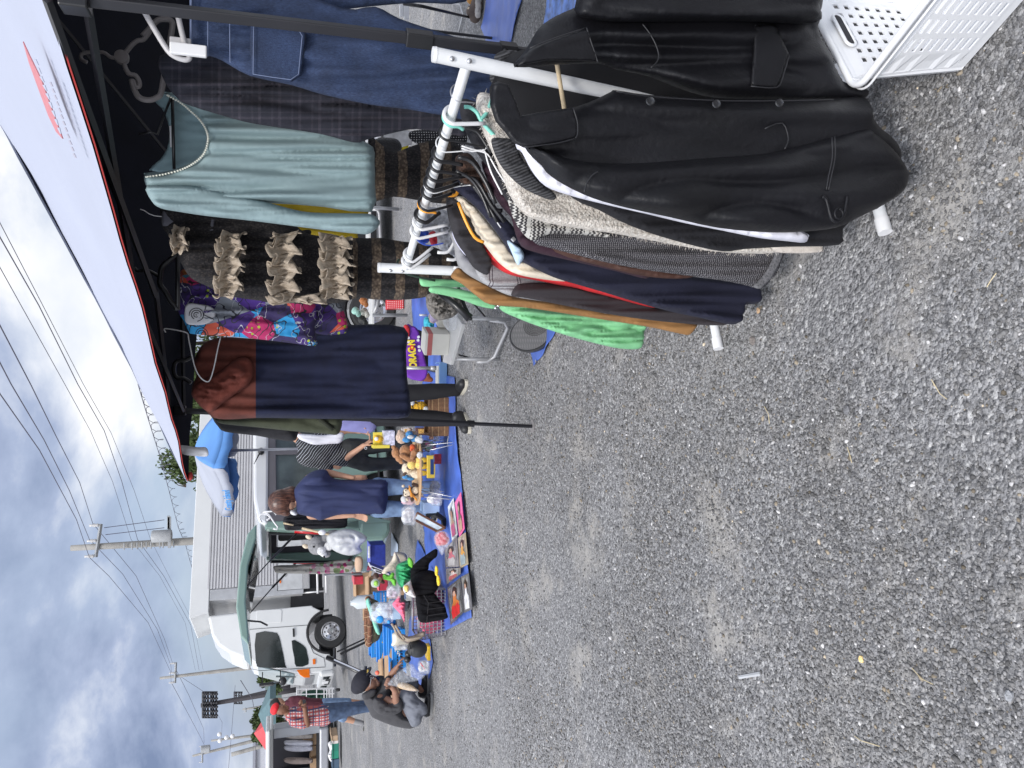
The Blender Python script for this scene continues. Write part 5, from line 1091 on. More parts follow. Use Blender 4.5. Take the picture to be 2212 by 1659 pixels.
# ---------------------------------------------------------------- utility poles, lights, wires
mconc = M('weathered concrete pole', (.30, .29, .27), .9, var=.15, vs=3)
mwire = M('cable black', (.07, .065, .10), .6, var=.1); mins = M('porcelain', (.55, .54, .53), .3)
mgal = M('galvanised steel', (.32, .33, .34), .5, .4)
def pole(label, x0, y0, x1, y1, Y, r0, r1, arms=(), extra=None, name='utility_pole', mat=mconc, cat='utility pole', z_end=0.0):
    top = at(x0, y0, Y); q = at(x1, y1, Y); d = (q-top); base = top+d*((z_end-top.z)/d.z)
    o = empty(name, base, label, cat, 'poles behind the market')
    b = MB(); n = 6; b.tube([base.lerp(top, i/n) for i in range(n+1)], [r1+(r0-r1)*i/n for i in range(n+1)], n=12); b.build('shaft', mat, o, True)
    for (xa, ya, xb, yb, th) in arms:
        b = MB(); p1, p2 = at(xa, ya, Y-.15), at(xb, yb, Y-.15); b.tube([p1, p2], th, n=4); a = b.build('crossarm', mgal, o)
        for f in (.03, .5, .97):
            b = MB(); c = p1.lerp(p2, f); b.lathe(c+Vector((0, 0, .05)), [(.03, 0), (.07, .05), (.04, .10), (.07, .15), (.03, .24), (.05, .30)], 10); b.build('insulator', mins, a, True)
    return o
Y1 = 30.0
p1 = pole('nearest concrete utility pole with transformer, rising above the truck cargo body', 153, 1184, 430, 1168, Y1, .10, .19, [(218, 1132, 207, 1203, .06)])
b = MB(); b.lathe(at(348, 1158, Y1-.4), [(.12, -.36), (.20, -.34), (.22, -.30), (.22, .26), (.20, .30), (.12, .32)], 16); b.ell(at(336, 1158, Y1-.4), (.05, .05, .14)); b.build('transformer', mgreyp if 0 else M('transformer grey', (.34, .35, .36), .5), p1, 40)
b = MB(); b.box(at(366, 1150, Y1-.3), (1.1, .08, .10)); b.box(at(364, 1128, Y1-.3), (.45, .08, .08)); b.build('bracket', mgal, p1)
for x in (268, 285, 296, 306, 316, 326, 345, 352, 375):
    b = MB(); b.tube([at(x, 1180-(x-268)*.05-7, Y1-.2), at(x, 1180-(x-268)*.05+8, Y1-.2)], .025, n=5); b.build('climbing_step', mgal, p1)
b = MB(); b.tube([at(225, 1140, Y1), at(355, 1123, Y1)], .012, n=4); b.tube([at(228, 1155, Y1), at(355, 1140, Y1)], .012, n=4)
tag(b.build('drop_cable', mwire), 'two thin cables dropping from the crossarm of the nearest utility pole to its transformer', 'cable')
Y2 = 52.0
p2 = pole('middle utility pole with one crossarm, right behind the truck cab fairing', 345, 1465, 490, 1448, Y2, .08, .17, [(380, 1431, 378, 1475, .07)])
Y3 = 95.0
p3 = pole('utility pole with a small transformer at the picture edge above the far van', 416, 1633, 590, 1590, Y3, .12, .25, [(437, 1611, 437, 1647, .10)])
b = MB(); b.lathe(at(444, 1618, Y3-.5), [(.3, -.5), (.42, -.45), (.42, .45), (.3, .5)], 12); b.build('transformer', MATS['transformer grey'], p3, 40)
p4 = pole('thin lamp pole with round white loudspeakers left of the floodlight tower', 456, 1600, 600, 1583, 88, .10, .2)
for x, y in ((474, 1586), (475, 1600), (489, 1593), (502, 1590)):
    b = MB(); b.ell(at(x, y, 87.5), (.23, .23, .23)); b.build('loudspeaker', mwp, p4, True)
p5 = pole('short dark pole standing beyond the far van, leaning', 500, 1630, 600, 1602, 90, .22, .22)
p6 = pole('distant slim utility pole behind the plaid-shirted man', 524, 1533, 600, 1520, 150, .15, .3, [(530, 1529, 531, 1538, .12)])
# floodlight towers
def tower(label, x0, y0, x1, y1, Y, r, rowsx, ya, yb, n):
    o = pole(label, x0, y0, x1, y1, Y, r, r*1.3, name='floodlight_tower', mat=M('dark steel tower', (.05, .045, .05), .6), cat='floodlight')
    mdkst = M('lamp frame', (.03, .03, .035), .5)
    for x in rowsx:
        b = MB(); b.tube([at(x, ya, Y-.4), at(x, yb, Y-.4)], .09, n=4); b.build('lamp_rail', mdkst, o)
        for i in range(n):
            y = ya+(yb-ya)*(i+.5)/n; b = MB(); b.ell(at(x+1.6, y, Y-.6), (Y/F*(yb-ya)/n*.28,)*3, n=8, m=5); b.build('lamp', mdkst, o, True)
    for y in (ya, (ya+yb)/2, yb): b = MB(); b.tube([at(rowsx[0]-1, y, Y-.3), at(rowsx[-1]+3, y, Y-.3)], .08, n=4); b.build('frame_post', mdkst, o)
    return o
tower('large floodlight tower with two banks of lamps above the truck cab', 434, 1524, 560, 1503, 75, .19, [438, 443, 449, 456, 461, 467], 1495, 1550, 6)
tower('smaller floodlight tower in front of the larger one, behind the truck mirror', 505, 1511, 575, 1495, 110, .22, [506, 510, 516, 521], 1495, 1520, 5)
def span(label, pts, Y, r=.02, sag=0):
    b = MB(); P_ = [at(x, y, yy) for (x, y), yy in zip(pts, Y)]
    P2 = []
    for a, c in zip(P_[:-1], P_[1:]): P2 += bez(a, c, (c-a).length*sag, 12)[:-1]
    P2.append(P_[-1]); b.tube(P2, r*.5, n=5, caps=False)
    tag(b.build('power_line', mwire), label, 'power line', 'overhead wires')
L_ = 'overhead power line crossing the sky to the poles'
span('top-left power line, outermost in the sky', [(0, 432), (0, 852/1), (85, 985), (168, 1142), (190, 1203), (235, 1246), (311, 1340), (370, 1476)], [9, 12, 16, 24, 30, 33, 42, 52], .016) if 0 else None
for lb, pts, Ys, r in (
    ('outermost upper power line, lowest in the picture to the left', [(-40, 770), (0, 851), (85, 972), (165, 1122), (193, 1204), (235, 1244), (320, 1345), (368, 1450), (370, 1475)], [12, 14, 17.5, 25, 29.8, 33, 41, 51, 52], .019),
    ('second overhead power line reaching the crossarm of the nearest utility pole', [(-30, 726), (24, 830), (95, 950), (150, 1060), (193, 1165), (265, 1240), (340, 1360), (369, 1438), (371, 1455)], [12.5, 14.5, 18, 23, 29.8, 34, 43, 51, 52], .019),
    ('third overhead power line with a black sleeve before the first pole', [(-20, 665), (66, 830), (120, 940), (172, 1042), (200, 1130), (294, 1244), (355, 1380), (372, 1430)], [12, 15, 19, 24, 29.8, 36, 47, 52], .019),
    ('thin cable above the eave, ending halfway up the nearest utility pole', [(-10, 560), (140, 830), (195, 930), (243, 1040), (283, 1165), (345, 1244), (400, 1345), (422, 1448)], [12, 17, 20, 24, 30, 36, 46, 52], .012),
    ('bundled cable beside the thin one, ending halfway up the nearest utility pole', [(-10, 495), (84, 660), (168, 830), (225, 930), (263, 1040), (297, 1165), (355, 1246), (412, 1350), (430, 1448)], [11.5, 14, 17, 20, 24, 30, 36, 46, 52], .017),
    ('cable with a small round joint above the tent eave', [(-5, 472), (90, 655), (180, 830), (240, 935), (290, 1060), (325, 1165), (366, 1246), (418, 1345), (439, 1448)], [11.5, 14, 17, 20, 25, 30, 36, 46, 52], .011),
    ('low cable running under the third crossarm wires to the last pole', [(371, 1476), (400, 1530), (432, 1590), (441, 1609)], [52, 64, 84, 95], .03),
    ('lower strand between the middle and last utility poles', [(377, 1440), (407, 1500), (440, 1575), (441, 1605)], [52, 66, 88, 95], .03),
    ('sagging wire past the small floodlight tower into the hills', [(380, 1455), (440, 1494), (480, 1560), (478, 1600)], [52, 60, 80, 88], .025),
    ('thick dark cable dropping along the truck mirror to the far van', [(520, 1470), (545, 1510), (553, 1555), (552, 1660)], [40, 55, 70, 95], .04),
    ('long thin horizontal wire over the far van', [(508, 1480), (502, 1560), (492, 1680)], [90, 90, 90], .04)):
    span(lb, pts, Ys, r)
# lashed spiral cable
sp = [(298, 830), (320, 905), (345, 985), (365, 1060), (385, 1140), (400, 1175), (416, 1232)]
Ysp = [13, 16, 19.5, 24, 29.5, 32, 37]
span('telephone cable with a spiral hanger just above the tent roof', sp, Ysp, .014)
b = MB(); spp = []
for i in range(len(sp)-1):
    for k in range(26):
        f = k/26; x = sp[i][0]+(sp[i+1][0]-sp[i][0])*f; y = sp[i][1]+(sp[i+1][1]-sp[i][1])*f; Yq = Ysp[i]+(Ysp[i+1]-Ysp[i])*f
        a = (i*26+k)*2*math.pi/6; spp.append(at(x, y, Yq)+Vector((.05*math.cos(a), 0, -.09+.09*math.sin(a))))
b.tube(spp, .006, n=4, caps=False); tag(b.build('spiral_hanger', mwire), 'spiral wire wrapped along the telephone cable above the tent roof', 'cable')

# ---------------------------------------------------------------- trees, hill, far stalls
mleaf = M('leaves', (.055, .082, .026), .7, var=.5, vs=1.2, spec=.3); mbark = M('bark', (.09, .07, .055), .9, var=.3)
def tree(label, base, h, cr, n, seed, name='tree', leaf=.10, sq=.8):
    rg = random.Random(seed); o = empty(name, base, label, 'tree', 'trees behind the stalls')
    b = MB(); pts = [Vector(base)+Vector((rg.uniform(-.1, .1)*i, 0, h*.62*i/5)) for i in range(6)]; b.tube(pts, [.20-.025*i for i in range(6)], n=8)
    cl = []
    for i in range(20):
        a = rg.uniform(0, 6.28); e = rg.uniform(-.35, 1.0); r = cr*rg.uniform(.35, .95)
        c = Vector(base)+Vector((r*math.cos(a)*math.cos(e), r*math.sin(a)*math.cos(e), h*.66+cr*sq*math.sin(e))); cl.append((c, cr*rg.uniform(.18, .42)))
        if i < 12: b.tube([pts[3+i % 3], (pts[3+i % 3]+c)/2+Vector((0, 0, .2)), c], [.06, .04, .012], n=5)
    b.build('trunk', mbark, o, True)
    b = MB()
    for i in range(n):
        c, r = cl[rg.randrange(len(cl))]; v = Vector((rg.gauss(0, 1), rg.gauss(0, 1), rg.gauss(0, 1))).normalized()*r*rg.random()**.4
        p = c+v; s = leaf*rg.uniform(.6, 1.5); q = Euler((rg.uniform(0, 6), rg.uniform(0, 6), rg.uniform(0, 6))).to_matrix()
        b.add([p+q @ Vector((-s, 0, 0)), p+q @ Vector((0, -s*.5, 0)), p+q @ Vector((s, 0, s*.2)), p+q @ Vector((0, s*.5, 0))], [(0, 1, 2, 3)])
    b.build('crown', mleaf, o)
tree('broad green tree showing between the canopy eave and the truck roof', (-2.3, 36, 0), 6.2, 2.6, 9000, 1, leaf=.09)
tree('green tree directly behind the rust and navy hoodie', (1.6, 35, 0), 6.4, 2.8, 8000, 2, leaf=.09)
tree('sparse tree top poking past the tip of the canopy', (-4.3, 38, 0), 5.9, 1.3, 2200, 3, leaf=.09)
tree('small tree top peeping over the truck between cargo body and fairing', (-11.8, 40, 0), 4.9, 1.2, 1800, 4, leaf=.10)
tree('tree behind the teal stall roof, beyond the men', (-25.5, 60, 0), 3.2, 1.5, 2600, 5, leaf=.16)
tree('low tree beyond the truck front by the hills', (-22.0, 62, 0), 2.6, 1.6, 2400, 6, leaf=.16)
b = MB(); rg = random.Random(4)   # bare twigs above the canopy tip
for i in range(16):
    y0 = rg.uniform(985, 1050); b.tube([at(402, y0+6, 37), at(385, y0-2+rg.uniform(-6, 6), 37), at(368+rg.uniform(-16, 6), y0-8+rg.uniform(-18, 8), 37)], [.03, .018, .006], n=4)
tw = b.build('twigs', mbark); tag(tw, 'thin bare branches reaching over the tip of the canopy', 'branches')
mhill = M('wooded hillside', (.055, .085, .075), .95, var=.45, vs=.05, bump=1, bs=.3)
b = MB(); rows = []
for j, (yy, zz) in enumerate([(380, 0), (400, 7), (430, 14), (470, 17)]):
    rows.append([Vector((x, yy, max(0, zz*(.55+.55*noise.noise(Vector((x*.012, 3, 1)))+.1*noise.noise(Vector((x*.06, 1, j))))))) for x in range(-420, 300, 8)])
b.sheet([(0, 0)]*(len(rows)*len(rows[0])), rows); tag(b.build('hills', mhill, smooth=True), kind='structure')
def stall(label, x, y, Y, w_, zt, col, tip=.7):
    c = at(x, y, Y); o = empty('stall_canopy', (c.x, c.y, 0), label, 'canopy', 'far stall canopies'); b = MB()
    p = [Vector((c.x+sx*w_/2, c.y+sy*w_/2, zt)) for sx, sy in ((-1, -1), (1, -1), (1, 1), (-1, 1))]; ap = Vector((c.x, c.y, zt+tip))
    for i in range(4): b.add([p[i], p[(i+1) % 4], ap], [(0, 1, 2)]); b.add([p[i], p[(i+1) % 4], p[(i+1) % 4]-Vector((0, 0, .25)), p[i]-Vector((0, 0, .25))], [(0, 1, 2, 3)])
    b.build('canopy_cloth', M('stall cloth %d' % Y, col, .8), o)
    for q in p: b = MB(); b.tube([q, (q.x, q.y, 0)], .03, n=6); b.build('pole', mgal, o)
stall('teal stall canopy between the truck front and the far van', 590, 1540, 36, 2.0, 1.95, (.10, .17, .19), .5)
stall('small red stall canopy beside the roof of the far van', 577, 1581, 40, 1.2, 2.2, (.55, .08, .09), .55)
o = empty('low_building', at(560, 1700, 120), 'pale grey building far behind the last van', 'building')
c = at(560, 1640, 120); b = MB(); b.box((c.x-8, 123, 2.4), (22, 6, 4.8)); b.build('wall', M('pale wall', (.45, .46, .50), .9), o)
b = MB(); b.box((c.x-8, 123, 5.0), (23, 7, .4)); b.build('roof', M('grey roof', (.25, .26, .30), .8), o)
for i in range(6): b = MB(); b.box((c.x-17+i*3.6, 119.97, 2.6), (1.6, .08, 1.2)); b.build('window', mglass, o)
# wire roll cages in front of the truck
o = empty('roll_cage', gr(735, 1505), 'silver wire roll cage with green sacks standing by the truck bumper', 'roll cage')
b = MB(); Yc = 17.6
for y in (1488, 1500, 1512, 1524): b.tube([at(641, y, Yc), at(722, y-2, Yc)], .014, n=5)
for x in (641, 662, 684, 700, 706, 711, 718): b.tube([at(x, 1488, Yc), at(x, 1527, Yc)], .012, n=5)
b.build('wire_side', malu, o)
b = MB()
for y in (1488, 1527): b.tube([at(641, y, Yc+.7), at(722, y, Yc+.7)], .014, n=5); b.tube([at(720, y, Yc), at(720, y, Yc+.7)], .014, n=5); b.tube([at(641, y, Yc), at(641, y, Yc+.7)], .014, n=5)
b.build('frame', malu, o)
for y in (1490, 1524): b = MB(); b.tube([at(730, y, Yc)+Vector((-.02, 0, 0)), at(730, y, Yc)+Vector((.02, 0, 0))], .05, n=12); b.build('castor', mtyre, o)
o2 = empty('sack', at(680, 1506, 17.9), 'dark green sack inside the roll cage', 'sack'); slab('sack_body', [(655, 1494), (652, 1506), (660, 1518), (690, 1522), (708, 1518), (708, 1494), (680, 1490)], 17.9, cloth('green tarpaulin', (.01, .055, .035)), o2, th=.2, amp=.06, fx=.2, fy=.1, g=3)
# ---------------------------------------------------------------- people
ROT = lambda a: Matrix.Rotation(a, 3, 'Y')
def pe(x, y, rx, ry, Y, rd=None, ang=0):
    """ellipsoid given in picture units: rx along picture x (world up/down), ry across"""
    s = Y/F/1.02; return ('e', at(x, y, Y), (ry*s, (rd if rd else min(rx, ry))*s, rx*s), ROT(R(ang)))
def pc(x0, y0, r0, x1, y1, r1, Y, Yb=None):
    Yb = Yb or Y; return ('c', at(x0, y0, Y), at(x1, y1, Yb), r0*Y/F, r1*Yb/F)
def pl_(pts, Y):
    """limb chain [(x,y,r[,dY])] in picture units"""
    out = []
    for a, c in zip(pts[:-1], pts[1:]):
        ya = Y+(a[3] if len(a) > 3 else 0); yb = Y+(c[3] if len(c) > 3 else 0)
        out.append(('c', at(a[0], a[1], ya), at(c[0], c[1], yb), a[2]*Y/F, c[2]*Y/F))
    return out
def hand(w, d, across, Yscale=1.0, curl=.35, thumb=1, nrm=None):
    """palm and five bent fingers; w wrist, d pointing direction, across = from little finger to index"""
    w, d = Vector(w), Vector(d).normalized(); ac = (Vector(across)-d*Vector(across).dot(d)).normalized(); n = (nrm and Vector(nrm)) or d.cross(ac)
    s = Yscale; out = []
    for k in range(4):
        q = ac*(k-1.5)*.019*s; out.append(('c', w+q*.7+d*.01*s, w+q+d*.085*s, .013*s, .0115*s))
        L1, L2, L3 = [(.026, .019, .016), (.032, .022, .018), (.034, .024, .019), (.031, .021, .018)][k]
        p0 = w+q*1.05+d*.088*s; c1 = curl*(1+.12*k)
        p1 = p0+(d*math.cos(c1)+n*math.sin(c1)+ac*(k-1.5)*.06)*L1*s; p2 = p1+(d*math.cos(c1*2)+n*math.sin(c1*2))*L2*s; p3 = p2+(d*math.cos(c1*2.7)+n*math.sin(c1*2.7))*L3*s
        out += [('c', p0, p1, .0088*s, .0082*s), ('c', p1, p2, .0082*s, .0074*s), ('c', p2, p3, .0074*s, .0062*s)]
    t0 = w+ac*.022*s+d*.025*s; t1 = t0+(ac*.030+d*.026+n*.012)*s; t2 = t1+(ac*.010+d*.028+n*.012)*s
    out += [('c', t0, t1, .0125*s, .0098*s), ('c', t1, t2, .0098*s, .0078*s)]
    return out
mskin = M('skin', (.46, .26, .175), .55, var=.08, vs=12, sub=.05, spec=.35); mskd = M('tanned skin', (.22, .105, .065), .55, var=.1, vs=12, sub=.05, spec=.35)
msk2 = M('older skin', (.30, .16, .11), .55, var=.1, vs=12, sub=.05, spec=.35)
mdj = cloth('blue jeans', (.055, .085, .15), vs=12, var=.35); mdj2 = cloth('light jeans', (.16, .24, .38), vs=14, var=.3); mbt = cloth('black trousers', (.010, .010, .013))
msh = M('black shoe', (.012, .012, .014), .5); msole = M('cream sole', (.55, .52, .44), .6)
def person(label, x, y, Y):
    p = gr(x, y); return empty('person', (p.x, Y, 0), label, 'person')
def foot(px, py, Y, dx, dy, parent, sole=msole, top=msh, s=1.0):
    """shoe standing on the ground below a picture point; (dx,dy) world heading"""
    c = Vector((at(px, py, Y).x, Y, 0)); h = Vector((dx, dy, 0)).normalized()
    o = blob('shoe', [('c', c-h*.06*s+Vector((0, 0, .055)), c+h*.12*s+Vector((0, 0, .045)), .045*s, .038*s), ('e', c-h*.05*s+Vector((0, 0, .08)), (.045*s,)*3)], top, parent, .009, 2)
    b = MB(); n_ = Vector((-h.y, h.x, 0)); pts = []
    for i in range(16):
        a = 2*math.pi*i/16; pts.append(c+h*(.035+.135*math.cos(a))*s+n_*(.048*math.sin(a))*s+Vector((0, 0, .003)))
    b.prism(pts, Vector((0, 0, .026))); b.build('sole', sole, o); return o
def face(c, fwd, up, r, parent_prims):
    f = Vector(fwd).normalized(); u = Vector(up).normalized(); s = f.cross(u)
    parent_prims += [('e', c+f*r*.86-u*r*.12, (r*.16,)*3), ('c', c+f*r*.80+u*r*.10, c+f*r*.98-u*r*.16, r*.09, r*.15), ('e', c+f*r*.78-u*r*.52, (r*.24, r*.2, r*.12)), ('e', c+f*r*.55-u*r*.78, (r*.34, r*.34, r*.28)),
                     ('e', c+s*r*.82-u*r*.12-f*r*.05, (r*.13, r*.2, r*.27)), ('e', c-s*r*.82-u*r*.12-f*r*.05, (r*.13, r*.2, r*.27)), ('e', c+f*r*.80+u*r*.13+s*r*.3, (r*.2, r*.12, r*.08)), ('e', c+f*r*.80+u*r*.13-s*r*.3, (r*.2, r*.12, r*.08))]
def eyes(c, fwd, up, r, parent):
    f = Vector(fwd).normalized(); u = Vector(up).normalized(); s = f.cross(u); b = MB()
    for k in (-1, 1): b.ell(c+f*r*.84+u*r*.0+s*r*.32*k, r*.085, n=8, m=6)
    b.build('eyes', M('eye dark', (.02, .015, .012), .2), parent, True)

# woman in the navy tunic, looking down to the left
Y = 8.0; p = person('person with a brown bob and face mask in a long navy tunic', 950, 1075, Y)
hc = at(614, 1087, Y); pr = [('e', hc, (.085, .095, .115)), pc(640, 1080, 11, 665, 1076, 13, Y)]; face(hc, (-.85, -.15, -.45), (-.4, 0, .9), .10, pr)
pr += pl_([(678, 1076, 14), (730, 1078, 15), (800, 1078, 15)], Y)
pr += pl_([(668, 1034, 10), (708, 1022, 8.5), (762, 1032, 5.2, -.05)], Y) + pl_([(672, 1112, 10), (712, 1114, 8), (764, 1113, 5.2, -.05)], Y)
pr += hand(at(764, 1032, Y-.05), at(790, 1034, Y-.05)-at(764, 1032, Y-.05), (-1, -.3, 0), .95, .25) + hand(at(766, 1113, Y-.05), at(790, 1118, Y-.05)-at(766, 1113, Y-.05), (1, -.3, 0), .95, .35)
pr += pl_([(810, 1055, 12), (880, 1052, 10), (945, 1052, 8)], Y) + pl_([(810, 1098, 12), (880, 1101, 10), (945, 1102, 8)], Y)
blob('body', pr, mskin, p, .0065, 2)
slab('tunic', [(641, 1108), (640, 1090), (634, 1064), (640, 1050), (652, 1036), (668, 1022), (690, 1014), (706, 1016), (712, 1026), (722, 1033), (745, 1036), (790, 1036), (834, 1037), (838, 1060), (837, 1085), (830, 1111), (800, 1112), (740, 1112), (712, 1118), (692, 1124), (680, 1120), (660, 1114)], Y-.03, cloth('navy viscose', (.018, .026, .085), .8, bump=.1), p, th=.17, edge=32, amp=.022, fx=.05, fy=.008, g=2.6, seed=41)
blob('jeans', pl_([(815, 1052, 20), (880, 1052, 15), (950, 1054, 12)], Y)+pl_([(815, 1098, 20), (880, 1101, 15), (950, 1103, 12)], Y), mdj2, p, .014, 2, .006)
def f_hair(t, uv, ob): return ramp(t, nz(t, ob, 90, 3, .6, (1, 1, .10)), [(.30, (.022, .008, .006)), (.5, (.075, .028, .018)), (.70, (.19, .085, .055))])
mhair = M('brown hair', (0, 0, 0), .38, fn=f_hair, var=.2, vs=8, spec=.5)
hp = [pe(607, 1084, 27, 27, Y+.0, 24, 0), pe(622, 1074, 25, 21, Y+.02, 22, -15), pe(630, 1062, 14, 12, Y+.02, 18), pe(607, 1100, 16, 13, Y, 18), pe(618, 1107, 12, 8, Y-.01, 15)]
ho = blob('hair', hp, mhair, p, .009, 4)
mo = blob('face_mask', [pe(634, 1107, 9, 5.5, Y-.03, 12, 25)], M('white mask', (.62, .63, .66), .8), p, .008, 2)
foot(945, 1052, Y, -.3, -.9, p); foot(945, 1102, Y, -.5, -.9, p)

# woman in the striped tee, bending over a yellow box
Y = 8.35; p = person('person in a black and white striped tee with a white tote, holding a yellow box', 940, 985, Y)
def f_stripe(t, uv, ob):
    s = t.nodes.new('ShaderNodeSeparateXYZ'); t.links.new(ob, s.inputs[0]); v = mth(t, 'ADD', mth(t, 'MULTIPLY', s.outputs[0], .75), mth(t, 'ADD', s.outputs[2], mth(t, 'MULTIPLY', nz(t, ob, 5, 2), .06)))
    return mixc(t, band(t, v, .030, .15), (.012, .012, .016), (.42, .44, .48))
pr = [pe(600, 925, 22, 19, Y+.1, 19), pc(620, 930, 10, 650, 950, 12, Y+.08)] + pl_([(672, 970, 12), (710, 978, 13), (745, 982, 13)], Y)
pr += pl_([(692, 996, 7), (730, 1006, 8.5), (758, 982, 6.5, -.12), (786, 962, 5, -.2)], Y) + pl_([(700, 948, 6), (750, 930, 6), (778, 932, 5, -.15)], Y)
pr += hand(at(786, 962, Y-.2), Vector((.5, -.1, -.75)), (-.3, -1, 0), .95, .5) + hand(at(778, 932, Y-.15), Vector((-.25, -.1, -.9)), (.3, -1, 0), .95, .5)
blob('body', pr, mskin, p, .0065, 2)
fc = at(600, 925, Y+.1)
blob('shirt', [pe(690, 976, 48, 30, Y, 30, -18)] + pl_([(655, 958, 14), (672, 985, 16), (706, 1006, 13)], Y) + pl_([(672, 968, 22), (735, 985, 22), (748, 984, 22)], Y) + pl_([(665, 955, 12), (700, 945, 13)], Y), M('striped jersey', (0, 0, 0), .85, fn=f_stripe, var=.05), p, .012, 3, .01, 2)
slab('tote_bag', [(641, 938), (650, 937), (700, 940), (738, 934), (742, 945), (735, 957), (712, 959), (680, 961), (660, 955), (646, 948)], Y-.25, cloth('white canvas', (.66, .66, .72)), p, th=.03, g=2.5, amp=.015, fx=.15)
blob('jeans', pl_([(755, 985, 22), (790, 1002, 16), (822, 1002, 13), (900, 1000, 11)], Y)+pl_([(755, 970, 22), (790, 965, 17), (850, 962, 12), (920, 962, 10)], Y), cloth('faded black jeans', (.028, .030, .032), vs=9, var=.5), p, .013, 2, .008, 5)
blob('hair', [pe(598, 924, 26, 22, Y+.1, 22), pe(610, 918, 20, 20, Y+.12, 20)], M('black hair', (.012, .010, .009), .45), p, .01, 3)
for y_ in (962, 1000): foot(945, y_, Y, -.2, -.95, p)
b = MB(); b.tube(arc(at(790, 968, Y-.22), .012, 0, 6.28, (1, 0, 0), (0, .3, 1), 12), .0025, n=5); b.build('ring', msilver, p)

# standing person in black trousers, half hidden by the hoodie
Y = 6.75; p = person('person in black trousers, black sneakers and a lavender shirt behind the far tent leg', 995, 870, Y)
pr = [pe(600, 868, 30, 24, Y, 24), pc(630, 868, 12, 670, 868, 15, Y)] + pl_([(690, 868, 20), (760, 872, 20), (790, 875, 20)], Y)+pl_([(680, 840, 10), (740, 830, 8), (800, 836, 7)], Y)+pl_([(680, 896, 10), (740, 903, 8), (772, 912, 7)], Y)
pr += pl_([(800, 858, 15), (880, 850, 13), (980, 842, 9)], Y)+pl_([(800, 892, 15), (880, 899, 13), (980, 906, 9)], Y)
pr += hand(at(772, 915, Y), Vector((-.25, -.1, -.85)), (0, -1, 0), 1.0, .6)+hand(at(800, 836, Y), Vector((0, -.1, -1)), (0, -1, 0), 1, .4)
blob('body', pr, mskin, p, .009, 2)
blob('shirt', pl_([(672, 868, 26), (720, 870, 36), (790, 875, 36)], Y)+pl_([(680, 900, 18), (740, 908, 20), (795, 914, 20)], Y)+pl_([(680, 840, 16), (740, 832, 14)], Y), cloth('lavender shirt', (.20, .20, .42)), p, .016, 3, .012, 3)
def trousers(chains, mat, vox=.014, wob=.007): return blob('trousers', sum([pl_(c, Y) for c in chains], []), mat, p, vox, 2, wob, 3, 5)
trousers([[(790, 858, 26), (885, 850, 19), (930, 846, 17), (984, 842, 13)], [(790, 895, 26), (885, 901, 19), (935, 904, 17), (988, 907, 14)]], mbt)
foot(990, 840, Y, .35, -.9, p, s=1.1); foot(995, 908, Y-.12, -.5, -.85, p, s=1.15)
blob('hair', [pe(595, 868, 32, 28, Y+.02, 27)], M('black hair', (.012, .010, .009), .45), p, .014, 3)

# squatting man
Y = 8.3; p = person('person squatting in a black cap, grey jacket and grey jeans, holding a clear plastic bag', 928, 1530, Y)
hc = at(795, 1478, Y); pr = [('e', hc, (.088, .085, .105), ROT(R(25)))]; face(hc, (.72, -.28, -.60), (.5, 0, .8), .098, pr)
pr += pl_([(800, 1492, 12), (808, 1506, 14)], Y)+pl_([(826, 1518, 14), (850, 1537, 17), (882, 1546, 17)], Y)
pr += pl_([(822, 1506, 7, -.12), (856, 1520, 8, -.22), (853, 1492, 6.2, -.34), (845, 1482, 5, -.36)], Y)+pl_([(822, 1500, 7, .12), (840, 1474, 7, .1), (846, 1455, 6.5), (858, 1441, 5, -.05)], Y)
pr += hand(at(845, 1482, Y-.36), Vector((.35, -.15, .35)), (-.4, -.6, .6), 1.0, 1.05)+hand(at(858, 1441, Y-.05), Vector((.75, 0, -.42)), (.3, -.9, .2), 1.0, .45)
pr += pl_([(890, 1543, 14), (870, 1502, 11, -.15), (915, 1534, 8, -.05)], Y)+pl_([(885, 1530, 14), (862, 1455, 10, .15), (910, 1490, 7, .12)], Y)
blob('body', pr, msk2, p, .0065, 2)
mgj = cloth('dark grey jacket', (.048, .047, .052), vs=5)
slab('jacket', [(783, 1503), (787, 1517), (795, 1531), (803, 1548), (818, 1556), (835, 1563), (853, 1569), (872, 1573), (887, 1574), (903, 1566), (898, 1556), (883, 1546), (871, 1540), (869, 1519), (862, 1513), (848, 1514), (844, 1500), (846, 1478), (843, 1461), (835, 1461), (823, 1476), (815, 1491), (803, 1498), (792, 1496)], Y+.02, mgj, p, th=.20, edge=30, amp=.018, fx=.06, fy=.03, seed=51, g=2.2)
slab('jacket_sleeve', [(808, 1508), (806, 1528), (818, 1542), (838, 1546), (858, 1542), (870, 1532), (870, 1516), (862, 1506), (850, 1506), (846, 1516), (838, 1520), (824, 1510)], Y-.20, mgj, p, th=.075, edge=12, amp=.010, fx=.09, fy=.06, seed=52, g=2.0)
slab('collar', [(786, 1496), (782, 1504), (788, 1512), (806, 1506), (814, 1494), (806, 1488)], Y-.10, mgj, p, th=.05, g=2)
blob('vest', [pe(828, 1484, 22, 12, Y+.02, 22, -30)]+pl_([(812, 1488, 11), (845, 1490, 12)], Y), cloth('black vest', (.012, .012, .014)), p, .013, 3, .006, 6)
mgjn = cloth('grey jeans', (.15, .16, .19), vs=9, var=.15)
slab('jeans', [(862, 1497), (868, 1490), (880, 1488), (892, 1491), (903, 1507), (914, 1516), (922, 1524), (923, 1540), (913, 1549), (910, 1560), (903, 1568), (890, 1570), (882, 1556), (873, 1538), (866, 1520), (860, 1507)], Y-.14, mgjn, p, th=.13, edge=18, amp=.012, fx=.08, fy=.05, seed=53, g=2.1)
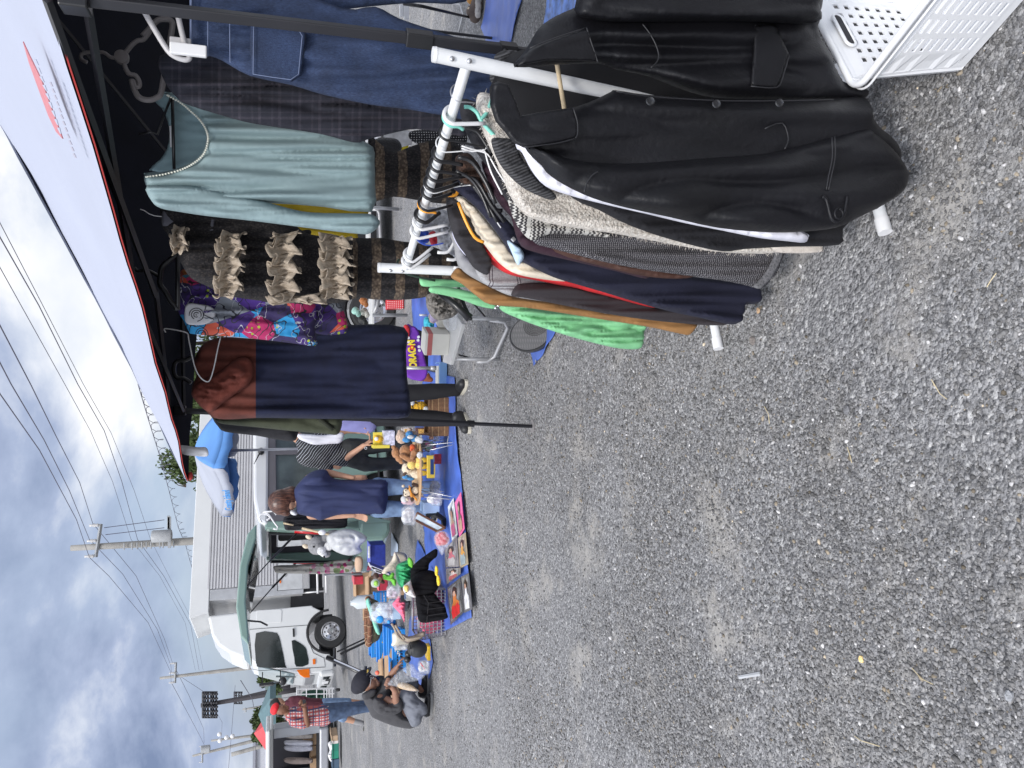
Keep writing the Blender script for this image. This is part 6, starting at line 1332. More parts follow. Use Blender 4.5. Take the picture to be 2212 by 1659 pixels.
slab('jeans_leg', [(855, 1442), (860, 1437), (868, 1442), (875, 1457), (890, 1462), (902, 1468), (905, 1482), (900, 1496), (880, 1497), (864, 1492), (857, 1470)], Y+.14, mgjn, p, th=.10, edge=14, amp=.010, fx=.08, fy=.05, seed=54, g=2.1)
mcap = cloth('black cap', (.012, .012, .020))
co = blob('cap', [pe(781, 1472, 19, 26, Y, 24, 38), pe(776, 1478, 15, 22, Y, 21, 38)], mcap, p, .009, 3, .003, 5)
b = MB(); q = at(790, 1456, Y-.02); fwd = (at(801, 1444, Y-.03)-at(785, 1462, Y-.03)).normalized(); sd_ = Vector((0, 1, 0)); pts = []
for i in range(9):
    a = R(-90+180*i/8); pts.append(q+fwd*(.085*math.cos(a))+sd_*(.085*math.sin(a)))
b.prism([v+Vector((.004, 0, -.004)) for v in pts], Vector((0, 0, .008))); b.build('brim', mcap, co, bevel=.003)
b = MB(); 
for i in range(5): b.tube([q+fwd*.03+sd_*(-.03+i*.013)+Vector((0, 0, .012)), q+fwd*.055+sd_*(-.026+i*.013)+Vector((0, 0, .012))], .0035, n=4)
b.build('gold_leaves', M('gold thread', (.55, .38, .08), .5), co)
blob('hair', [pe(795, 1490, 13, 11, Y+.01, 20)], M('grey hair', (.33, .32, .31), .7, var=.3, vs=40), p, .009, 3)
b = MB(); b.tube(arc(at(803, 1462, Y-.10), .022, 0, 6.28, (.75, -.3, .1), (.2, 0, 1), 14), .002, n=4); b.tube([at(802, 1462, Y-.11), at(799, 1484, Y-.12)], .002, n=4); b.build('glasses', msilver, p)
foot(925, 1528, Y-.05, .95, -.25, p, M('grey sole', (.2, .2, .2), .7), s=1.05); foot(922, 1488, Y+.14, .95, -.2, p, M('grey sole', (.2, .2, .2), .7), s=1.05)
mclear = M('clear plastic film', (.70, .73, .78), .18, var=.05, trans=.0, alpha=.26, bump=.15, bs=14, spec=.7)
pb = empty('plastic_bag', at(845, 1478, Y-.42), 'clear plastic bag with a pale cloth inside, held by the squatting person', 'bag')
slab('bag_body', [(838, 1480), (842, 1470), (862, 1450), (885, 1434), (893, 1436), (900, 1448), (915, 1456), (917, 1462), (905, 1470), (880, 1476), (903, 1490), (900, 1494), (880, 1492), (860, 1484)], Y-.45, mclear, pb, th=.06, edge=8, g=2.2, amp=.03, fx=.25, fy=.2)
slab('bag_content', [(858, 1480), (865, 1474), (885, 1478), (902, 1490), (897, 1493), (878, 1491), (862, 1486)], Y-.44, cloth('pale orange cloth', (.62, .45, .27)), pb, th=.03, g=2.2)

# man in plaid shirt and red cap
Y = 14.3; p = person('person in a red cap, red checked shirt and blue jeans', 795, 1540, Y)
def f_check(t, uv, ob):
    s = t.nodes.new('ShaderNodeSeparateXYZ'); t.links.new(ob, s.inputs[0]); x, z = s.outputs[0], s.outputs[2]
    c = mixc(t, band(t, x, .05, .5), (.62, .56, .56), (.42, .10, .09)); c = mixc(t, mth(t, 'MULTIPLY', band(t, z, .05, .5), .75), c, (.40, .07, .07))
    c = mixc(t, band(t, x, .10, .13, .1), c, (.05, .05, .12)); return mixc(t, band(t, z, .10, .13, .1), c, (.06, .06, .13))
hc = at(608, 1533, Y); pr = [('e', hc, (.085, .10, .115))]; face(hc, (.88, -.2, -.38), (.3, 0, .9), .105, pr)
pr += pl_([(620, 1540, 7), (630, 1545, 7.5)], Y)+pl_([(642, 1548, 10), (670, 1546, 12), (703, 1542, 11)], Y)
pr += pl_([(636, 1558, 5, -.13), (664, 1566, 5.5, -.2), (658, 1530, 4.4, -.32)], Y)+pl_([(636, 1538, 5, .13), (660, 1540, 5, .1), (655, 1522, 4, -.1)], Y)
pr += hand(at(658, 1530, Y-.32), Vector((.9, -.2, .1)), (0, -.4, 1), 1.0, .7)+hand(at(655, 1522, Y-.1), Vector((.7, -.2, .6)), (0, -.4, 1), 1, .7)
pr += pl_([(705, 1542, 9), (750, 1536, 7), (792, 1528, 5)], Y)
blob('body', pr, mskd, p, .009, 2)
blob('shirt', pl_([(631, 1547, 13), (650, 1548, 19), (675, 1547, 19), (700, 1546, 20)], Y)+pl_([(634, 1559, 9, -.13), (655, 1564, 9, -.18)], Y)+pl_([(634, 1537, 9, .13), (652, 1538, 8, .1)], Y), M('red check', (0, 0, 0), .85, fn=f_check, var=.05), p, .013, 2, .010, 3, 4)
blob('jeans', pl_([(702, 1545, 18), (730, 1540, 14), (765, 1533, 11), (798, 1528, 9)], Y)+pl_([(702, 1536, 16, .1), (735, 1530, 12, .1), (795, 1522, 8, .1)], Y), mdj, p, .015, 2, .01, 2, 5)
blob('cap', [pe(594, 1531, 8, 12.5, Y, 12, 20), pe(591, 1531, 6, 11, Y, 11, 20)], M('red cap', (.72, .02, .03), .7), p, .01, 3)
blob('hair', [pe(603, 1540, 8, 8, Y+.02, 10)], M('black hair', (.012, .010, .009), .45), p, .01, 2)
foot(798, 1526, Y, .95, -.2, p, msole, s=1.0); foot(798, 1521, Y+.15, .95, -.2, p, msole, s=1.0)
b = MB(); b.box(at(657, 1518, Y-.35), (.09, .05, .05)); tag(b.build('camera_grip', mbp, p), None)
Y = 15.2; p = person('person in a maroon knit top and denim shorts walking behind the red-capped one', 790, 1535, Y)
pr = [pe(600, 1518, 13, 10, Y, 10), pc(610, 1520, 5, 622, 1522, 6, Y)]+pl_([(632, 1523, 8), (700, 1526, 8)], Y)+pl_([(634, 1514, 5), (660, 1512, 5), (672, 1522, 4)], Y)
pr += pl_([(705, 1530, 12), (748, 1552, 7.5), (768, 1559, 5.5)], Y)+pl_([(705, 1522, 12), (752, 1517, 7), (782, 1517, 4.5)], Y)
pr += hand(at(672, 1522, Y), Vector((.1, -.2, -1)), (1, 0, 0), 1, .5)
blob('body', pr, mskin, p, .011, 2)
blob('shirt', pl_([(624, 1522, 10), (645, 1523, 15), (698, 1525, 14)], Y)+pl_([(632, 1513, 9), (655, 1512, 8)], Y), cloth('maroon knit', (.10, .022, .035)), p, .014, 2, .01)
blob('shorts', pl_([(700, 1526, 14), (722, 1537, 12), (742, 1550, 9.5)], Y)+pl_([(700, 1522, 13), (752, 1518, 9)], Y), mdj2, p, .015, 2, .008)
blob('sock', pl_([(765, 1558, 6), (782, 1562, 5.5)], Y), M('grey sock', (.25, .25, .26), .9), p, .012, 2); blob('sock', pl_([(778, 1517, 5.5), (793, 1517, 5)], Y), M('grey sock', (.25, .25, .26), .9), p, .012, 2)
c = at(789, 1566, Y); blob('shoe', [('c', c+Vector((-.08, 0, -.0)), c+Vector((.10, 0, -.06)), .05, .042)], M('olive shoe', (.04, .038, .03), .6), p, .012, 2)
c = at(797, 1515, Y); blob('shoe', [('c', c+Vector((-.05, 0, .02)), c+Vector((.12, 0, .0)), .05, .042)], M('olive shoe', (.04, .038, .03), .6), p, .012, 2)
blob('hair', [pe(597, 1520, 14, 12, Y, 12)], M('black hair', (.012, .010, .009), .45), p, .014, 2)
# ---------------------------------------------------------------- tarps
mtarp = M('blue tarpaulin', (.060, .125, .45), .45, var=.25, vs=4, bump=.5, bs=9, spec=.5)
def tarp(label, pts, g_=.05, z=.012, amp=.022, seed=0, mat=mtarp, grom=()):
    P_ = [gr(x, y) for x, y in pts]; xy = [(p.x, p.y) for p in P_]; out = []
    for i in range(len(xy)):
        a, c = xy[i], xy[(i+1) % len(xy)]; n = max(1, int(math.hypot(c[0]-a[0], c[1]-a[1])/g_))
        for j in range(n): out.append((a[0]+(c[0]-a[0])*j/n, a[1]+(c[1]-a[1])*j/n))
    nb = len(out); inn = []; xs_ = [p[0] for p in xy]; ys_ = [p[1] for p in xy]; x = min(xs_)+g_/2
    while x < max(xs_):
        y = min(ys_)+g_/2
        while y < max(ys_):
            if inside((x, y), xy): inn.append((x, y))
            y += g_
        x += g_
    r_ = geometry.delaunay_2d_cdt([Vector(p) for p in out+inn], [(i, (i+1) % nb) for i in range(nb)], [], 1, 1e-6)
    b = MB(); vs = []
    for v, og in zip(r_[0], r_[3]):
        h = amp*max(0, abs(noise.noise(Vector((v.x*2.2+seed, v.y*4.5, seed))))*1.2+.35*noise.noise(Vector((v.x*8, v.y*9, seed)))); vs.append((v.x, v.y, z+h))
    b.add(vs, [tuple(f) for f in r_[2]]); o = b.build('tarpaulin', mat, None, True); s_ = o.modifiers.new('s', 'SOLIDIFY'); s_.thickness = .003; s_.offset = 1
    return tag(o, label, 'tarp', 'blue tarpaulins on the ground')
tarp('long blue tarp under the toy table and the posters', [(1022, 1334), (1018, 1240), (1008, 1120), (1000, 1040), (994, 980), (988, 900), (985, 815), (925, 800), (905, 860), (898, 960), (903, 1060), (918, 1130), (925, 1200), (935, 1290), (945, 1372)], .06)
tarp('blue tarp strip under the black swan-like plush, behind the long one', [(905, 1165), (898, 1225), (895, 1255), (930, 1262), (940, 1230)], .06, seed=2)
tarp('blue tarp under the basket and helmet by the squatting person', [(915, 1330), (932, 1380), (938, 1430), (930, 1465), (915, 1490), (895, 1470), (880, 1400), (890, 1330)], .06, seed=3)
tarp('blue tarp spread under the purple box and the low folding table', [(958, 795), (945, 700), (935, 640), (893, 640), (895, 700), (905, 800)], .06, seed=4)
tarp('blue tarp lying in front of the slippers at the picture edge', [(1043, 60), (1058, 98), (1102, 110), (1133, -10), (1060, -20)], .04, seed=5)
tarp('light blue patterned tarp behind the leather jacket shoulder', [(1178, 62), (1200, 45), (1260, 20), (1300, -20), (1190, -20)], .03, seed=6, mat=M('patterned tarp', (.10, .22, .62), .5, var=.5, vs=22))
t = tarp('blue tarp corner with a black letter and an eyelet under the vibration plate', [(1148, 735), (1156, 790), (1178, 765), (1200, 725), (1212, 690), (1170, 690)], .02, seed=7, amp=.03)
b = MB(); b.lathe(gr(1158, 780, .02), [(.005, 0), (.010, .001), (.010, .004), (.005, .004)], 16); b.build('eyelet', msilver, t)
pN = gr(1158, 752, .045); text('marker_letter', 'N', pN, .055, M('marker black', (.01, .01, .02), .6), t, xdir=(.2, -1, 0), ydir=(1, .2, 0), ext=.001)
t = tarp('white rubbish sheet corner beside the toy van', [(862, 1175), (848, 1150), (848, 1200), (862, 1205)], .05, seed=9, mat=M('pale tarp', (.5, .6, .75), .6))

def thing(name, label, cat, x, y, Y, group=None): return empty(name, at(x, y, Y), label, cat, group)
def flat(name, label, cat, quad, mat, z0=.03, z1=None, group=None, th=.004):
    zs = z1 or [z0]*len(quad); pts = [gr(x, y, z) for (x, y), z in zip(quad, zs)]
    o = empty(name, pts[0], label, cat, group); b = MB(); b.prism(pts, Vector((0, 0, th))); b.build('sheet', mat, o); return o, pts
def patch(name, mat, pts, fr, parent, dz):
    """fr: quad corners (4 Vectors), pts in 0..1 coordinates"""
    def bl(u, v): return fr[0].lerp(fr[1], u).lerp(fr[3].lerp(fr[2], u), v)+Vector((0, 0, dz))
    b = MB(); b.prism([bl(u, v) for u, v in pts], Vector((0, 0, .0015))); return b.build(name, mat, parent)
# posters
PS = [('white poster with a dark-haired woman in a pink dress', [(980, 1076), (968, 1095), (977, 1168), (989, 1156)], (.75, .76, .76), (.03, .02, .02), (.75, .12, .30)),
      ('pink bordered poster lying nearest the gravel in the row', [(996, 1063), (983, 1086), (993, 1161), (1004, 1142)], (.75, .12, .32), (.16, .13, .11), (.45, .28, .2)),
      ('yellow and black magazine page poster', [(1006, 1150), (990, 1162), (994, 1228), (1012, 1219)], (.40, .33, .22), (.62, .30, .06), (.30, .36, .38)),
      ('grey glossy poster under a plastic sleeve with red edge', [(987, 1158), (961, 1188), (963, 1226), (992, 1224)], (.26, .24, .24), (.55, .15, .18), (.45, .43, .42)),
      ('dark poster with an orange-clad figure and green edge', [(995, 1247), (967, 1270), (974, 1350), (1003, 1322)], (.085, .085, .09), (.55, .17, .04), (.55, .03, .03)),
      ('grey poster with a white gowned figure at the tarp corner', [(1013, 1238), (997, 1246), (1004, 1324), (1021, 1316)], (.14, .14, .15), (.72, .72, .74), (.7, .7, .72)),
      ('brown-grey poster with a pale figure between the others', [(995, 1226), (964, 1228), (966, 1262), (995, 1240)], (.20, .18, .17), (.6, .5, .46), (.4, .1, .1))]
for i, (lb, q, c0_, c1_, c2_) in enumerate(PS):
    q = [q[1], q[2], q[3], q[0]]
    o, pt = flat('poster', lb, 'poster', q, M('poster base %d' % i, c0_, .25, var=.1), .036+.003*i, group='posters on the tarp')
    rgp = random.Random(i+3)
    def irr(cu, cv, ru, rv, n=18, k=.18, ph=0.0): return [(cu+ru*math.cos(2*math.pi*j/n)*(1+k*math.sin(3*2*math.pi*j/n+ph)), cv+rv*math.sin(2*math.pi*j/n)*(1+k*math.sin(2*2*math.pi*j/n+ph*2))) for j in range(n)]
    if i != 1: patch('inner_print', M('poster print %d' % i, tuple(v*.55+.12 for v in c0_), .25, var=.7, vs=9), [(.06, .10), (.95, .12), (.94, .90), (.05, .88)], pt, o, .0050)
    patch('figure', M('poster hair %d' % i, (.035, .02, .016), .3, var=.3), irr(.30, .52, .17, .22, ph=i), pt, o, .0062)
    patch('figure', M('poster figure %d' % i, c1_ if i not in (0,) else (.45, .28, .2), .3, var=.3, vs=20), [(.34, .40), (.50, .38), (.62, .22), (.80, .30), (.84, .55), (.80, .74), (.60, .78), (.50, .62), (.36, .62)], pt, o, .0074)
    patch('figure', M('poster accent %d' % i, c2_, .3, var=.3, vs=20), [(.58, .30), (.72, .20), (.93, .26), (.94, .76), (.74, .80), (.60, .68), (.64, .50)], pt, o, .0086)
    patch('figure', M('poster skin', (.50, .30, .22), .3), irr(.31, .51, .075, .10, k=.05), pt, o, .0098)
# framed picture leaning back
o = thing('framed_picture', 'brown framed pale picture leaning above the tarp behind the red parcel', 'picture', 944, 1146, 7.3)
fq = [at(902, 1108, 7.75), at(894, 1122, 7.8), at(944, 1148, 7.35), at(961, 1140, 7.25)]; nn_ = (fq[1]-fq[0]).cross(fq[3]-fq[0]).normalized(); nn_ = nn_ if nn_.y < 0 else -nn_
b = MB(); b.prism([v-nn_*.012 for v in fq], nn_*.010); b.build('print', M('pale print', (.48, .55, .62), .2, var=.3, vs=6), o)
b = MB()
for a, c in zip(fq, fq[1:]+fq[:1]): b.tube([a, c], .013, n=4)
b.build('frame', M('brown frame', (.13, .055, .03), .4), o); cq = sum((v for v in fq), Vector())/4
b = MB(); b.prism([cq.lerp(v, .45)+nn_*.002+Vector((.02, 0, -.02)) for v in fq], nn_*.001); b.build('image', M('pink grey picture', (.50, .36, .36), .3, var=.4, vs=20), o)
o = thing('picture_stand', 'black plastic stand behind the leaning framed picture', 'stand', 950, 1128, 7.5); b = MB(); b.tube([at(922, 1112, 7.6), at(944, 1112, 7.5), at(958, 1122, 7.45), at(960, 1142, 7.45)], [.02, .03, .03, .03], n=4); b.tube([at(922, 1112, 7.6), at(932, 1130, 7.6), at(955, 1142, 7.45)], .015, n=4); b.build('bracket', mbp, o)
def film(name, pts, Y, parent, th=.05, **k): return slab(name, pts, Y, mclear, parent, th=th, edge=7, g=k.pop('g', 2.2), amp=k.pop('amp', .014), fx=.12, fy=.10, **k)
o = thing('red_parcel', 'round red parcel wrapped in clear film with a yellow handle', 'parcel', 968, 1165, 6.9)
blob('parcel', [pe(954, 1164, 14, 15, 6.9, 14)], M('red wrap', (.62, .04, .06), .35, bump=.6, bs=40), o, .01, 2, .012, 2, 12)
film('film', [(940, 1152), (950, 1146), (965, 1150), (972, 1166), (970, 1180), (962, 1188), (955, 1200), (948, 1190), (942, 1180), (937, 1166)], 6.82, o, .06)
# ---------------------------------------------------------------- round low table with plush toys
YT = 7.35; tc_ = Vector((at(915, 1012, YT).x, YT, 0)); ZT = .335
tb = empty('low_table', tc_, 'low oval wooden table with folding wire legs crowded with plush toys', 'table')
b = MB(); pts = []
for i in range(40):
    a = 2*math.pi*i/40; pts.append(tc_+Vector((.345*math.copysign(abs(math.cos(a))**.8, math.cos(a)), .24*math.copysign(abs(math.sin(a))**.8, math.sin(a)), ZT-.018)))
b.prism(pts, Vector((0, 0, .018))); b.build('table_top', M('beech veneer', (.52, .34, .18), .4, var=.12, vs=14), tb, bevel=.004)
for sx, sy in ((-.22, -.14), (.20, -.14), (.20, .12), (-.22, .12)):
    b = MB(); a = tc_+Vector((sx, sy, ZT-.02)); o_ = Vector((math.copysign(.05, sx), math.copysign(.06, sy), -ZT+.03))
    b.tube([a+Vector((-.03, 0, 0)), a+o_+Vector((-.012, 0, 0)), a+o_+Vector((0, 0, -.006)), a+o_+Vector((.012, 0, 0)), a+Vector((.03, 0, 0))], .0045, n=6); b.build('leg', msilver, tb, True)
GP = 'plush toys at the toy stall'
def plush(label, x, y, Y, parts, name='plush_toy', group=GP, vox=.008):
    """parts: list of (part name, material, prims)"""
    o = thing(name, label, 'plush toy', x, y, Y, group)
    for nm, mt, pr in parts:
        vx = vox
        blob(nm, pr, mt, o, vx, 2, .0035, len(nm), 40)
    return o
def pm(n, c, **k): return M('plush '+n, c, .95, var=.25, vs=50, bump=1.0, bs=160, sheen=.25, **k)
mcr = pm('cream', (.72, .61, .46)); mbr = pm('brown', (.38, .18, .08)); mdb = pm('dark brown', (.05, .025, .018)); myl = pm('yellow', (.82, .60, .17)); mwh = pm('white', (.70, .70, .70)); mbk = M('plush black', (.006, .006, .008), .95, var=.3, vs=50, bump=1.0, bs=160, spec=.2)
mbl = pm('blue', (.05, .25, .55)); mgy = pm('grey', (.25, .25, .26)); mbe = pm('beige', (.56, .41, .31)); meye = M('bead eye', (.01, .01, .01), .1)
Yp = 7.3
o = plush('monkey plush with cream face and orange scarf at the left end of the low table', 912, 1064, Yp-.05, [
    ('body', mdb, [pe(896, 1060, 13, 11, Yp-.05, 10), pe(880, 1064, 10, 11, Yp-.07, 10), pc(902, 1050, 4, 893, 1046, 4, Yp-.1), pc(893, 1072, 4, 890, 1080, 4, Yp-.08)]),
    ('face', mcr, [pe(877, 1060, 5, 5, Yp-.125, 4), pe(877, 1068, 5, 5, Yp-.125, 4), pe(883, 1064, 5, 7, Yp-.13, 5), pe(897, 1059, 8, 8, Yp-.11, 5), pe(871, 1050, 4, 3.5, Yp-.05, 3), pe(880, 1079, 3.5, 3.5, Yp-.05, 3), pe(909, 1052, 6, 4, Yp-.1, 5), pe(909, 1070, 6, 4, Yp-.1, 5)]),
    ('scarf', pm('orange', (.75, .30, .03)), [pc(885, 1056, 2.5, 889, 1072, 2.5, Yp-.14), pc(889, 1066, 2, 900, 1080, 2.2, Yp-.13), pc(886, 1056, 1.8, 884, 1050, 1.8, Yp-.13)])])
b = MB(); b.ell(at(876, 1060, Yp-.15), .005); b.ell(at(876, 1068, Yp-.15), .005); b.build('eyes', meye, o, True)
o = plush('pug plush with dark muzzle leaning behind the yellow plush', 910, 1018, Yp+.03, [
    ('body', mcr, [pe(880, 1012, 12, 14, Yp+.02, 13), pe(900, 1024, 13, 10, Yp, 10), pc(905, 1032, 4, 910, 1036, 4, Yp-.03)]),
    ('muzzle', pm('muzzle', (.09, .055, .04)), [pe(885, 1010, 7, 6, Yp-.08, 5)]), ('ear', MATS.get('plush muzzle') or pm('muzzle', (.09, .055, .04)), [pc(876, 999, 3, 872, 996, 3, Yp-.02)]), ('ear', pm('muzzle', (.09, .055, .04)), [pc(876, 1022, 3, 872, 1026, 3, Yp-.02)]),
    ('cape', mbl, [pe(876, 1030, 7, 5, Yp+.04, 8), pe(888, 1034, 8, 4, Yp+.04, 8)])])
o = plush('fluffy yellow duckling plush seen from behind in the middle of the low table', 914, 1004, Yp-.08, [
    ('body', myl, [pe(889, 1004, 9, 10, Yp-.1, 10), pe(905, 1002, 10, 11, Yp-.1, 11), pe(886, 991, 4, 4, Yp-.1, 4), pe(904, 992, 6, 5, Yp-.12, 5)])])
o = plush('big brown floppy-eared dog plush hugging an orange heart', 912, 985, Yp-.02, [
    ('body', mbr, [pe(877, 974, 14, 14, Yp-.04, 13), pe(898, 976, 16, 16, Yp, 14), pc(868, 984, 5, 893, 997, 7, Yp-.1), pc(896, 968, 5, 892, 982, 5, Yp-.14), pc(905, 975, 6, 908, 985, 6, Yp-.12), pc(890, 988, 4.5, 897, 978, 4.5, Yp-.15)]),
    ('foot', mwh, [pe(907, 983, 7, 8, Yp-.17, 4)]), ('foot', mwh, [pe(908, 951, 7, 7, Yp-.15, 4)]),
    ('heart', pm('orange heart', (.65, .10, .02)), [pe(891, 966, 6, 7, Yp-.17, 5), pe(888, 972, 3, 3, Yp-.18, 3)])])
o = plush('small brown bear plush lying on top behind the dog plush', 868, 978, Yp+.1, [
    ('body', mbr, [pe(855, 978, 9, 12, Yp+.12, 10), pe(862, 990, 8, 8, Yp+.12, 8), pe(850, 966, 5, 5, Yp+.1, 4), pe(868, 998, 6, 5, Yp+.1, 6)])])
o = plush('beige bear plush in a blue and white shirt at the right of the low table', 914, 948, Yp-.02, [
    ('body', mbe, [pe(868, 945, 13, 14, Yp, 12), pe(864, 933, 5, 5, Yp, 4), pe(885, 930, 6, 6, Yp-.03, 6), pe(895, 940, 8, 10, Yp, 9)]),
    ('shirt', mbl, [pe(878, 950, 9, 6, Yp-.08, 8), pe(884, 938, 8, 7, Yp-.06, 9), pe(895, 947, 9, 8, Yp-.05, 9)]),
    ('collar', mwh, [pe(887, 944, 8, 4, Yp-.13, 5), pe(904, 950, 8, 8, Yp-.12, 6)])])
# boxed yellow toy in hands
o = thing('boxed_toy', 'yellow rounded toy in an open window box held by the bending person', 'toy box', 838, 950, 8.1)
fb = lambda n, m_, x0, x1, y0, y1, Y, d, par, bev=.003: fbx(n, m_, x0, x1, y0, y1, Y, d, par, bev)
myc = M('yellow card', (.72, .60, .08), .5); fb('box', myc, 806, 842, 962, 968, 7.95, .16, o); fb('box_side', M('white print card', (.55, .55, .66), .5, var=.4, vs=40), 829, 853, 931, 962, 7.96, .14, o); fb('box_back', myc, 806, 832, 934, 962, 8.08, .01, o)
blob('toy', [pe(818, 948, 10, 9, 7.99, 9), pe(812, 946, 6, 7, 7.96, 5)], M('toy yellow', (.80, .45, .02), .5), o, .008, 2)
b = MB(); b.lathe(at(813, 948, 7.90), [(.001, 0), (.018, 0), (.02, .004), (.012, .008), (.001, .01)], 16, Matrix.Rotation(R(90), 3, 'X')); b.build('eye', mwp, o)
# things under the table
o = thing('toy_case', 'yellow hard toy case in film under the middle of the low table', 'toy case', 944, 1010, 7.3)
p_ = gr(943, 1008); b = MB(); b.box((p_.x, p_.y+.02, .055), (.24, .05, .09)); b.build('case', M('yellow case', (.70, .50, .06), .4), o, bevel=.006)
b = MB(); b.box((p_.x, p_.y-.007, .05), (.16, .004, .035)); b.build('plate', M('navy plate', (.02, .05, .16), .4), o)
for xx in (-.07, .0, .07): b = MB(); b.ell((p_.x+xx, p_.y+.05, .13), (.03, .03, .04)); b.build('figurine', M('yellow figurine', (.62, .42, .05), .5), o, True)
def bagplush(label, x, y, rx, ry, Y, col, extra=None, body='plush in bag'):
    o = thing('bagged_plush', label, 'bagged toy', x+rx, y, Y, 'toys wrapped in clear bags')
    blob('plush', [pe(x, y, rx*.8, ry*.8, Y, min(rx, ry)*.8), pe(x-rx*.55, y+ry*.35, rx*.4, ry*.4, Y-.04, min(rx, ry)*.4)], col, o, .012, 2, .012, x % 7, 15)
    if extra: blob('detail', extra[1], extra[0], o, .01, 2)
    film('bag', smooth_poly([(x-rx, y-ry*.6), (x-rx*.8, y+ry*.9), (x, y+ry*1.1), (x+rx, y+ry), (x+rx*1.02, y-ry*.8), (x, y-ry*1.05)], 3), Y-.10, o, .05)
    return o
mlv = pm('lilac', (.55, .48, .66)); mpk = pm('pink', (.72, .30, .38))
bagplush('lilac and white plush in a clear bag left under the low table', 941, 1075, 13, 16, 7.35, mlv, (mwh, [pe(930, 1078, 9, 10, 7.25, 8)]))
bagplush('grey plush in a clear bag behind the silver table leg', 940, 1050, 12, 12, 7.5, mgy)
bagplush('white plush in a long pointed clear bag hanging off the table end', 882, 1112, 15, 20, 7.5, mwh)
bagplush('pink plush with red buttons in film at the left end of the table', 884, 1080, 17, 11, 7.45, mpk, (mwh, [pe(873, 1078, 8, 8, 7.36, 8)]))
o = thing('pale_box', 'pale blue translucent box on the tarp left of the low table', 'box', 948, 1096, 7.6); fb('box_body', M('pale blue plastic', (.34, .46, .66), .3), 915, 950, 1086, 1108, 7.5, .2, o, .006)
bagplush('red and green blocks in a clear bag under the table', 932, 963, 11, 9, 7.6, M('green blocks', (.06, .30, .10), .5), (M('magenta blocks', (.55, .05, .25), .5), [pe(925, 960, 7, 5, 7.52, 5), pe(938, 968, 5, 5, 7.52, 5)]))
bagplush('sweet-like orange and blue packet right under the bear plush', 938, 945, 12, 8, 7.5, M('blue packet', (.10, .18, .48), .4, var=.5, vs=30), (M('orange packet', (.65, .22, .05), .4), [pe(932, 945, 6, 5, 7.42, 4)]))
for i, (x0, x1, y0, y1, c, lb) in enumerate([(898, 930, 924, 940, (.12, .07, .07), 'dark printed comic box leaning by the wicker basket'), (885, 912, 938, 948, (.45, .55, .65), 'pale blue printed packet upright behind the dark comic box'), (868, 892, 924, 938, (.55, .5, .48), 'white bag of trinkets between trouser leg and bear plush')]):
    o = thing('packet', lb, 'packet', x1, y0, 7.75, 'packets by the wicker basket'); fb('packet_body', M('packet %d' % i, c, .35, var=.6, vs=35), x0, x1, y0, y1, 7.75+.03*i, .05, o); fb('print', M('packet print %d' % i, (.6, .35, .1), .4, var=.5, vs=60), x0+6, x1-8, y0+3, y1-4, 7.745+.03*i, .01, o, 0)
# wicker basket with tiger plush
def f_wick(t, uv, ob):
    s = t.nodes.new('ShaderNodeSeparateXYZ'); t.links.new(ob, s.inputs[0]); v = mth(t, 'PINGPONG', s.outputs[0], .006); h = mth(t, 'PINGPONG', s.outputs[2], .03)
    c = ramp(t, mth(t, 'DIVIDE', v, .006), [(.1, (.10, .045, .018)), (.8, (.30, .155, .065))]); return mixc(t, mth(t, 'LESS_THAN', h, .004), c, (.42, .26, .12))
mwk = M('wicker', (0, 0, 0), .7, fn=f_wick, var=.3, vs=40, bump=.6, bs=120)
o = thing('wicker_basket', 'rectangular brown wicker basket standing behind the black trousers', 'basket', 976, 900, 7.25)
p_ = at(975, 900, 7.3); b = MB(); W2, D2, H2 = .35, .24, .19
for cx, cy, dx, dy in ((0, 0, W2, .012), (0, D2, W2, .012), (-W2/2, D2/2, .012, D2), (W2/2, D2/2, .012, D2)): b.box((p_.x+cx, 7.3+cy, H2/2+.02), (dx+.012, dy, H2))
b.box((p_.x, 7.3+D2/2, .025), (W2, D2, .012)); b.build('basket_body', mwk, o, bevel=.003)
b = MB(); b.tube([(p_.x-W2/2, 7.3, H2+.02), (p_.x+W2/2, 7.3, H2+.02), (p_.x+W2/2, 7.3+D2, H2+.02), (p_.x-W2/2, 7.3+D2, H2+.02)], .011, n=8, closed=True); b.build('rim', mwk, o)
def f_tig(t, uv, ob):
    n_ = nz(t, ob, 9, 2, .5, (1, 1, 3.2)); return mixc(t, mth(t, 'LESS_THAN', mth(t, 'ABSOLUTE', mth(t, 'SUBTRACT', n_, .5)), .035), (.75, .42, .03), (.015, .010, .008))
mtg = M('tiger plush', (0, 0, 0), .9, fn=f_tig, var=.15, bump=.8, bs=160)
o = plush('yellow tiger plush with black stripes sitting in the wicker basket', 905, 878, 7.4, [('body', mtg, [pe(888, 878, 18, 15, 7.42, 13), pe(908, 882, 16, 16, 7.4, 13), pe(872, 868, 5, 5, 7.42, 4)]), ('muzzle', mwh, [pe(890, 870, 6, 6, 7.33, 5)]), ('paw', mwh, [pe(920, 884, 6, 6, 7.32, 5)])])
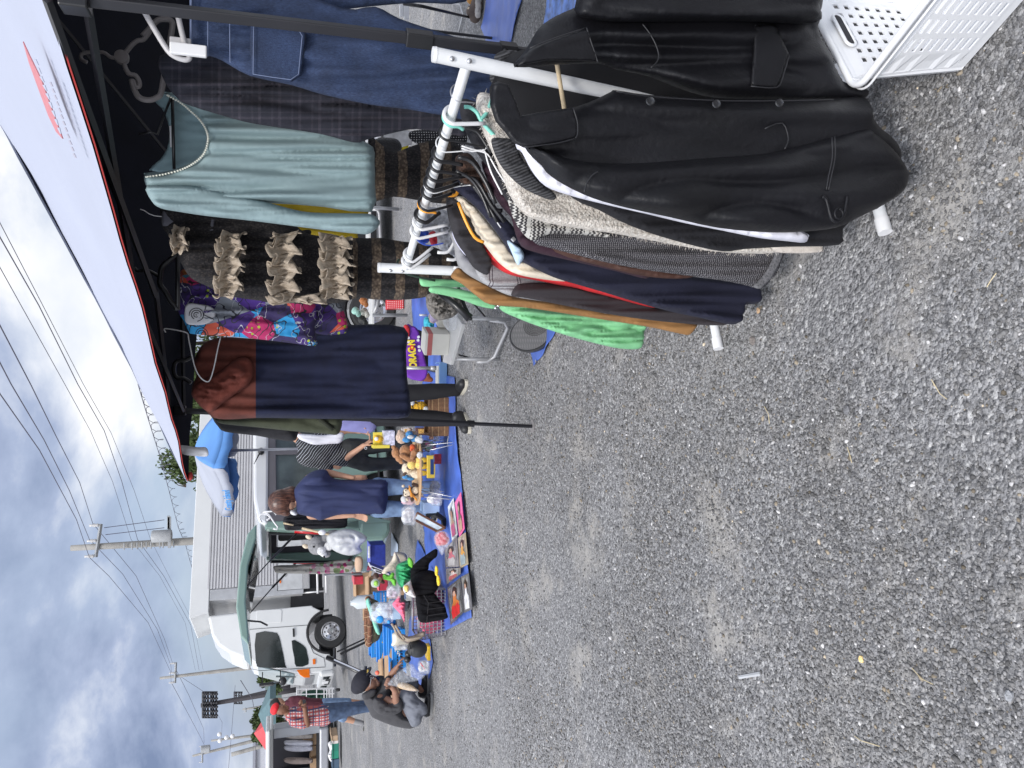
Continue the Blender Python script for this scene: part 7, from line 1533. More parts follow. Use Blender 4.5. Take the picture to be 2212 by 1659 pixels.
# ---------------------------------------------------------------- purple printed box, low folding table
mpur = M('purple cloth', (.17, .035, .42), .7, var=.15, vs=5)
o = thing('purple_display', 'purple toy display box with the yellow word DRAGON and a red top', 'display box', 924, 760, 6.35)
c = gr(922, 755); Yd = 6.45; slab('front_panel', [(874, 706), (890, 704), (903, 712), (912, 745), (918, 775), (924, 805), (915, 822), (900, 822), (880, 815), (874, 790)], Yd, mpur, o, th=.010, amp=.004, fx=.05, g=3, edge=4, sm=2)
slab('red_label', [(872, 704), (872, 735), (882, 733), (886, 715), (882, 703)], Yd-.02, M('red label', (.62, .03, .04), .6), o, th=.01, g=3)
b = MB(); b.prism([at(x, y, Yd+.12) for x, y in [(903, 712), (925, 720), (925, 800), (912, 790)]], Vector((0, .1, 0))); b.build('black_side', M('black mesh side', (.015, .015, .018), .9), o)
tl, tr_ = at(893, 788, Yd-.028), at(889, 740, Yd-.028); text('lettering', 'DRAG N', (tl+tr_)/2, .085, M('yellow print', (.80, .62, .04), .5), o, xdir=(tr_-tl), ydir=(0, 0, 1), ext=.003, bold=.004, sx=.72)
tx = (tl+tr_)/2+(tr_-tl).normalized()*.052; b = MB(); b.lathe(tx, [(.001, -.004), (.02, -.004), (.02, .004), (.001, .004)], 20, Matrix.Rotation(R(90), 3, 'X')); b.build('red_disc', M('red print', (.70, .05, .03), .5), o)
b = MB(); b.lathe(tx+Vector((0, -.006, 0)), [(.001, -.003), (.009, -.003), (.009, .003), (.001, .003)], 16, Matrix.Rotation(R(90), 3, 'X')); b.build('disc_centre', MATS['yellow print'], o)
for x, y in ((882, 738), (882, 730), (903, 735), (904, 728), (905, 749), (906, 757)):
    b = MB(); b.lathe(at(x, y, Yd-.022), [(.001, -.003), (.012, -.003), (.012, .003), (.001, .003)], 14, Matrix.Rotation(R(90), 3, 'X')); b.build('white_dot', MATS['white vinyl'], o)
mtt = M('pale table plastic', (.52, .52, .51), .4, var=.05)
def tbl(label, quad, z, legs, r=.013):
    """folding table: top corners as picture points at height z"""
    P_ = [gr(x, y, z) for x, y in quad]; o = empty('folding_table', P_[0]*1.0-Vector((0, 0, z)), label, 'table', 'folding tables of the stalls')
    b = MB(); b.prism([p-Vector((0, 0, .028)) for p in P_], Vector((0, 0, .028))); b.build('table_top', mtt, o, bevel=.004)
    for pts in legs:
        b = MB(); b.tube([Vector(q) for q in pts], r, n=10); b.build('leg', M('grey steel tube', (.42, .42, .43), .35, .3), o, True)
    return o
zt_ = .36; LN, LR = gr(1080, 776), gr(1104, 690)
q = [(972, 788), (956, 782), (975, 665), (998, 700)]
t = tbl('low white folding table with a cake box on it, just beyond the green shirt', q, zt_, [[(LN.x, LN.y, zt_-.03), (LN.x, LN.y, .0)], [(LR.x, LR.y, zt_-.03), (LR.x, LR.y, .0)], [(LN.x-.02, LN.y, .18), (LN.x-.02, LN.y, .10), (LN.x+.02, LN.y-.03, .05), (LR.x-.06, LR.y+.02, .02), (LR.x-.02, LR.y, .05), (LR.x-.01, LR.y, .16)]])
b = MB(); b.tube([(LN.x+.03, LN.y, zt_-.04), (LN.x+.01, LN.y+.02, zt_-.13)], .006, n=6); b.build('brace', mbp, t)
o = thing('cake_box', 'white cardboard box with a pinkish red lid stripe on the low folding table', 'box', 972, 740, 5.7)
mwb = M('white carton', (.66, .64, .58), .7, var=.06); pb_ = gr(973, 764, zt_); 
ca, sa = math.cos(R(-20)), math.sin(R(-20)); rz_ = Matrix.Rotation(R(-22), 3, 'Z')
bx0 = Vector((pb_.x+.10, pb_.y+.12, zt_)); b = MB(); b.box(bx0+Vector((0, 0, .075)), (.17, .17, .15), rot=rz_); b.build('carton', mwb, o, bevel=.003)
b = MB(); b.box(bx0+Vector((0, 0, .148)), (.174, .174, .036), rot=rz_); b.build('red_band', M('dusty red card', (.45, .13, .12), .7), o, bevel=.002)
b = MB(); b.box(bx0+Vector((0, 0, .175)), (.172, .172, .02), rot=rz_); b.build('lid', mwb, o, bevel=.002)
o = thing('shoe_parcel', 'lilac baby shoe in clear film on a small white box', 'parcel', 980, 690, 5.6)
bx1 = Vector((bx0.x+.20, bx0.y+.02, zt_)); b = MB(); b.box(bx1+Vector((0, 0, .035)), (.16, .12, .07), rot=rz_); b.build('small_box', mwb, o, bevel=.002)
blob('shoe', [('c', bx1+Vector((-.03, 0, .10)), bx1+Vector((.06, 0, .10)), .03, .035), ('e', bx1+Vector((.07, 0, .12)), (.03, .03, .035))], M('lilac vinyl', (.50, .42, .62), .5), o, .007, 2)
film('film', [(957, 665), (955, 690), (965, 712), (985, 712), (990, 690), (985, 668)], 5.45, o, .03)
for i, (x, y, c, lb) in enumerate([(935, 690, (.62, .5, .44), 'cream rabbit-eared soft toy lying behind the shoe parcel'), (932, 668, (.55, .08, .08), 'red and white soft toy near the grey fur hem')]):
    o = plush(lb, x, y, 6.0, [('body', pm('small %d' % i, c), [pe(x, y, 8, 9, 6.0, 7), pe(x-7, y-7, 3, 6, 5.98, 3), pe(x-2, y-10, 3, 6, 5.98, 3)])])
o = thing('teal_cloth', 'turquoise scarf heap on the blue tarp behind the cake box', 'cloth', 925, 705, 6.3); slab('heap', [(918, 685), (915, 700), (922, 722), (934, 722), (938, 700), (932, 686)], 6.3, cloth('turquoise', (.05, .42, .55)), o, th=.04, amp=.03, fx=.2, fy=.2, g=2.5)
o = thing('tray', 'light blue plastic tray on the tarp beside the brown horse toy', 'tray', 970, 810, 6.7)
pt = gr(968, 812); b = MB(); b.box((pt.x, pt.y+.1, .02), (.26, .2, .02)); b.box((pt.x, pt.y, .05), (.26, .01, .08)); b.box((pt.x-.13, pt.y+.1, .05), (.01, .2, .08)); b.box((pt.x+.13, pt.y+.1, .05), (.01, .2, .08)); b.build('tray_body', M('blue tray', (.22, .40, .70), .35), o, bevel=.004)
o = thing('white_box', 'white lining box lying in the blue tray', 'box', 962, 812, 6.8); b = MB(); b.box((pt.x, pt.y+.09, .065), (.20, .14, .06)); b.build('box_body', mwb, o, bevel=.003)
o = thing('horse_toy', 'brown toy horse head with a white blaze near the purple display', 'toy', 935, 812, 6.6)
blob('head', [pc(922, 812, 8, 912, 805, 7, 6.6), pc(914, 818, 6, 930, 820, 6, 6.6), pe(908, 810, 4, 3, 6.6, 3)], M('chestnut', (.24, .07, .03), .4), o, .007, 2); b = MB(); b.tube([at(912, 808, 6.56), at(924, 806, 6.56)], .006, n=6); b.build('blaze', mwp, o)
o = thing('table_post', 'grey leg post of a hidden stall table beside the purple display', 'post', 941, 795, 6.3); b = MB(); b.tube([at(876, 795, 6.3), at(930, 795, 6.3)], .014, n=8); b.tube([at(930, 795, 6.3), at(942, 795, 6.3)], .018, n=8); b.build('post', MATS['grey steel tube'], o, True)
# vibration plate
o = empty('exercise_plate', gr(1150, 722), 'oval black exercise plate with a grey dimpled rubber top under the green shirt', 'exercise machine')
P0 = at(1152, 722, 4.58); T_ = Matrix.Rotation(R(14), 3, 'Z')@Matrix.Rotation(R(46), 3, 'X')
b = MB(); b.lathe(P0, [(.06, -.045), (.10, -.03), (.118, .0), (.120, .03), (.112, .038)], 48, T_, 1.0, 1.28); b.build('base', mbp, o, 40)
def f_dim(t, uv, ob):
    d = vor(t, ob, 120, rnd=.05); return ramp(t, d, [(.1, (.27, .27, .28)), (.5, (.10, .10, .105))])
b = MB(); b.lathe(P0, [(.001, .039), (.108, .039), (.106, .043), (.001, .0435)], 48, T_, 1.0, 1.28); b.build('rubber_top', M('dimpled rubber', (0, 0, 0), .6, fn=f_dim, var=.1, bump=.6, bs=300), o, 30)
b = MB()
for r_ in (.022, .032, .042, .052, .062, .072): b.tube([P0+T_@Vector((.045-r_*math.cos(a), -.045+r_*math.sin(a)*1.2, .0445)) for a in [i*math.pi/10 for i in range(-5, 7)]], .0018, n=4)
b.build('ribs', mbp, o, True)
# ---------------------------------------------------------------- table frames and goods seen under the clothes
mtube = M('grey steel tube', (.42, .42, .43), .35, .3)
t = tbl('white folding table behind the mint sleeve, with pale goods', [(795, 520), (790, 515), (788, 395), (797, 400)], .68, [[at(799, 448, 6.0), at(862, 452, 6.0)], [at(803, 452, 6.3), at(815, 453, 6.3), at(820, 462, 6.3), at(822, 520, 6.3)], [gr(868, 452)+Vector((0, 0, .12)), gr(868, 452)]])
t2 = tbl('white stall table behind the ruffled dress, covered with dolls', [(803, 700), (796, 700), (796, 640), (804, 640)], .66, [[at(805, 681, 5.6), at(880, 681, 5.6)], [at(808, 676, 6.1), at(815, 660, 6.1), at(818, 648, 6.1)], [gr(925, 681)+Vector((0, 0, .1)), gr(925, 681)]])
for i, (x, y, c, lb) in enumerate([(785, 650, (.55, .2, .06), 'orange striped ball on the doll table'), (787, 674, (.70, .68, .60), 'cream dish with a white and orange ball on the doll table'), (782, 690, (.02, .02, .02), 'black lace bundle on the doll table'), (768, 672, (.35, .60, .52), 'mint green card behind the doll table goods')]):
    o = thing('trinket', lb, 'trinket', x+8, y, 5.8, 'trinkets on the doll table'); blob('trinket_body', [pe(x, y, 8, 9, 5.8, 8), pe(x+6, y+6, 5, 8, 5.75, 6)], M('trinket %d' % i, c, .5, var=.4, vs=40), o, .01, 2, .006, i, 20)
o = thing('red_basket', 'small red plastic basket beside the car wheel', 'basket', 868, 655, 7.5); 
def f_holes(t, uv, ob):
    return mixc(t, mth(t, 'LESS_THAN', vor(t, uv, 36, rnd=0), .25), (.62, .03, .04), (.75, .6, .6))
pz = gr(872, 655); b = MB(); b.box((pz.x, pz.y, .12), (.16, .16, .22), taper=1.1); b.build('basket_body', M('red basket', (0, 0, 0), .4, fn=f_holes, var=.05), o, bevel=.01)
# papers, box and dark fabrics between the mint top and the rack
for i, (pts, c, lb, cat) in enumerate([([(815, 290), (880, 281), (893, 283), (890, 312), (868, 318), (835, 300)], (.62, .62, .64), 'white printed papers seen right of the mint top hem', 'paper'), ([(868, 316), (883, 312), (880, 332), (862, 334)], (.75, .62, .03), 'bright yellow card beside the white papers', 'card'), ([(884, 316), (950, 322), (990, 330), (990, 345), (930, 338), (884, 332)], (.20, .075, .03), 'brown carton edge behind the knit panel', 'box')]):
    o = thing('stall_%s' % cat, lb, cat, pts[0][0], pts[0][1], 3.9); slab('%s_sheet' % cat, pts, 3.9+.1*i, M('scrap %d' % i, c, .7, var=.2, vs=30), o, th=.006, sm=1, g=5)
def f_dots(t, uv, ob): return mixc(t, mth(t, 'LESS_THAN', vor(t, uv, 85, rnd=.15), .2), (.010, .010, .014), (.6, .6, .62))
o = thing('dotted_skirt', 'black skirt with tiny white dots seen behind the rail hangers', 'skirt', 900, 300, 3.7); slab('skirt_body', [(885, 285), (890, 305), (930, 318), (990, 325), (1010, 300), (990, 270), (930, 278)], 3.7, M('dotted black', (0, 0, 0), .85, fn=f_dots, var=.1), o, th=.03, amp=.015, g=5)
o = thing('sequin_bag', 'black sequin bag above the white papers', 'bag', 850, 310, 3.8); slab('bag_body', [(812, 300), (816, 320), (850, 332), (868, 322), (860, 302), (835, 297)], 3.75, M('black sequins', (.02, .02, .024), .3, var=.9, vs=200, bump=1, bs=250), o, th=.03, g=4)
for i, (pts, c, lb, nm) in enumerate([([(905, 455), (940, 448), (990, 470), (1000, 510), (985, 560), (960, 558), (940, 520), (910, 500)], (.55, .56, .60), 'silver-white striped clothes heap seen between the hangers', 'clothes_heap'), ([(905, 498), (925, 500), (928, 520), (912, 528), (900, 515)], (.03, .09, .55), 'blue bag on the striped clothes heap', 'blue_bag'), ([(926, 505), (940, 500), (945, 525), (932, 530)], (.62, .03, .05), 'red cloth beside the blue bag', 'red_cloth')]):
    o = thing(nm, lb, nm.split('_')[1] if nm != 'clothes_heap' else 'clothes', pts[0][0], pts[0][1], 4.6); slab('fabric', pts, 4.8-.1*i, cloth('heap %d' % i, c, var=.35, vs=25), o, th=.05, amp=.04, fx=.15, fy=.1, g=4)
# picture edge: slippers, table frame
t = tbl('folding table at the picture edge behind the denim overalls', [(905, -60), (900, -30), (890, 8), (893, -60)], .6, [[gr(1000, 10)+Vector((0, 0, .5)), gr(1000, 10)+Vector((0, 0, .03)), gr(1005, 30)+Vector((0, 0, .02)), gr(994, 76)+Vector((0, 0, .02))]], r=.010)
o = thing('stand_leg', 'thin black tube leaning behind the denim overalls', 'tube', 1040, 40, 5.0); b = MB(); b.tube([at(872, 8, 5.6), at(914, 14, 5.5), gr(1032, 41)+Vector((0, 0, .03))], [.012, .012, .009], n=8); b.build('tube', mblack, o, True)
for i, (y0, y1, c) in enumerate(((8, 38, (.10, .075, .065)), (-12, 4, (.45, .22, .06)))):
    o = thing('slipper', ['grey-brown fur-trimmed slipper beside the blue tarp', 'orange-brown slipper cut by the picture edge'][i], 'slipper', 1040, y0, 5.0)
    pa = gr(1030, y0, .05); pb2 = gr(1026, y1, .05); blob('upper', [('c', pa, pb2, .05, .045), ('e', pa.lerp(pb2, .6)+Vector((0, 0, .03)), (.05, .05, .05))], M('slipper %d' % i, c, .8), o, .009, 2)
    blob('fur_trim', [('c', pa+Vector((.0, -.05, .0)), pb2+Vector((0, -.05, -.01)), .022, .022)], M('white fur', (.55, .52, .50), .95, bump=1, bs=200, var=.3), o, .009, 2, .008, 3, 30)
    b = MB(); b.ell(pa.lerp(pb2, .5)+Vector((0, -.02, .065)), .010); b.build('button', M('cream button', (.6, .5, .35), .4), o, True)
for i, (x0, x1, y0, y1) in enumerate(((864, 872, 8, 35), (873, 884, 10, 42))):
    o = thing('white_board', ['narrow white board behind the overalls, nearer the frame edge', 'wider white board behind the overalls, beside the narrow one'][i], 'board', x1, y0, 6.0, 'white boards behind the overalls'); fb('board', mwp, x0, x1, y0, y1, 6.0, .03, o)

# ---------------------------------------------------------------- goods left of the van
Ye = 7.25
E_ = lambda l: [(734.6+.3407*a, 1166.3+.3407*c) for a, c in l]
o = thing('eagle_plush', 'huge black eagle plush with white head and yellow feet sprawled on the basket', 'plush toy', 935, 1240, Ye, GP)
kw = dict(g=2.1, edge=12)
slab('wing', E_([(610, 55), (616, 100), (590, 125), (565, 152), (556, 195), (500, 215), (455, 255), (446, 225), (452, 180), (485, 140), (540, 98)]), Ye+.04, mbk, o, th=.07, amp=.014, fx=.1, fy=.03, seed=61, **kw)
slab('body', E_([(448, 262), (455, 230), (490, 200), (530, 192), (570, 192), (602, 205), (618, 240), (626, 290), (605, 330), (580, 352), (540, 362), (490, 362), (458, 335), (445, 300)]), Ye, mbk, o, th=.13, amp=.012, fx=.08, seed=62, g=2.1, edge=20)
slab('wing', E_([(480, 358), (530, 345), (595, 338), (618, 365), (645, 395), (668, 425), (676, 460), (684, 492), (640, 510), (590, 518), (548, 526), (512, 522), (494, 500), (488, 450)]), Ye-.06, mbk, o, th=.06, amp=.014, fx=.1, fy=.03, seed=63, **kw)
slab('head', E_([(398, 305), (404, 288), (420, 278), (446, 258), (453, 285), (466, 325), (480, 364), (455, 362), (425, 348), (404, 330)]), Ye-.14, mwh, o, th=.07, amp=.01, g=1.8, edge=10, seed=64)
slab('beak', E_([(404, 296), (414, 286), (428, 287), (437, 300), (434, 320), (428, 333), (414, 326), (405, 312)]), Ye-.22, myl, o, th=.035, g=1.3, edge=6)
mfy = pm('bright yellow', (.85, .62, .03))
slab('foot', E_([(603, 170), (612, 163), (622, 180), (623, 205), (616, 230), (605, 225), (600, 205)]), Ye-.15, mfy, o, th=.03, g=1.3, edge=6)
slab('foot', E_([(614, 228), (626, 224), (636, 250), (637, 275), (628, 292), (616, 285), (612, 255)]), Ye-.16, mfy, o, th=.03, g=1.3, edge=6)
b = MB(); b.ell(at(734.6+.3407*419, 1166.3+.3407*334, Ye-.215), .007); b.build('eye', meye, o, True)
b = MB()
for q in ([(530, 350), (560, 400), (550, 520)], [(560, 400), (640, 390)], [(556, 440), (668, 425)], [(553, 480), (678, 462)]): b.tube([at(734.6+.3407*a, 1166.3+.3407*c, Ye-.128) for a, c in q], .003, n=4)
b.build('quilting', M('plush seam', (.028, .028, .031), .9), o)
o = thing('green_dress_doll', 'green dress doll with leaf collar and brown hair, tipped over the eagle plush', 'doll', 880, 1240, 7.45)
mgd = M('green satin', (.03, .34, .13), .55, var=.25, vs=16, bump=.5, bs=40); mlf = M('lime leaf felt', (.15, .50, .05), .7, var=.15)
slab('skirt', E_([(352, 190), (365, 155), (408, 135), (440, 128), (454, 165), (455, 215), (446, 255), (420, 275), (398, 302), (376, 290), (358, 250)]), 7.42, mgd, o, th=.10, amp=.03, fx=.15, fy=.05, g=2.0, edge=14)
slab('leaf', E_([(428, 122), (440, 110), (455, 122), (466, 150), (458, 180), (446, 172), (432, 158)]), 7.3, mlf, o, th=.03, g=1.8, amp=.01)
slab('leaf', E_([(270, 228), (282, 214), (310, 225), (330, 205), (345, 215), (340, 240), (356, 255), (352, 290), (335, 285), (322, 262), (296, 255), (276, 250)]), 7.33, mlf, o, th=.045, amp=.02, fx=.3, g=1.8)
blob('head', [pe(820, 1252, 5, 6, 7.35, 5)], mskin, o, .008, 2); blob('hair', [pe(812, 1246, 7, 10, 7.4, 7), pc(816, 1250, 5, 828, 1258, 4, 7.38)], M('doll hair', (.06, .025, .015), .5), o, .008, 2)
o = plush('lime green flower-like plush in grey tulle by the open boxes', 817, 1262, 7.3, [('tulle', M('grey tulle', (.42, .46, .42), .8, var=.2), [pe(811, 1260, 10, 10, 7.3, 5)]), ('centre', pm('lime', (.35, .65, .10)), [pe(812, 1260, 5, 6, 7.24, 5)])])
o = thing('printed_scarf', 'cream scarf with pastel print under the green dress doll', 'scarf', 850, 1210, 7.6)
slab('scarf', E_([(264, 210), (280, 180), (310, 150), (330, 120), (345, 75), (360, 90), (382, 140), (365, 165), (345, 190), (310, 200), (290, 215)]), 7.6, M('pastel print', (.62, .54, .44), .8, var=.4, vs=14), o, th=.04, amp=.02, fx=.2, g=2.2)
o = thing('canvas_hat', 'beige cloth hat beside the pale scarf', 'hat', 870, 1200, 7.9); slab('hat', [(850, 1198), (858, 1192), (876, 1196), (880, 1208), (872, 1212), (858, 1212)], 7.9, cloth('beige canvas', (.42, .38, .30)), o, th=.06, g=2.2)
bagplush('pastel flower fabric stuffed in a clear bag between boxes and eagle', 850, 1278, 15, 15, 7.5, M('pastel flowers', (.66, .48, .58), .7, var=.7, vs=25))
# grey plastic mesh basket with pink clothes
def f_grid(t, uv, ob): 
    s = t.nodes.new('ShaderNodeSeparateXYZ'); t.links.new(ob, s.inputs[0]); m_ = mth(t, 'MULTIPLY', band(t, s.outputs[2], .028, .62), band(t, mth(t, 'ADD', s.outputs[0], s.outputs[1]), .022, .55)); return m_
o = thing('mesh_basket', 'grey plastic mesh basket with pink clothes and a paper note', 'basket', 932, 1300, 7.3)
mgb = M('grey basket plastic', (.34, .34, .36), .45)
q0 = at(900, 1384, 7.45); b = MB(); bw, bd_, bh = .50, .34, .27; org = Vector((q0.x, 7.45, .02))
for k in range(15):
    x = bw*k/14
    for yy in (0, bd_): b.tube([org+Vector((x*.9+.02, yy*.9+.015, 0)), org+Vector((x, yy, bh))], .0042, n=4)
for k in range(10):
    y = bd_*k/9
    for xx in (0, bw): b.tube([org+Vector((xx*.9+.02, y*.9+.015, 0)), org+Vector((xx, y, bh))], .0042, n=4)
for z in (0, .04, .08, .12, .16, .20, .235):
    f = z/bh; ins = .02*(1-f); b.tube([org+Vector((ins, ins, z)), org+Vector((bw-ins, ins, z)), org+Vector((bw-ins, bd_-ins, z)), org+Vector((ins, bd_-ins, z))], .0042, n=4, closed=True)
b.build('mesh_wall', mgb, o)
b = MB(); b.tube([org+Vector((0, 0, bh)), org+Vector((bw, 0, bh)), org+Vector((bw, bd_, bh)), org+Vector((0, bd_, bh))], .012, n=8, closed=True); b.build('rim', mgb, o, True)
b = MB(); b.box(org+Vector((.30, -.012, .16)), (.24, .006, .07)); b.build('paper_note', M('grey paper note', (.36, .37, .33), .8, var=.1, vs=40), o)
b = MB()
for k in range(2):
    for i in range(7): c = org+Vector((.215+i*.025, -.017, .175-.03*k)); b.tube([c, c+Vector((.010, 0, .008)), c+Vector((.013, 0, -.008))], .0016, n=4)
b.build('handwriting', M('olive marker', (.10, .10, .04), .8), o)
o = thing('pink_clothes', 'pink clothes spilling over the mesh basket', 'clothes', 880, 1310, 7.5); mpc = cloth('pink cotton', (.80, .16, .26))
slab('garment', E_([(332, 408), (352, 380), (374, 352), (384, 372), (384, 392), (412, 396), (410, 440), (412, 480), (406, 522), (394, 490), (375, 462), (352, 438)]), 7.38, mpc, o, th=.03, amp=.03, fx=.12, fy=.05, g=2.0)
blob('pile', [('e', org+Vector((.17, .17, .12)), (.15, .14, .12)), ('e', org+Vector((.34, .17, .10)), (.13, .14, .1))], mpc, o, .014, 2, .02, 2, 12)
# blue crates
mbc = M('blue crate plastic', (.015, .22, .62), .4, var=.1)
def crate(label, cx, cy, rz, w_, d_, h_, z=0.0):
    o = empty('blue_crate', (cx, cy, z), label, 'crate', 'blue crates on the ground', rz)
    m_ = Matrix.Translation((cx, cy, z))@Matrix.Rotation(rz, 4, 'Z')
    def W(x, y, zz): return m_@Vector((x, y, zz))
    b = MB()
    for s in (-1, 1):
        for zz, hh in ((.02, .04), (h_*.52, .02), (h_-.025, .05)):
            b.box(W(0, s*d_/2, zz), (w_, .01, hh), rz); b.box(W(s*w_/2, 0, zz), (.01, d_, hh), rz)
        n = int(w_/.035)
        for i in range(n+1): b.box(W(-w_/2+w_*i/n, s*d_/2, h_/2), (.008, .008, h_), rz)
        n = int(d_/.035)
        for i in range(n+1): b.box(W(s*w_/2, -d_/2+d_*i/n, h_/2), (.008, .008, h_), rz)
    b.box(W(0, 0, .012), (w_, d_, .008), rz); b.build('crate_body', mbc, o)
    b = MB(); b.tube([W(sx*w_/2, sy*d_/2, h_) for sx, sy in ((-1, -1), (1, -1), (1, 1), (-1, 1))], .012, n=4, closed=True); b.build('rim', mbc, o)
    return o
def gxy(x, y): p = gr(x, y); return p.x, p.y
rz0 = R(12)
for (x, y, w_, d_, h_, lb) in ((872, 1405, .58, .36, .17, 'nearest blue plastic crate, with silver spoons, by the squatting person'), (856, 1395, .56, .36, .15, 'second blue plastic crate holding white forks'), (838, 1388, .56, .36, .15, 'third blue plastic crate with a yellow tool'), (818, 1380, .52, .36, .14, 'blue plastic crate farthest back in the row'), (850, 1310, .44, .34, .26, 'blue crate behind the bag of blue bottles, next to the brown box')):
    cx, cy = gxy(x, y); crate(lb, cx, cy, rz0, w_, d_, h_)
rg = random.Random(12)
for (x, y, c, lb, n) in ((862, 1400, (.6, .6, .62), 'bundle of silver spoons in the nearest blue crate', 9), (850, 1392, (.72, .72, .70), 'white forks in the second blue crate', 8), (832, 1385, (.75, .5, .04), 'yellow handled tool in the third blue crate', 2), (868, 1388, (.08, .30, .06), 'green plastic sprig in the nearest blue crate', 12), (818, 1376, (.25, .22, .2), 'assorted hardware in the farthest blue crate', 12)):
    q_ = gr(x, y, .1); o = empty('utensils', q_, lb, 'utensils', 'small goods in the blue crates')
    b = MB()
    for i in range(n):
        a = q_+Vector((rg.uniform(-.1, .1), rg.uniform(-.05, .08), rg.uniform(-.02, .02))); e = a+Vector((rg.uniform(-.07, .07), rg.uniform(-.07, .07), rg.uniform(0, .05))); b.tube([a, e], .006, n=5); b.ell(e, (.014, .014, .006), n=8, m=4)
    b.build('utensil_set', M('utensil %d' % x, c, .4), o, True)
# water jug in a plastic bag
o = thing('bagged_bottles', 'clear bag with round blue bottle caps on the pale water tank', 'bag', 850, 1325, 7.6)
blob('contents', [pe(830, 1318, 16, 16, 7.65, 14), pe(810, 1330, 6, 9, 7.65, 8)], M('pale bag contents', (.55, .64, .76), .4, var=.3, vs=12), o, .014, 2, .02, 3, 14)
for x, y, r_ in ((821, 1338, 8), (840, 1343, 4)): b = MB(); b.ell(at(x, y, 7.38), (r_*7.5/F, .02, r_*7.5/F)); b.build('blue_cap', M('blue cap', (.03, .30, .75), .3), o, True)
film('bag', [(797, 1322), (800, 1308), (815, 1300), (835, 1302), (852, 1295), (848, 1315), (850, 1340), (840, 1346), (818, 1348), (800, 1340)], 7.45, o, .05)
o = thing('water_tank', 'pale blue water tank under the bag of bottles', 'tank', 872, 1325, 7.8); fb('tank', M('pale blue tank', (.38, .52, .68), .3, var=.15, vs=8), 845, 868, 1304, 1338, 7.62, .2, o, .015)
# woven basket with folded lid
o = thing('woven_basket', 'oval woven basket with brown trim on the mint green cloth', 'basket', 805, 1345, 9.0)
pw = gr(838, 1345); c_ = at(795, 1342, 9.3); b = MB(); b.lathe(Vector((c_.x, c_.y, c_.z-.16)), [(.12, 0), (.2, .04), (.235, .12), (.23, .15)], 28, None, 1.15, .8); b.build('bowl', M('olive wicker', (.11, .10, .05), .8, var=.4, vs=60, bump=.8, bs=80), o, 40)
b = MB(); b.tube([Vector((c_.x+.27*math.cos(a), c_.y+.19*math.sin(a), c_.z)) for a in [i*math.pi/14 for i in range(28)]], .03, n=8, closed=True); b.build('rim', M('brown weave', (.17, .075, .04), .8, var=.5, vs=40, bump=.8, bs=60), o, True)
b = MB()
for i in range(16):
    a = i*math.pi/8; p_ = Vector((c_.x+.27*math.cos(a), c_.y+.19*math.sin(a), c_.z)); b.tube(arc(p_, .033, 0, 6.28, (math.cos(a), math.sin(a), 0), (0, 0, 1), 8), .004, n=4)
b.build('binding', M('straw binding', (.5, .33, .2), .7), o)
def carton(label, x, y, w_, d_, h_, rz=.3, z=0, flaps=True, mat=mcard, group='open cardboard boxes'):
    cx, cy = gxy(x, y); o = empty('cardboard_box', (cx, cy, z), label, 'box', group, rz); m_ = Matrix.Translation((cx, cy, z))@Matrix.Rotation(rz, 4, 'Z')
    W = lambda x_, y_, z_: m_@Vector((x_, y_, z_)); b = MB()
    for s in (-1, 1): b.box(W(0, s*d_/2, h_/2), (w_, .006, h_), rz); b.box(W(s*w_/2, 0, h_/2), (.006, d_, h_), rz)
    b.box(W(0, 0, .01), (w_, d_, .006), rz); b.build('carton', mat, o)
    if flaps:
        for s in (-1, 1):
            b = MB(); b.prism([W(-w_/2, s*d_/2, h_), W(w_/2, s*d_/2, h_), W(w_/2-.02, s*(d_/2+.11), h_+.04), W(-w_/2+.02, s*(d_/2+.11), h_+.04)], Vector((0, 0, .004))); b.build('flap', mat, o)
            b = MB(); b.prism([W(s*w_/2, -d_/2, h_), W(s*w_/2, d_/2, h_), W(s*(w_/2+.1), d_/2-.02, h_-.03), W(s*(w_/2+.1), -d_/2+.02, h_-.03)], Vector((0, 0, .004))); b.build('flap', mat, o)
    return o
carton('open cardboard box with flaps up nearest the van bumper', 797, 1262, .40, .34, .22); carton('second open cardboard box, behind the red box', 826, 1272, .42, .34, .2, .2)
carton('small cardboard box beside the mesh basket', 872, 1300, .34, .24, .2, .1, flaps=False); carton('flattened cardboard by the mint cloth behind the woven basket', 800, 1310, .5, .5, .06, .3); carton('brown box under the cap brim of the squatting person', 872, 1455, .45, .4, .17, .2)
carton('low brown box at the foot of the black hand cart', 850, 1452, .42, .35, .14, .35)
for (x0, x1, y0, y1, Y_, c, lb, cat) in ((818, 838, 1252, 1275, 8.3, (.36, .02, .04), 'dark red printed box among the cardboard boxes', 'box'), (800, 833, 1178, 1222, 9.2, (.015, .03, .22), 'dark blue storage tote with papers behind the van bumper', 'tote'), (795, 800, 1180, 1206, 9.15, (.5, .5, .5), 'silver latch strip on the dark blue tote lid', 'latch'), (765, 785, 1246, 1262, 10.6, (.55, .03, .05), 'small red box farthest back by the boxes', 'box')):
    o = thing({'box': 'goods_box', 'tote': 'storage_tote', 'latch': 'latch_strip'}[cat], lb, cat, x1, y0, Y_); fb('shell', M('goods %d' % (x0*y0), c, .5, var=.2, vs=30), x0, x1, y0, y1, Y_, .25 if cat != 'latch' else .02, o, .008)
    if cat != 'latch': fb('lid', M('goods lid %d' % (x0*y0), tuple(min(1, v*2+.1) for v in c), .5), x0-1.5, x0+1, y0-1, y1+1, Y_-.01, .27, o, .004)
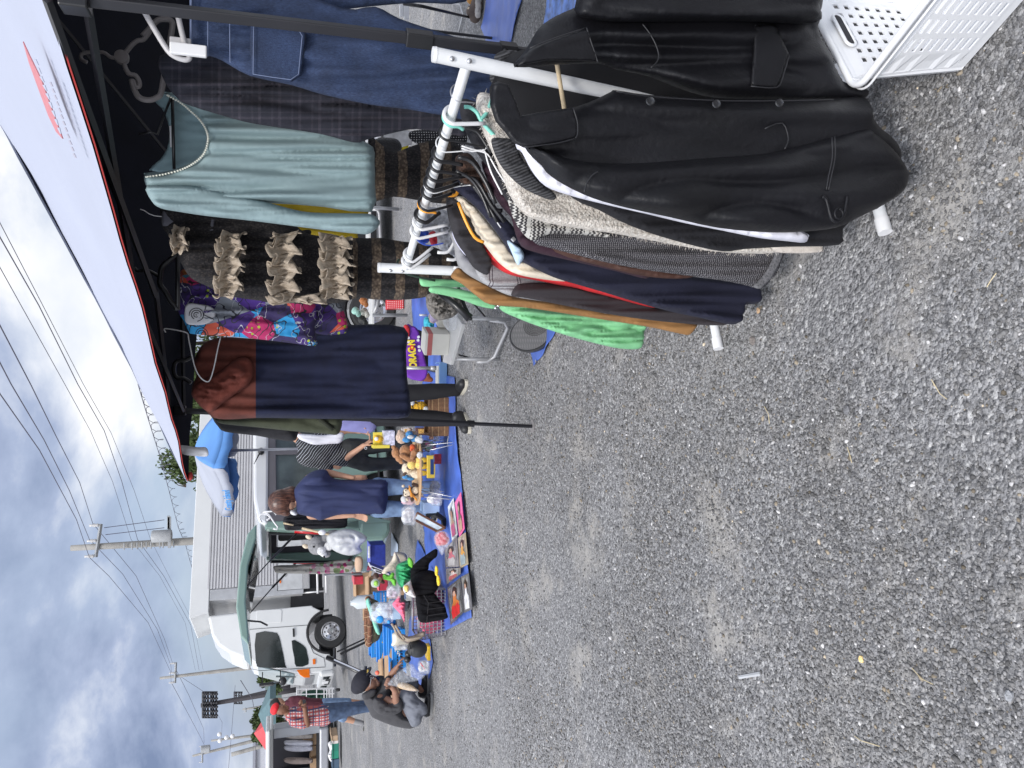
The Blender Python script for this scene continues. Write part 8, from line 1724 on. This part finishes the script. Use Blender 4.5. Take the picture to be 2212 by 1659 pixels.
for i in range(5):
    o = thing('book', 'white edged book %s in the row beside the blue tote' % ['next to the tote', 'second from the tote', 'in the middle', 'second from the boxes', 'nearest the boxes'][i], 'book', 835, 1222+i*4, 9.0, 'books beside the tote'); b = MB(); p_ = at(815+i*3, 1226+i*2.6, 8.9); b.box(p_, (.03, .16, .20), rot=Matrix.Rotation(R(25), 3, 'Y')); b.build('cover', M('book cover', (.06, .07, .25), .5), o); b = MB(); b.box(p_+Vector((0, -.002, .004)), (.022, .162, .198), rot=Matrix.Rotation(R(25), 3, 'Y')); b.build('pages', mwp, o)
o = thing('white_bottle', 'white translucent plastic bottle lying behind the woven basket', 'bottle', 795, 1300, 9.4); b = MB(); b.lathe(at(786, 1300, 9.4)-Vector((0, 0, .12)), [(.07, 0), (.08, .01), (.08, .2), (.04, .25), (.03, .28)], 20); b.build('bottle', M('milky plastic', (.55, .60, .62), .3), o, 40)
o = thing('mint_cloth', 'mint green cloth laid under the woven basket', 'cloth', 815, 1330, 9.0); slab('cloth', [(796, 1292), (800, 1300), (806, 1318), (815, 1345), (822, 1370), (812, 1366), (800, 1330), (790, 1300)], 9.0, cloth('mint cloth', (.25, .62, .48)), o, th=.02, g=2.5, amp=.02)
# cream bag, brown tote, white helmet-like case
o = thing('cream_bag', 'cream handbag with round clasp beside the mesh basket', 'bag', 888, 1370, 7.6); slab('bag_body', E_([(326, 672), (332, 640), (330, 600), (345, 585), (372, 580), (386, 600), (430, 640), (488, 652), (490, 662), (430, 672), (370, 676)]), 7.62, M('cream leather', (.62, .58, .48), .5), o, th=.06, g=2.2, edge=10)
o = thing('brown_tote', 'beige tote with a long strap leaning on the mesh basket', 'bag', 905, 1350, 7.5); slab('bag_body', E_([(384, 610), (410, 640), (440, 648), (490, 638), (532, 612), (538, 590), (528, 578), (480, 600), (430, 612), (400, 596)]), 7.40, cloth('taupe canvas', (.33, .27, .21)), o, th=.07, amp=.02, g=2.2)
b = MB(); b.tube([at(x, y, 7.36) for x, y in smooth_poly(E_([(326, 530), (345, 560), (360, 600), (385, 628), (405, 632), (380, 590), (350, 540)]), 3, False)], .012, n=6); b.build('strap', MATS['taupe canvas'], o, True)
o = thing('black_helmet', 'round matt black helmet lying between the blue crate and the squatting person', 'helmet', 928, 1405, 7.35)
blob('shell', [pe(903, 1402, 21, 19, 7.4, 19), pe(897, 1400, 18, 19, 7.4, 18)], M('matt black shell', (.018, .019, .021), .5), o, .010, 3)
b = MB(); b.tube([at(x, y, 7.31) for x, y in smooth_poly([(886, 1386), (890, 1400), (889, 1416)], 3, False)], .004, n=5); b.build('seam', mdk, o); b = MB(); b.box(at(886, 1397, 7.32), (.04, .02, .025)); b.build('clip', mbp, o, bevel=.004)
for x, y in ((882, 1412), (880, 1424)): b = MB(); b.ell(at(x, y, 7.45), .035); b.build('lens_cap', mbp, o, True)
o = thing('yellow_toy', 'flat yellow toy under the black helmet', 'toy', 928, 1412, 7.25); pz = gr(928, 1412, .03); b = MB(); b.box((pz.x, pz.y+.06, .035), (.16, .12, .045)); b.build('toy_body', M('yellow plastic', (.80, .50, .02), .4), o, bevel=.012)
bagplush('white carton and red ribbon in clear film by the squatting person', 915, 1440, 12, 14, 7.6, M('white carton mix', (.62, .60, .60), .5, var=.3, vs=30), (M('red ribbon', (.60, .03, .05), .5), [pc(908, 1432, 1.6, 918, 1446, 1.6, 7.45)]))
bagplush('upright clear plastic sleeve between crate and helmet', 868, 1398, 18, 6, 7.6, M('grey sleeve content', (.45, .46, .48), .5))
# hand cart
o = empty('hand_cart', gr(862, 1418), 'folded black and silver hand cart standing behind the blue crates', 'hand cart')
b = MB(); b.tube([at(706, 1420, 9.3), at(818, 1470, 8.9)], .028, n=10); b.build('handle_bar', mbp, o, True)
b = MB(); b.tube([at(722, 1425, 9.18), at(785, 1453, 8.9)], .011, n=4); b.build('silver_rail', msilver, o)
b = MB(); b.tube([at(735, 1413, 9.4), at(805, 1380, 9.4)], .014, n=6); b.tube([at(728, 1408, 9.45), at(805, 1372, 9.45)], .010, n=6); b.build('arm', mbp, o)
b = MB(); b.tube([at(723, 1400, 9.4), at(723, 1440, 9.3)], .018, n=6); b.tube([at(790, 1440, 9.2), at(790, 1470, 9.1)], .018, n=6); b.tube([at(745, 1402, 9.4), at(752, 1440, 9.3)], .006, n=6); b.build('crossbar', mbp, o)
b = MB(); b.tube([at(820, 1468, 8.95)+Vector((-.03, 0, 0)), at(820, 1468, 8.95)+Vector((.03, 0, 0))], .05, n=16); b.build('wheel', mtyre, o)
o = thing('fishing_float', 'small red and white fishing float in front of the cap', 'float', 806, 1443, 7.9); b = MB(); b.ell(at(815, 1453, 7.9), .022); b.build('float_ball', M('coral red', (.80, .14, .08), .4), o, True)
# ---------------------------------------------------------------- clothes and husky on the van
vg = 'clothes hung on the green van'
o = thing('hanger', 'white plastic hanger hooked on the van roof edge', 'clothes hanger', 563, 1120, 9.95)
b = MB(); b.tube([at(x, y, 9.9) for x, y in smooth_poly([(565, 1128), (560, 1118), (566, 1110), (578, 1112), (583, 1118), (576, 1124)], 3, False)], .012, n=6); b.tube([at(x, y, 9.9) for x, y in [(568, 1106), (580, 1110), (592, 1128), (600, 1138), (598, 1144), (590, 1142)]], .011, n=6); b.tube([at(x, y, 9.9) for x, y in [(568, 1106), (590, 1104), (597, 1112)]], .011, n=6); b.build('hanger_frame', mwp, o, True)
o = thing('black_tshirt', 'black lace-hem top hung on the van behind the navy tunic', 'top', 613, 1130, 9.85, vg); slab('garment_body', [(613, 1118), (614, 1138), (622, 1146), (660, 1144), (700, 1142), (745, 1140), (750, 1125), (745, 1110), (680, 1108), (640, 1108)], 9.8, cloth('black lace', (.008, .008, .012)), o, th=.05, amp=.04, fx=.15, g=3)
o = thing('wood_hanger', 'wooden hanger clip with the black lace top', 'clothes hanger', 600, 1133, 9.8); b = MB(); b.tube([at(612, 1130, 9.72), at(634, 1134, 9.72)], .012, n=6); b.build('wood_bar', MATS['pale wood'], o, True)
o = thing('husky_plush', 'grey and white husky plush in a white plastic sack on the van bumper', 'plush toy', 790, 1170, 9.6, GP)
Yh = 9.7; blob('head', [pe(684, 1178, 18, 20, Yh, 16), pc(690, 1185, 12, 706, 1196, 8, Yh-.08), pe(720, 1165, 26, 20, Yh, 16)], mgy, o, .014, 2, .006, 1, 20); blob('face', [pe(694, 1190, 9, 10, Yh-.15, 8), pe(700, 1198, 7, 6, Yh-.15, 6), pe(710, 1180, 10, 10, Yh-.12, 8)], mwh, o, .012, 2)
b = MB(); b.ell(at(678, 1181, Yh-.19), .014); b.ell(at(700, 1203, Yh-.2), .014); b.build('eye_and_nose', meye, o, True)
for x, y in ((667, 1160), (660, 1180)): blob('ear', [pe(x, y, 8, 5, Yh, 4, 25)], mcr, o, .010, 2)
slab('plastic_sack', [(705, 1160), (718, 1150), (745, 1142), (775, 1148), (792, 1160), (790, 1168), (778, 1180), (782, 1192), (760, 1200), (735, 1196), (712, 1182)], Yh-.2, M('white plastic sack', (.55, .56, .57), .5, var=.1, bump=.2, bs=10, alpha=.86), o, th=.09, amp=.016, fx=.07, fy=.05, g=2.8)
o = thing('broom', 'wooden stick with a white cup leaning across the van corner', 'stick', 760, 1160, 9.4); b = MB(); b.tube([at(652, 1141, 9.5), at(752, 1164, 9.5)], .014, n=8); b.build('stick', MATS['pale wood'], o, True); b = MB(); b.ell(at(696, 1150, 9.45), (.035, .03, .045)); b.build('cup', mwp, o, True)
def f_flor(t, uv, ob):
    x, y = sepuv(t, uv); n_ = vor(t, uv, 20, out='Color'); s = t.nodes.new('ShaderNodeSeparateColor'); t.links.new(n_, s.inputs[0])
    fl = ramp(t, s.outputs[0], [(0, (.55, .06, .22)), (.16, (.62, .28, .38)), (.32, (.62, .58, .52)), (.6, (.22, .30, .14)), (.72, (.66, .62, .55))], 'CONSTANT'); sm_ = mixc(t, mth(t, 'LESS_THAN', vor(t, uv, 16, rnd=.5), .28), (.58, .55, .49), (.36, .34, .34))
    return mixc(t, mth(t, 'GREATER_THAN', y, 668*10.9/F), sm_, fl)
o = thing('floral_cloth', 'cream floral cloth hanging from the raised van corner', 'cloth', 595, 1230, 10.9, vg); slab('cloth_body', [(594, 1222), (593, 1232), (600, 1238), (640, 1239), (690, 1240), (735, 1238), (760, 1232), (766, 1215), (745, 1208), (690, 1216), (640, 1220)], 10.9, M('floral cloth', (0, 0, 0), .85, fn=f_flor, var=.1), o, th=.06, amp=.05, fx=.25, g=2.8)
o = thing('peach_cloth', 'peach towel with blue stripes between van and boxes', 'towel', 770, 1216, 10.2, vg); slab('towel', [(768, 1204), (766, 1222), (770, 1235), (782, 1232), (784, 1212), (780, 1202)], 10.2, cloth('peach towel', (.60, .42, .30)), o, th=.04, g=2.5)
o = thing('clothes_pole', 'thin grey pole standing beside the open boxes', 'pole', 770, 1242, 10.5); b = MB(); b.tube([at(700, 1242, 10.5), at(782, 1240, 10.5)], .014, n=8); b.build('pole_tube', mtube, o, True)

# ---------------------------------------------------------------- small goods filling the gaps
EX = [(872, 1290, 7.9, (.30, .30, .32), 'small grey radio-like box behind the eagle plush head', 'box', .10, .05, .07), (862, 1256, 8.2, (.62, .10, .30), 'magenta tin behind the green dress doll', 'tin', .07, .07, .08),
      (846, 1290, 9.5, (.55, .55, .52), 'off-white tissue carton between the cardboard boxes', 'box', .14, .10, .08), (838, 1306, 9.8, (.10, .10, .11), 'black stereo unit beside the mint cloth', 'stereo', .20, .12, .10),
      (826, 1306, 10.6, (.20, .50, .40), 'mint green folder leaning in the goods behind the woven basket', 'folder', .16, .03, .12), (812, 1300, 11.2, (.62, .60, .55), 'pale cream carton behind the white bottle', 'box', .16, .10, .12),
      (806, 1382, 11.0, (.30, .12, .40), 'purple pouch at the far end of the woven basket', 'pouch', .14, .08, .10), (798, 1392, 11.4, (.65, .62, .6), 'white cup lying by the purple pouch', 'cup', .06, .06, .08),
      (790, 1338, 13.0, (.40, .27, .16), 'thin brown carton sheet standing behind the woven basket', 'carton', .40, .03, .10), (786, 1362, 12.8, (.03, .03, .03), 'black tripod bag lying behind the woven basket', 'bag', .30, .08, .08),
      (944, 1112, 7.1, (.02, .02, .025), 'black flat case lying under the leaning framed picture', 'case', .14, .10, .02), (930, 992, 7.7, (.50, .05, .07), 'red and black box end under the low table', 'box', .05, .10, .07),
      (946, 958, 7.3, (.75, .75, .72), 'white instruction card lying on the tarp right of the green blocks', 'card', .09, .12, .01), (925, 1300, 7.9, (.75, .55, .1), 'mustard cloth peeping out between mesh basket and tarp', 'cloth', .12, .1, .04)]
for i, (x, y, Y_, c, lb, cat, w_, d_, h_) in enumerate(EX):
    q_ = at(x, y, Y_); zb = max(.015, min(q_.z, .25)) if Y_ < 8 else .0; base = Vector((q_.x, Y_, .015)); o = empty(cat, base, lb, cat); rz_e = Matrix.Rotation(.3+i*.7, 3, 'Z')
    top = max(h_, q_.z+h_/2) if h_ > .03 else h_
    b = MB(); b.box(base+Vector((0, 0, h_/2)), (w_, d_, h_), rot=rz_e); b.build('body', M('extra %d' % i, c, .5, var=.35, vs=30), o, bevel=.004)
    if h_ > .05: b = MB(); b.box(base+Vector((0, 0, h_+.003)), (w_*.7, d_*.6, .006), rot=rz_e); b.build('top_label', M('extra label %d' % (i % 3), [(.6, .6, .58), (.55, .3, .1), (.15, .25, .5)][i % 3], .5), o)
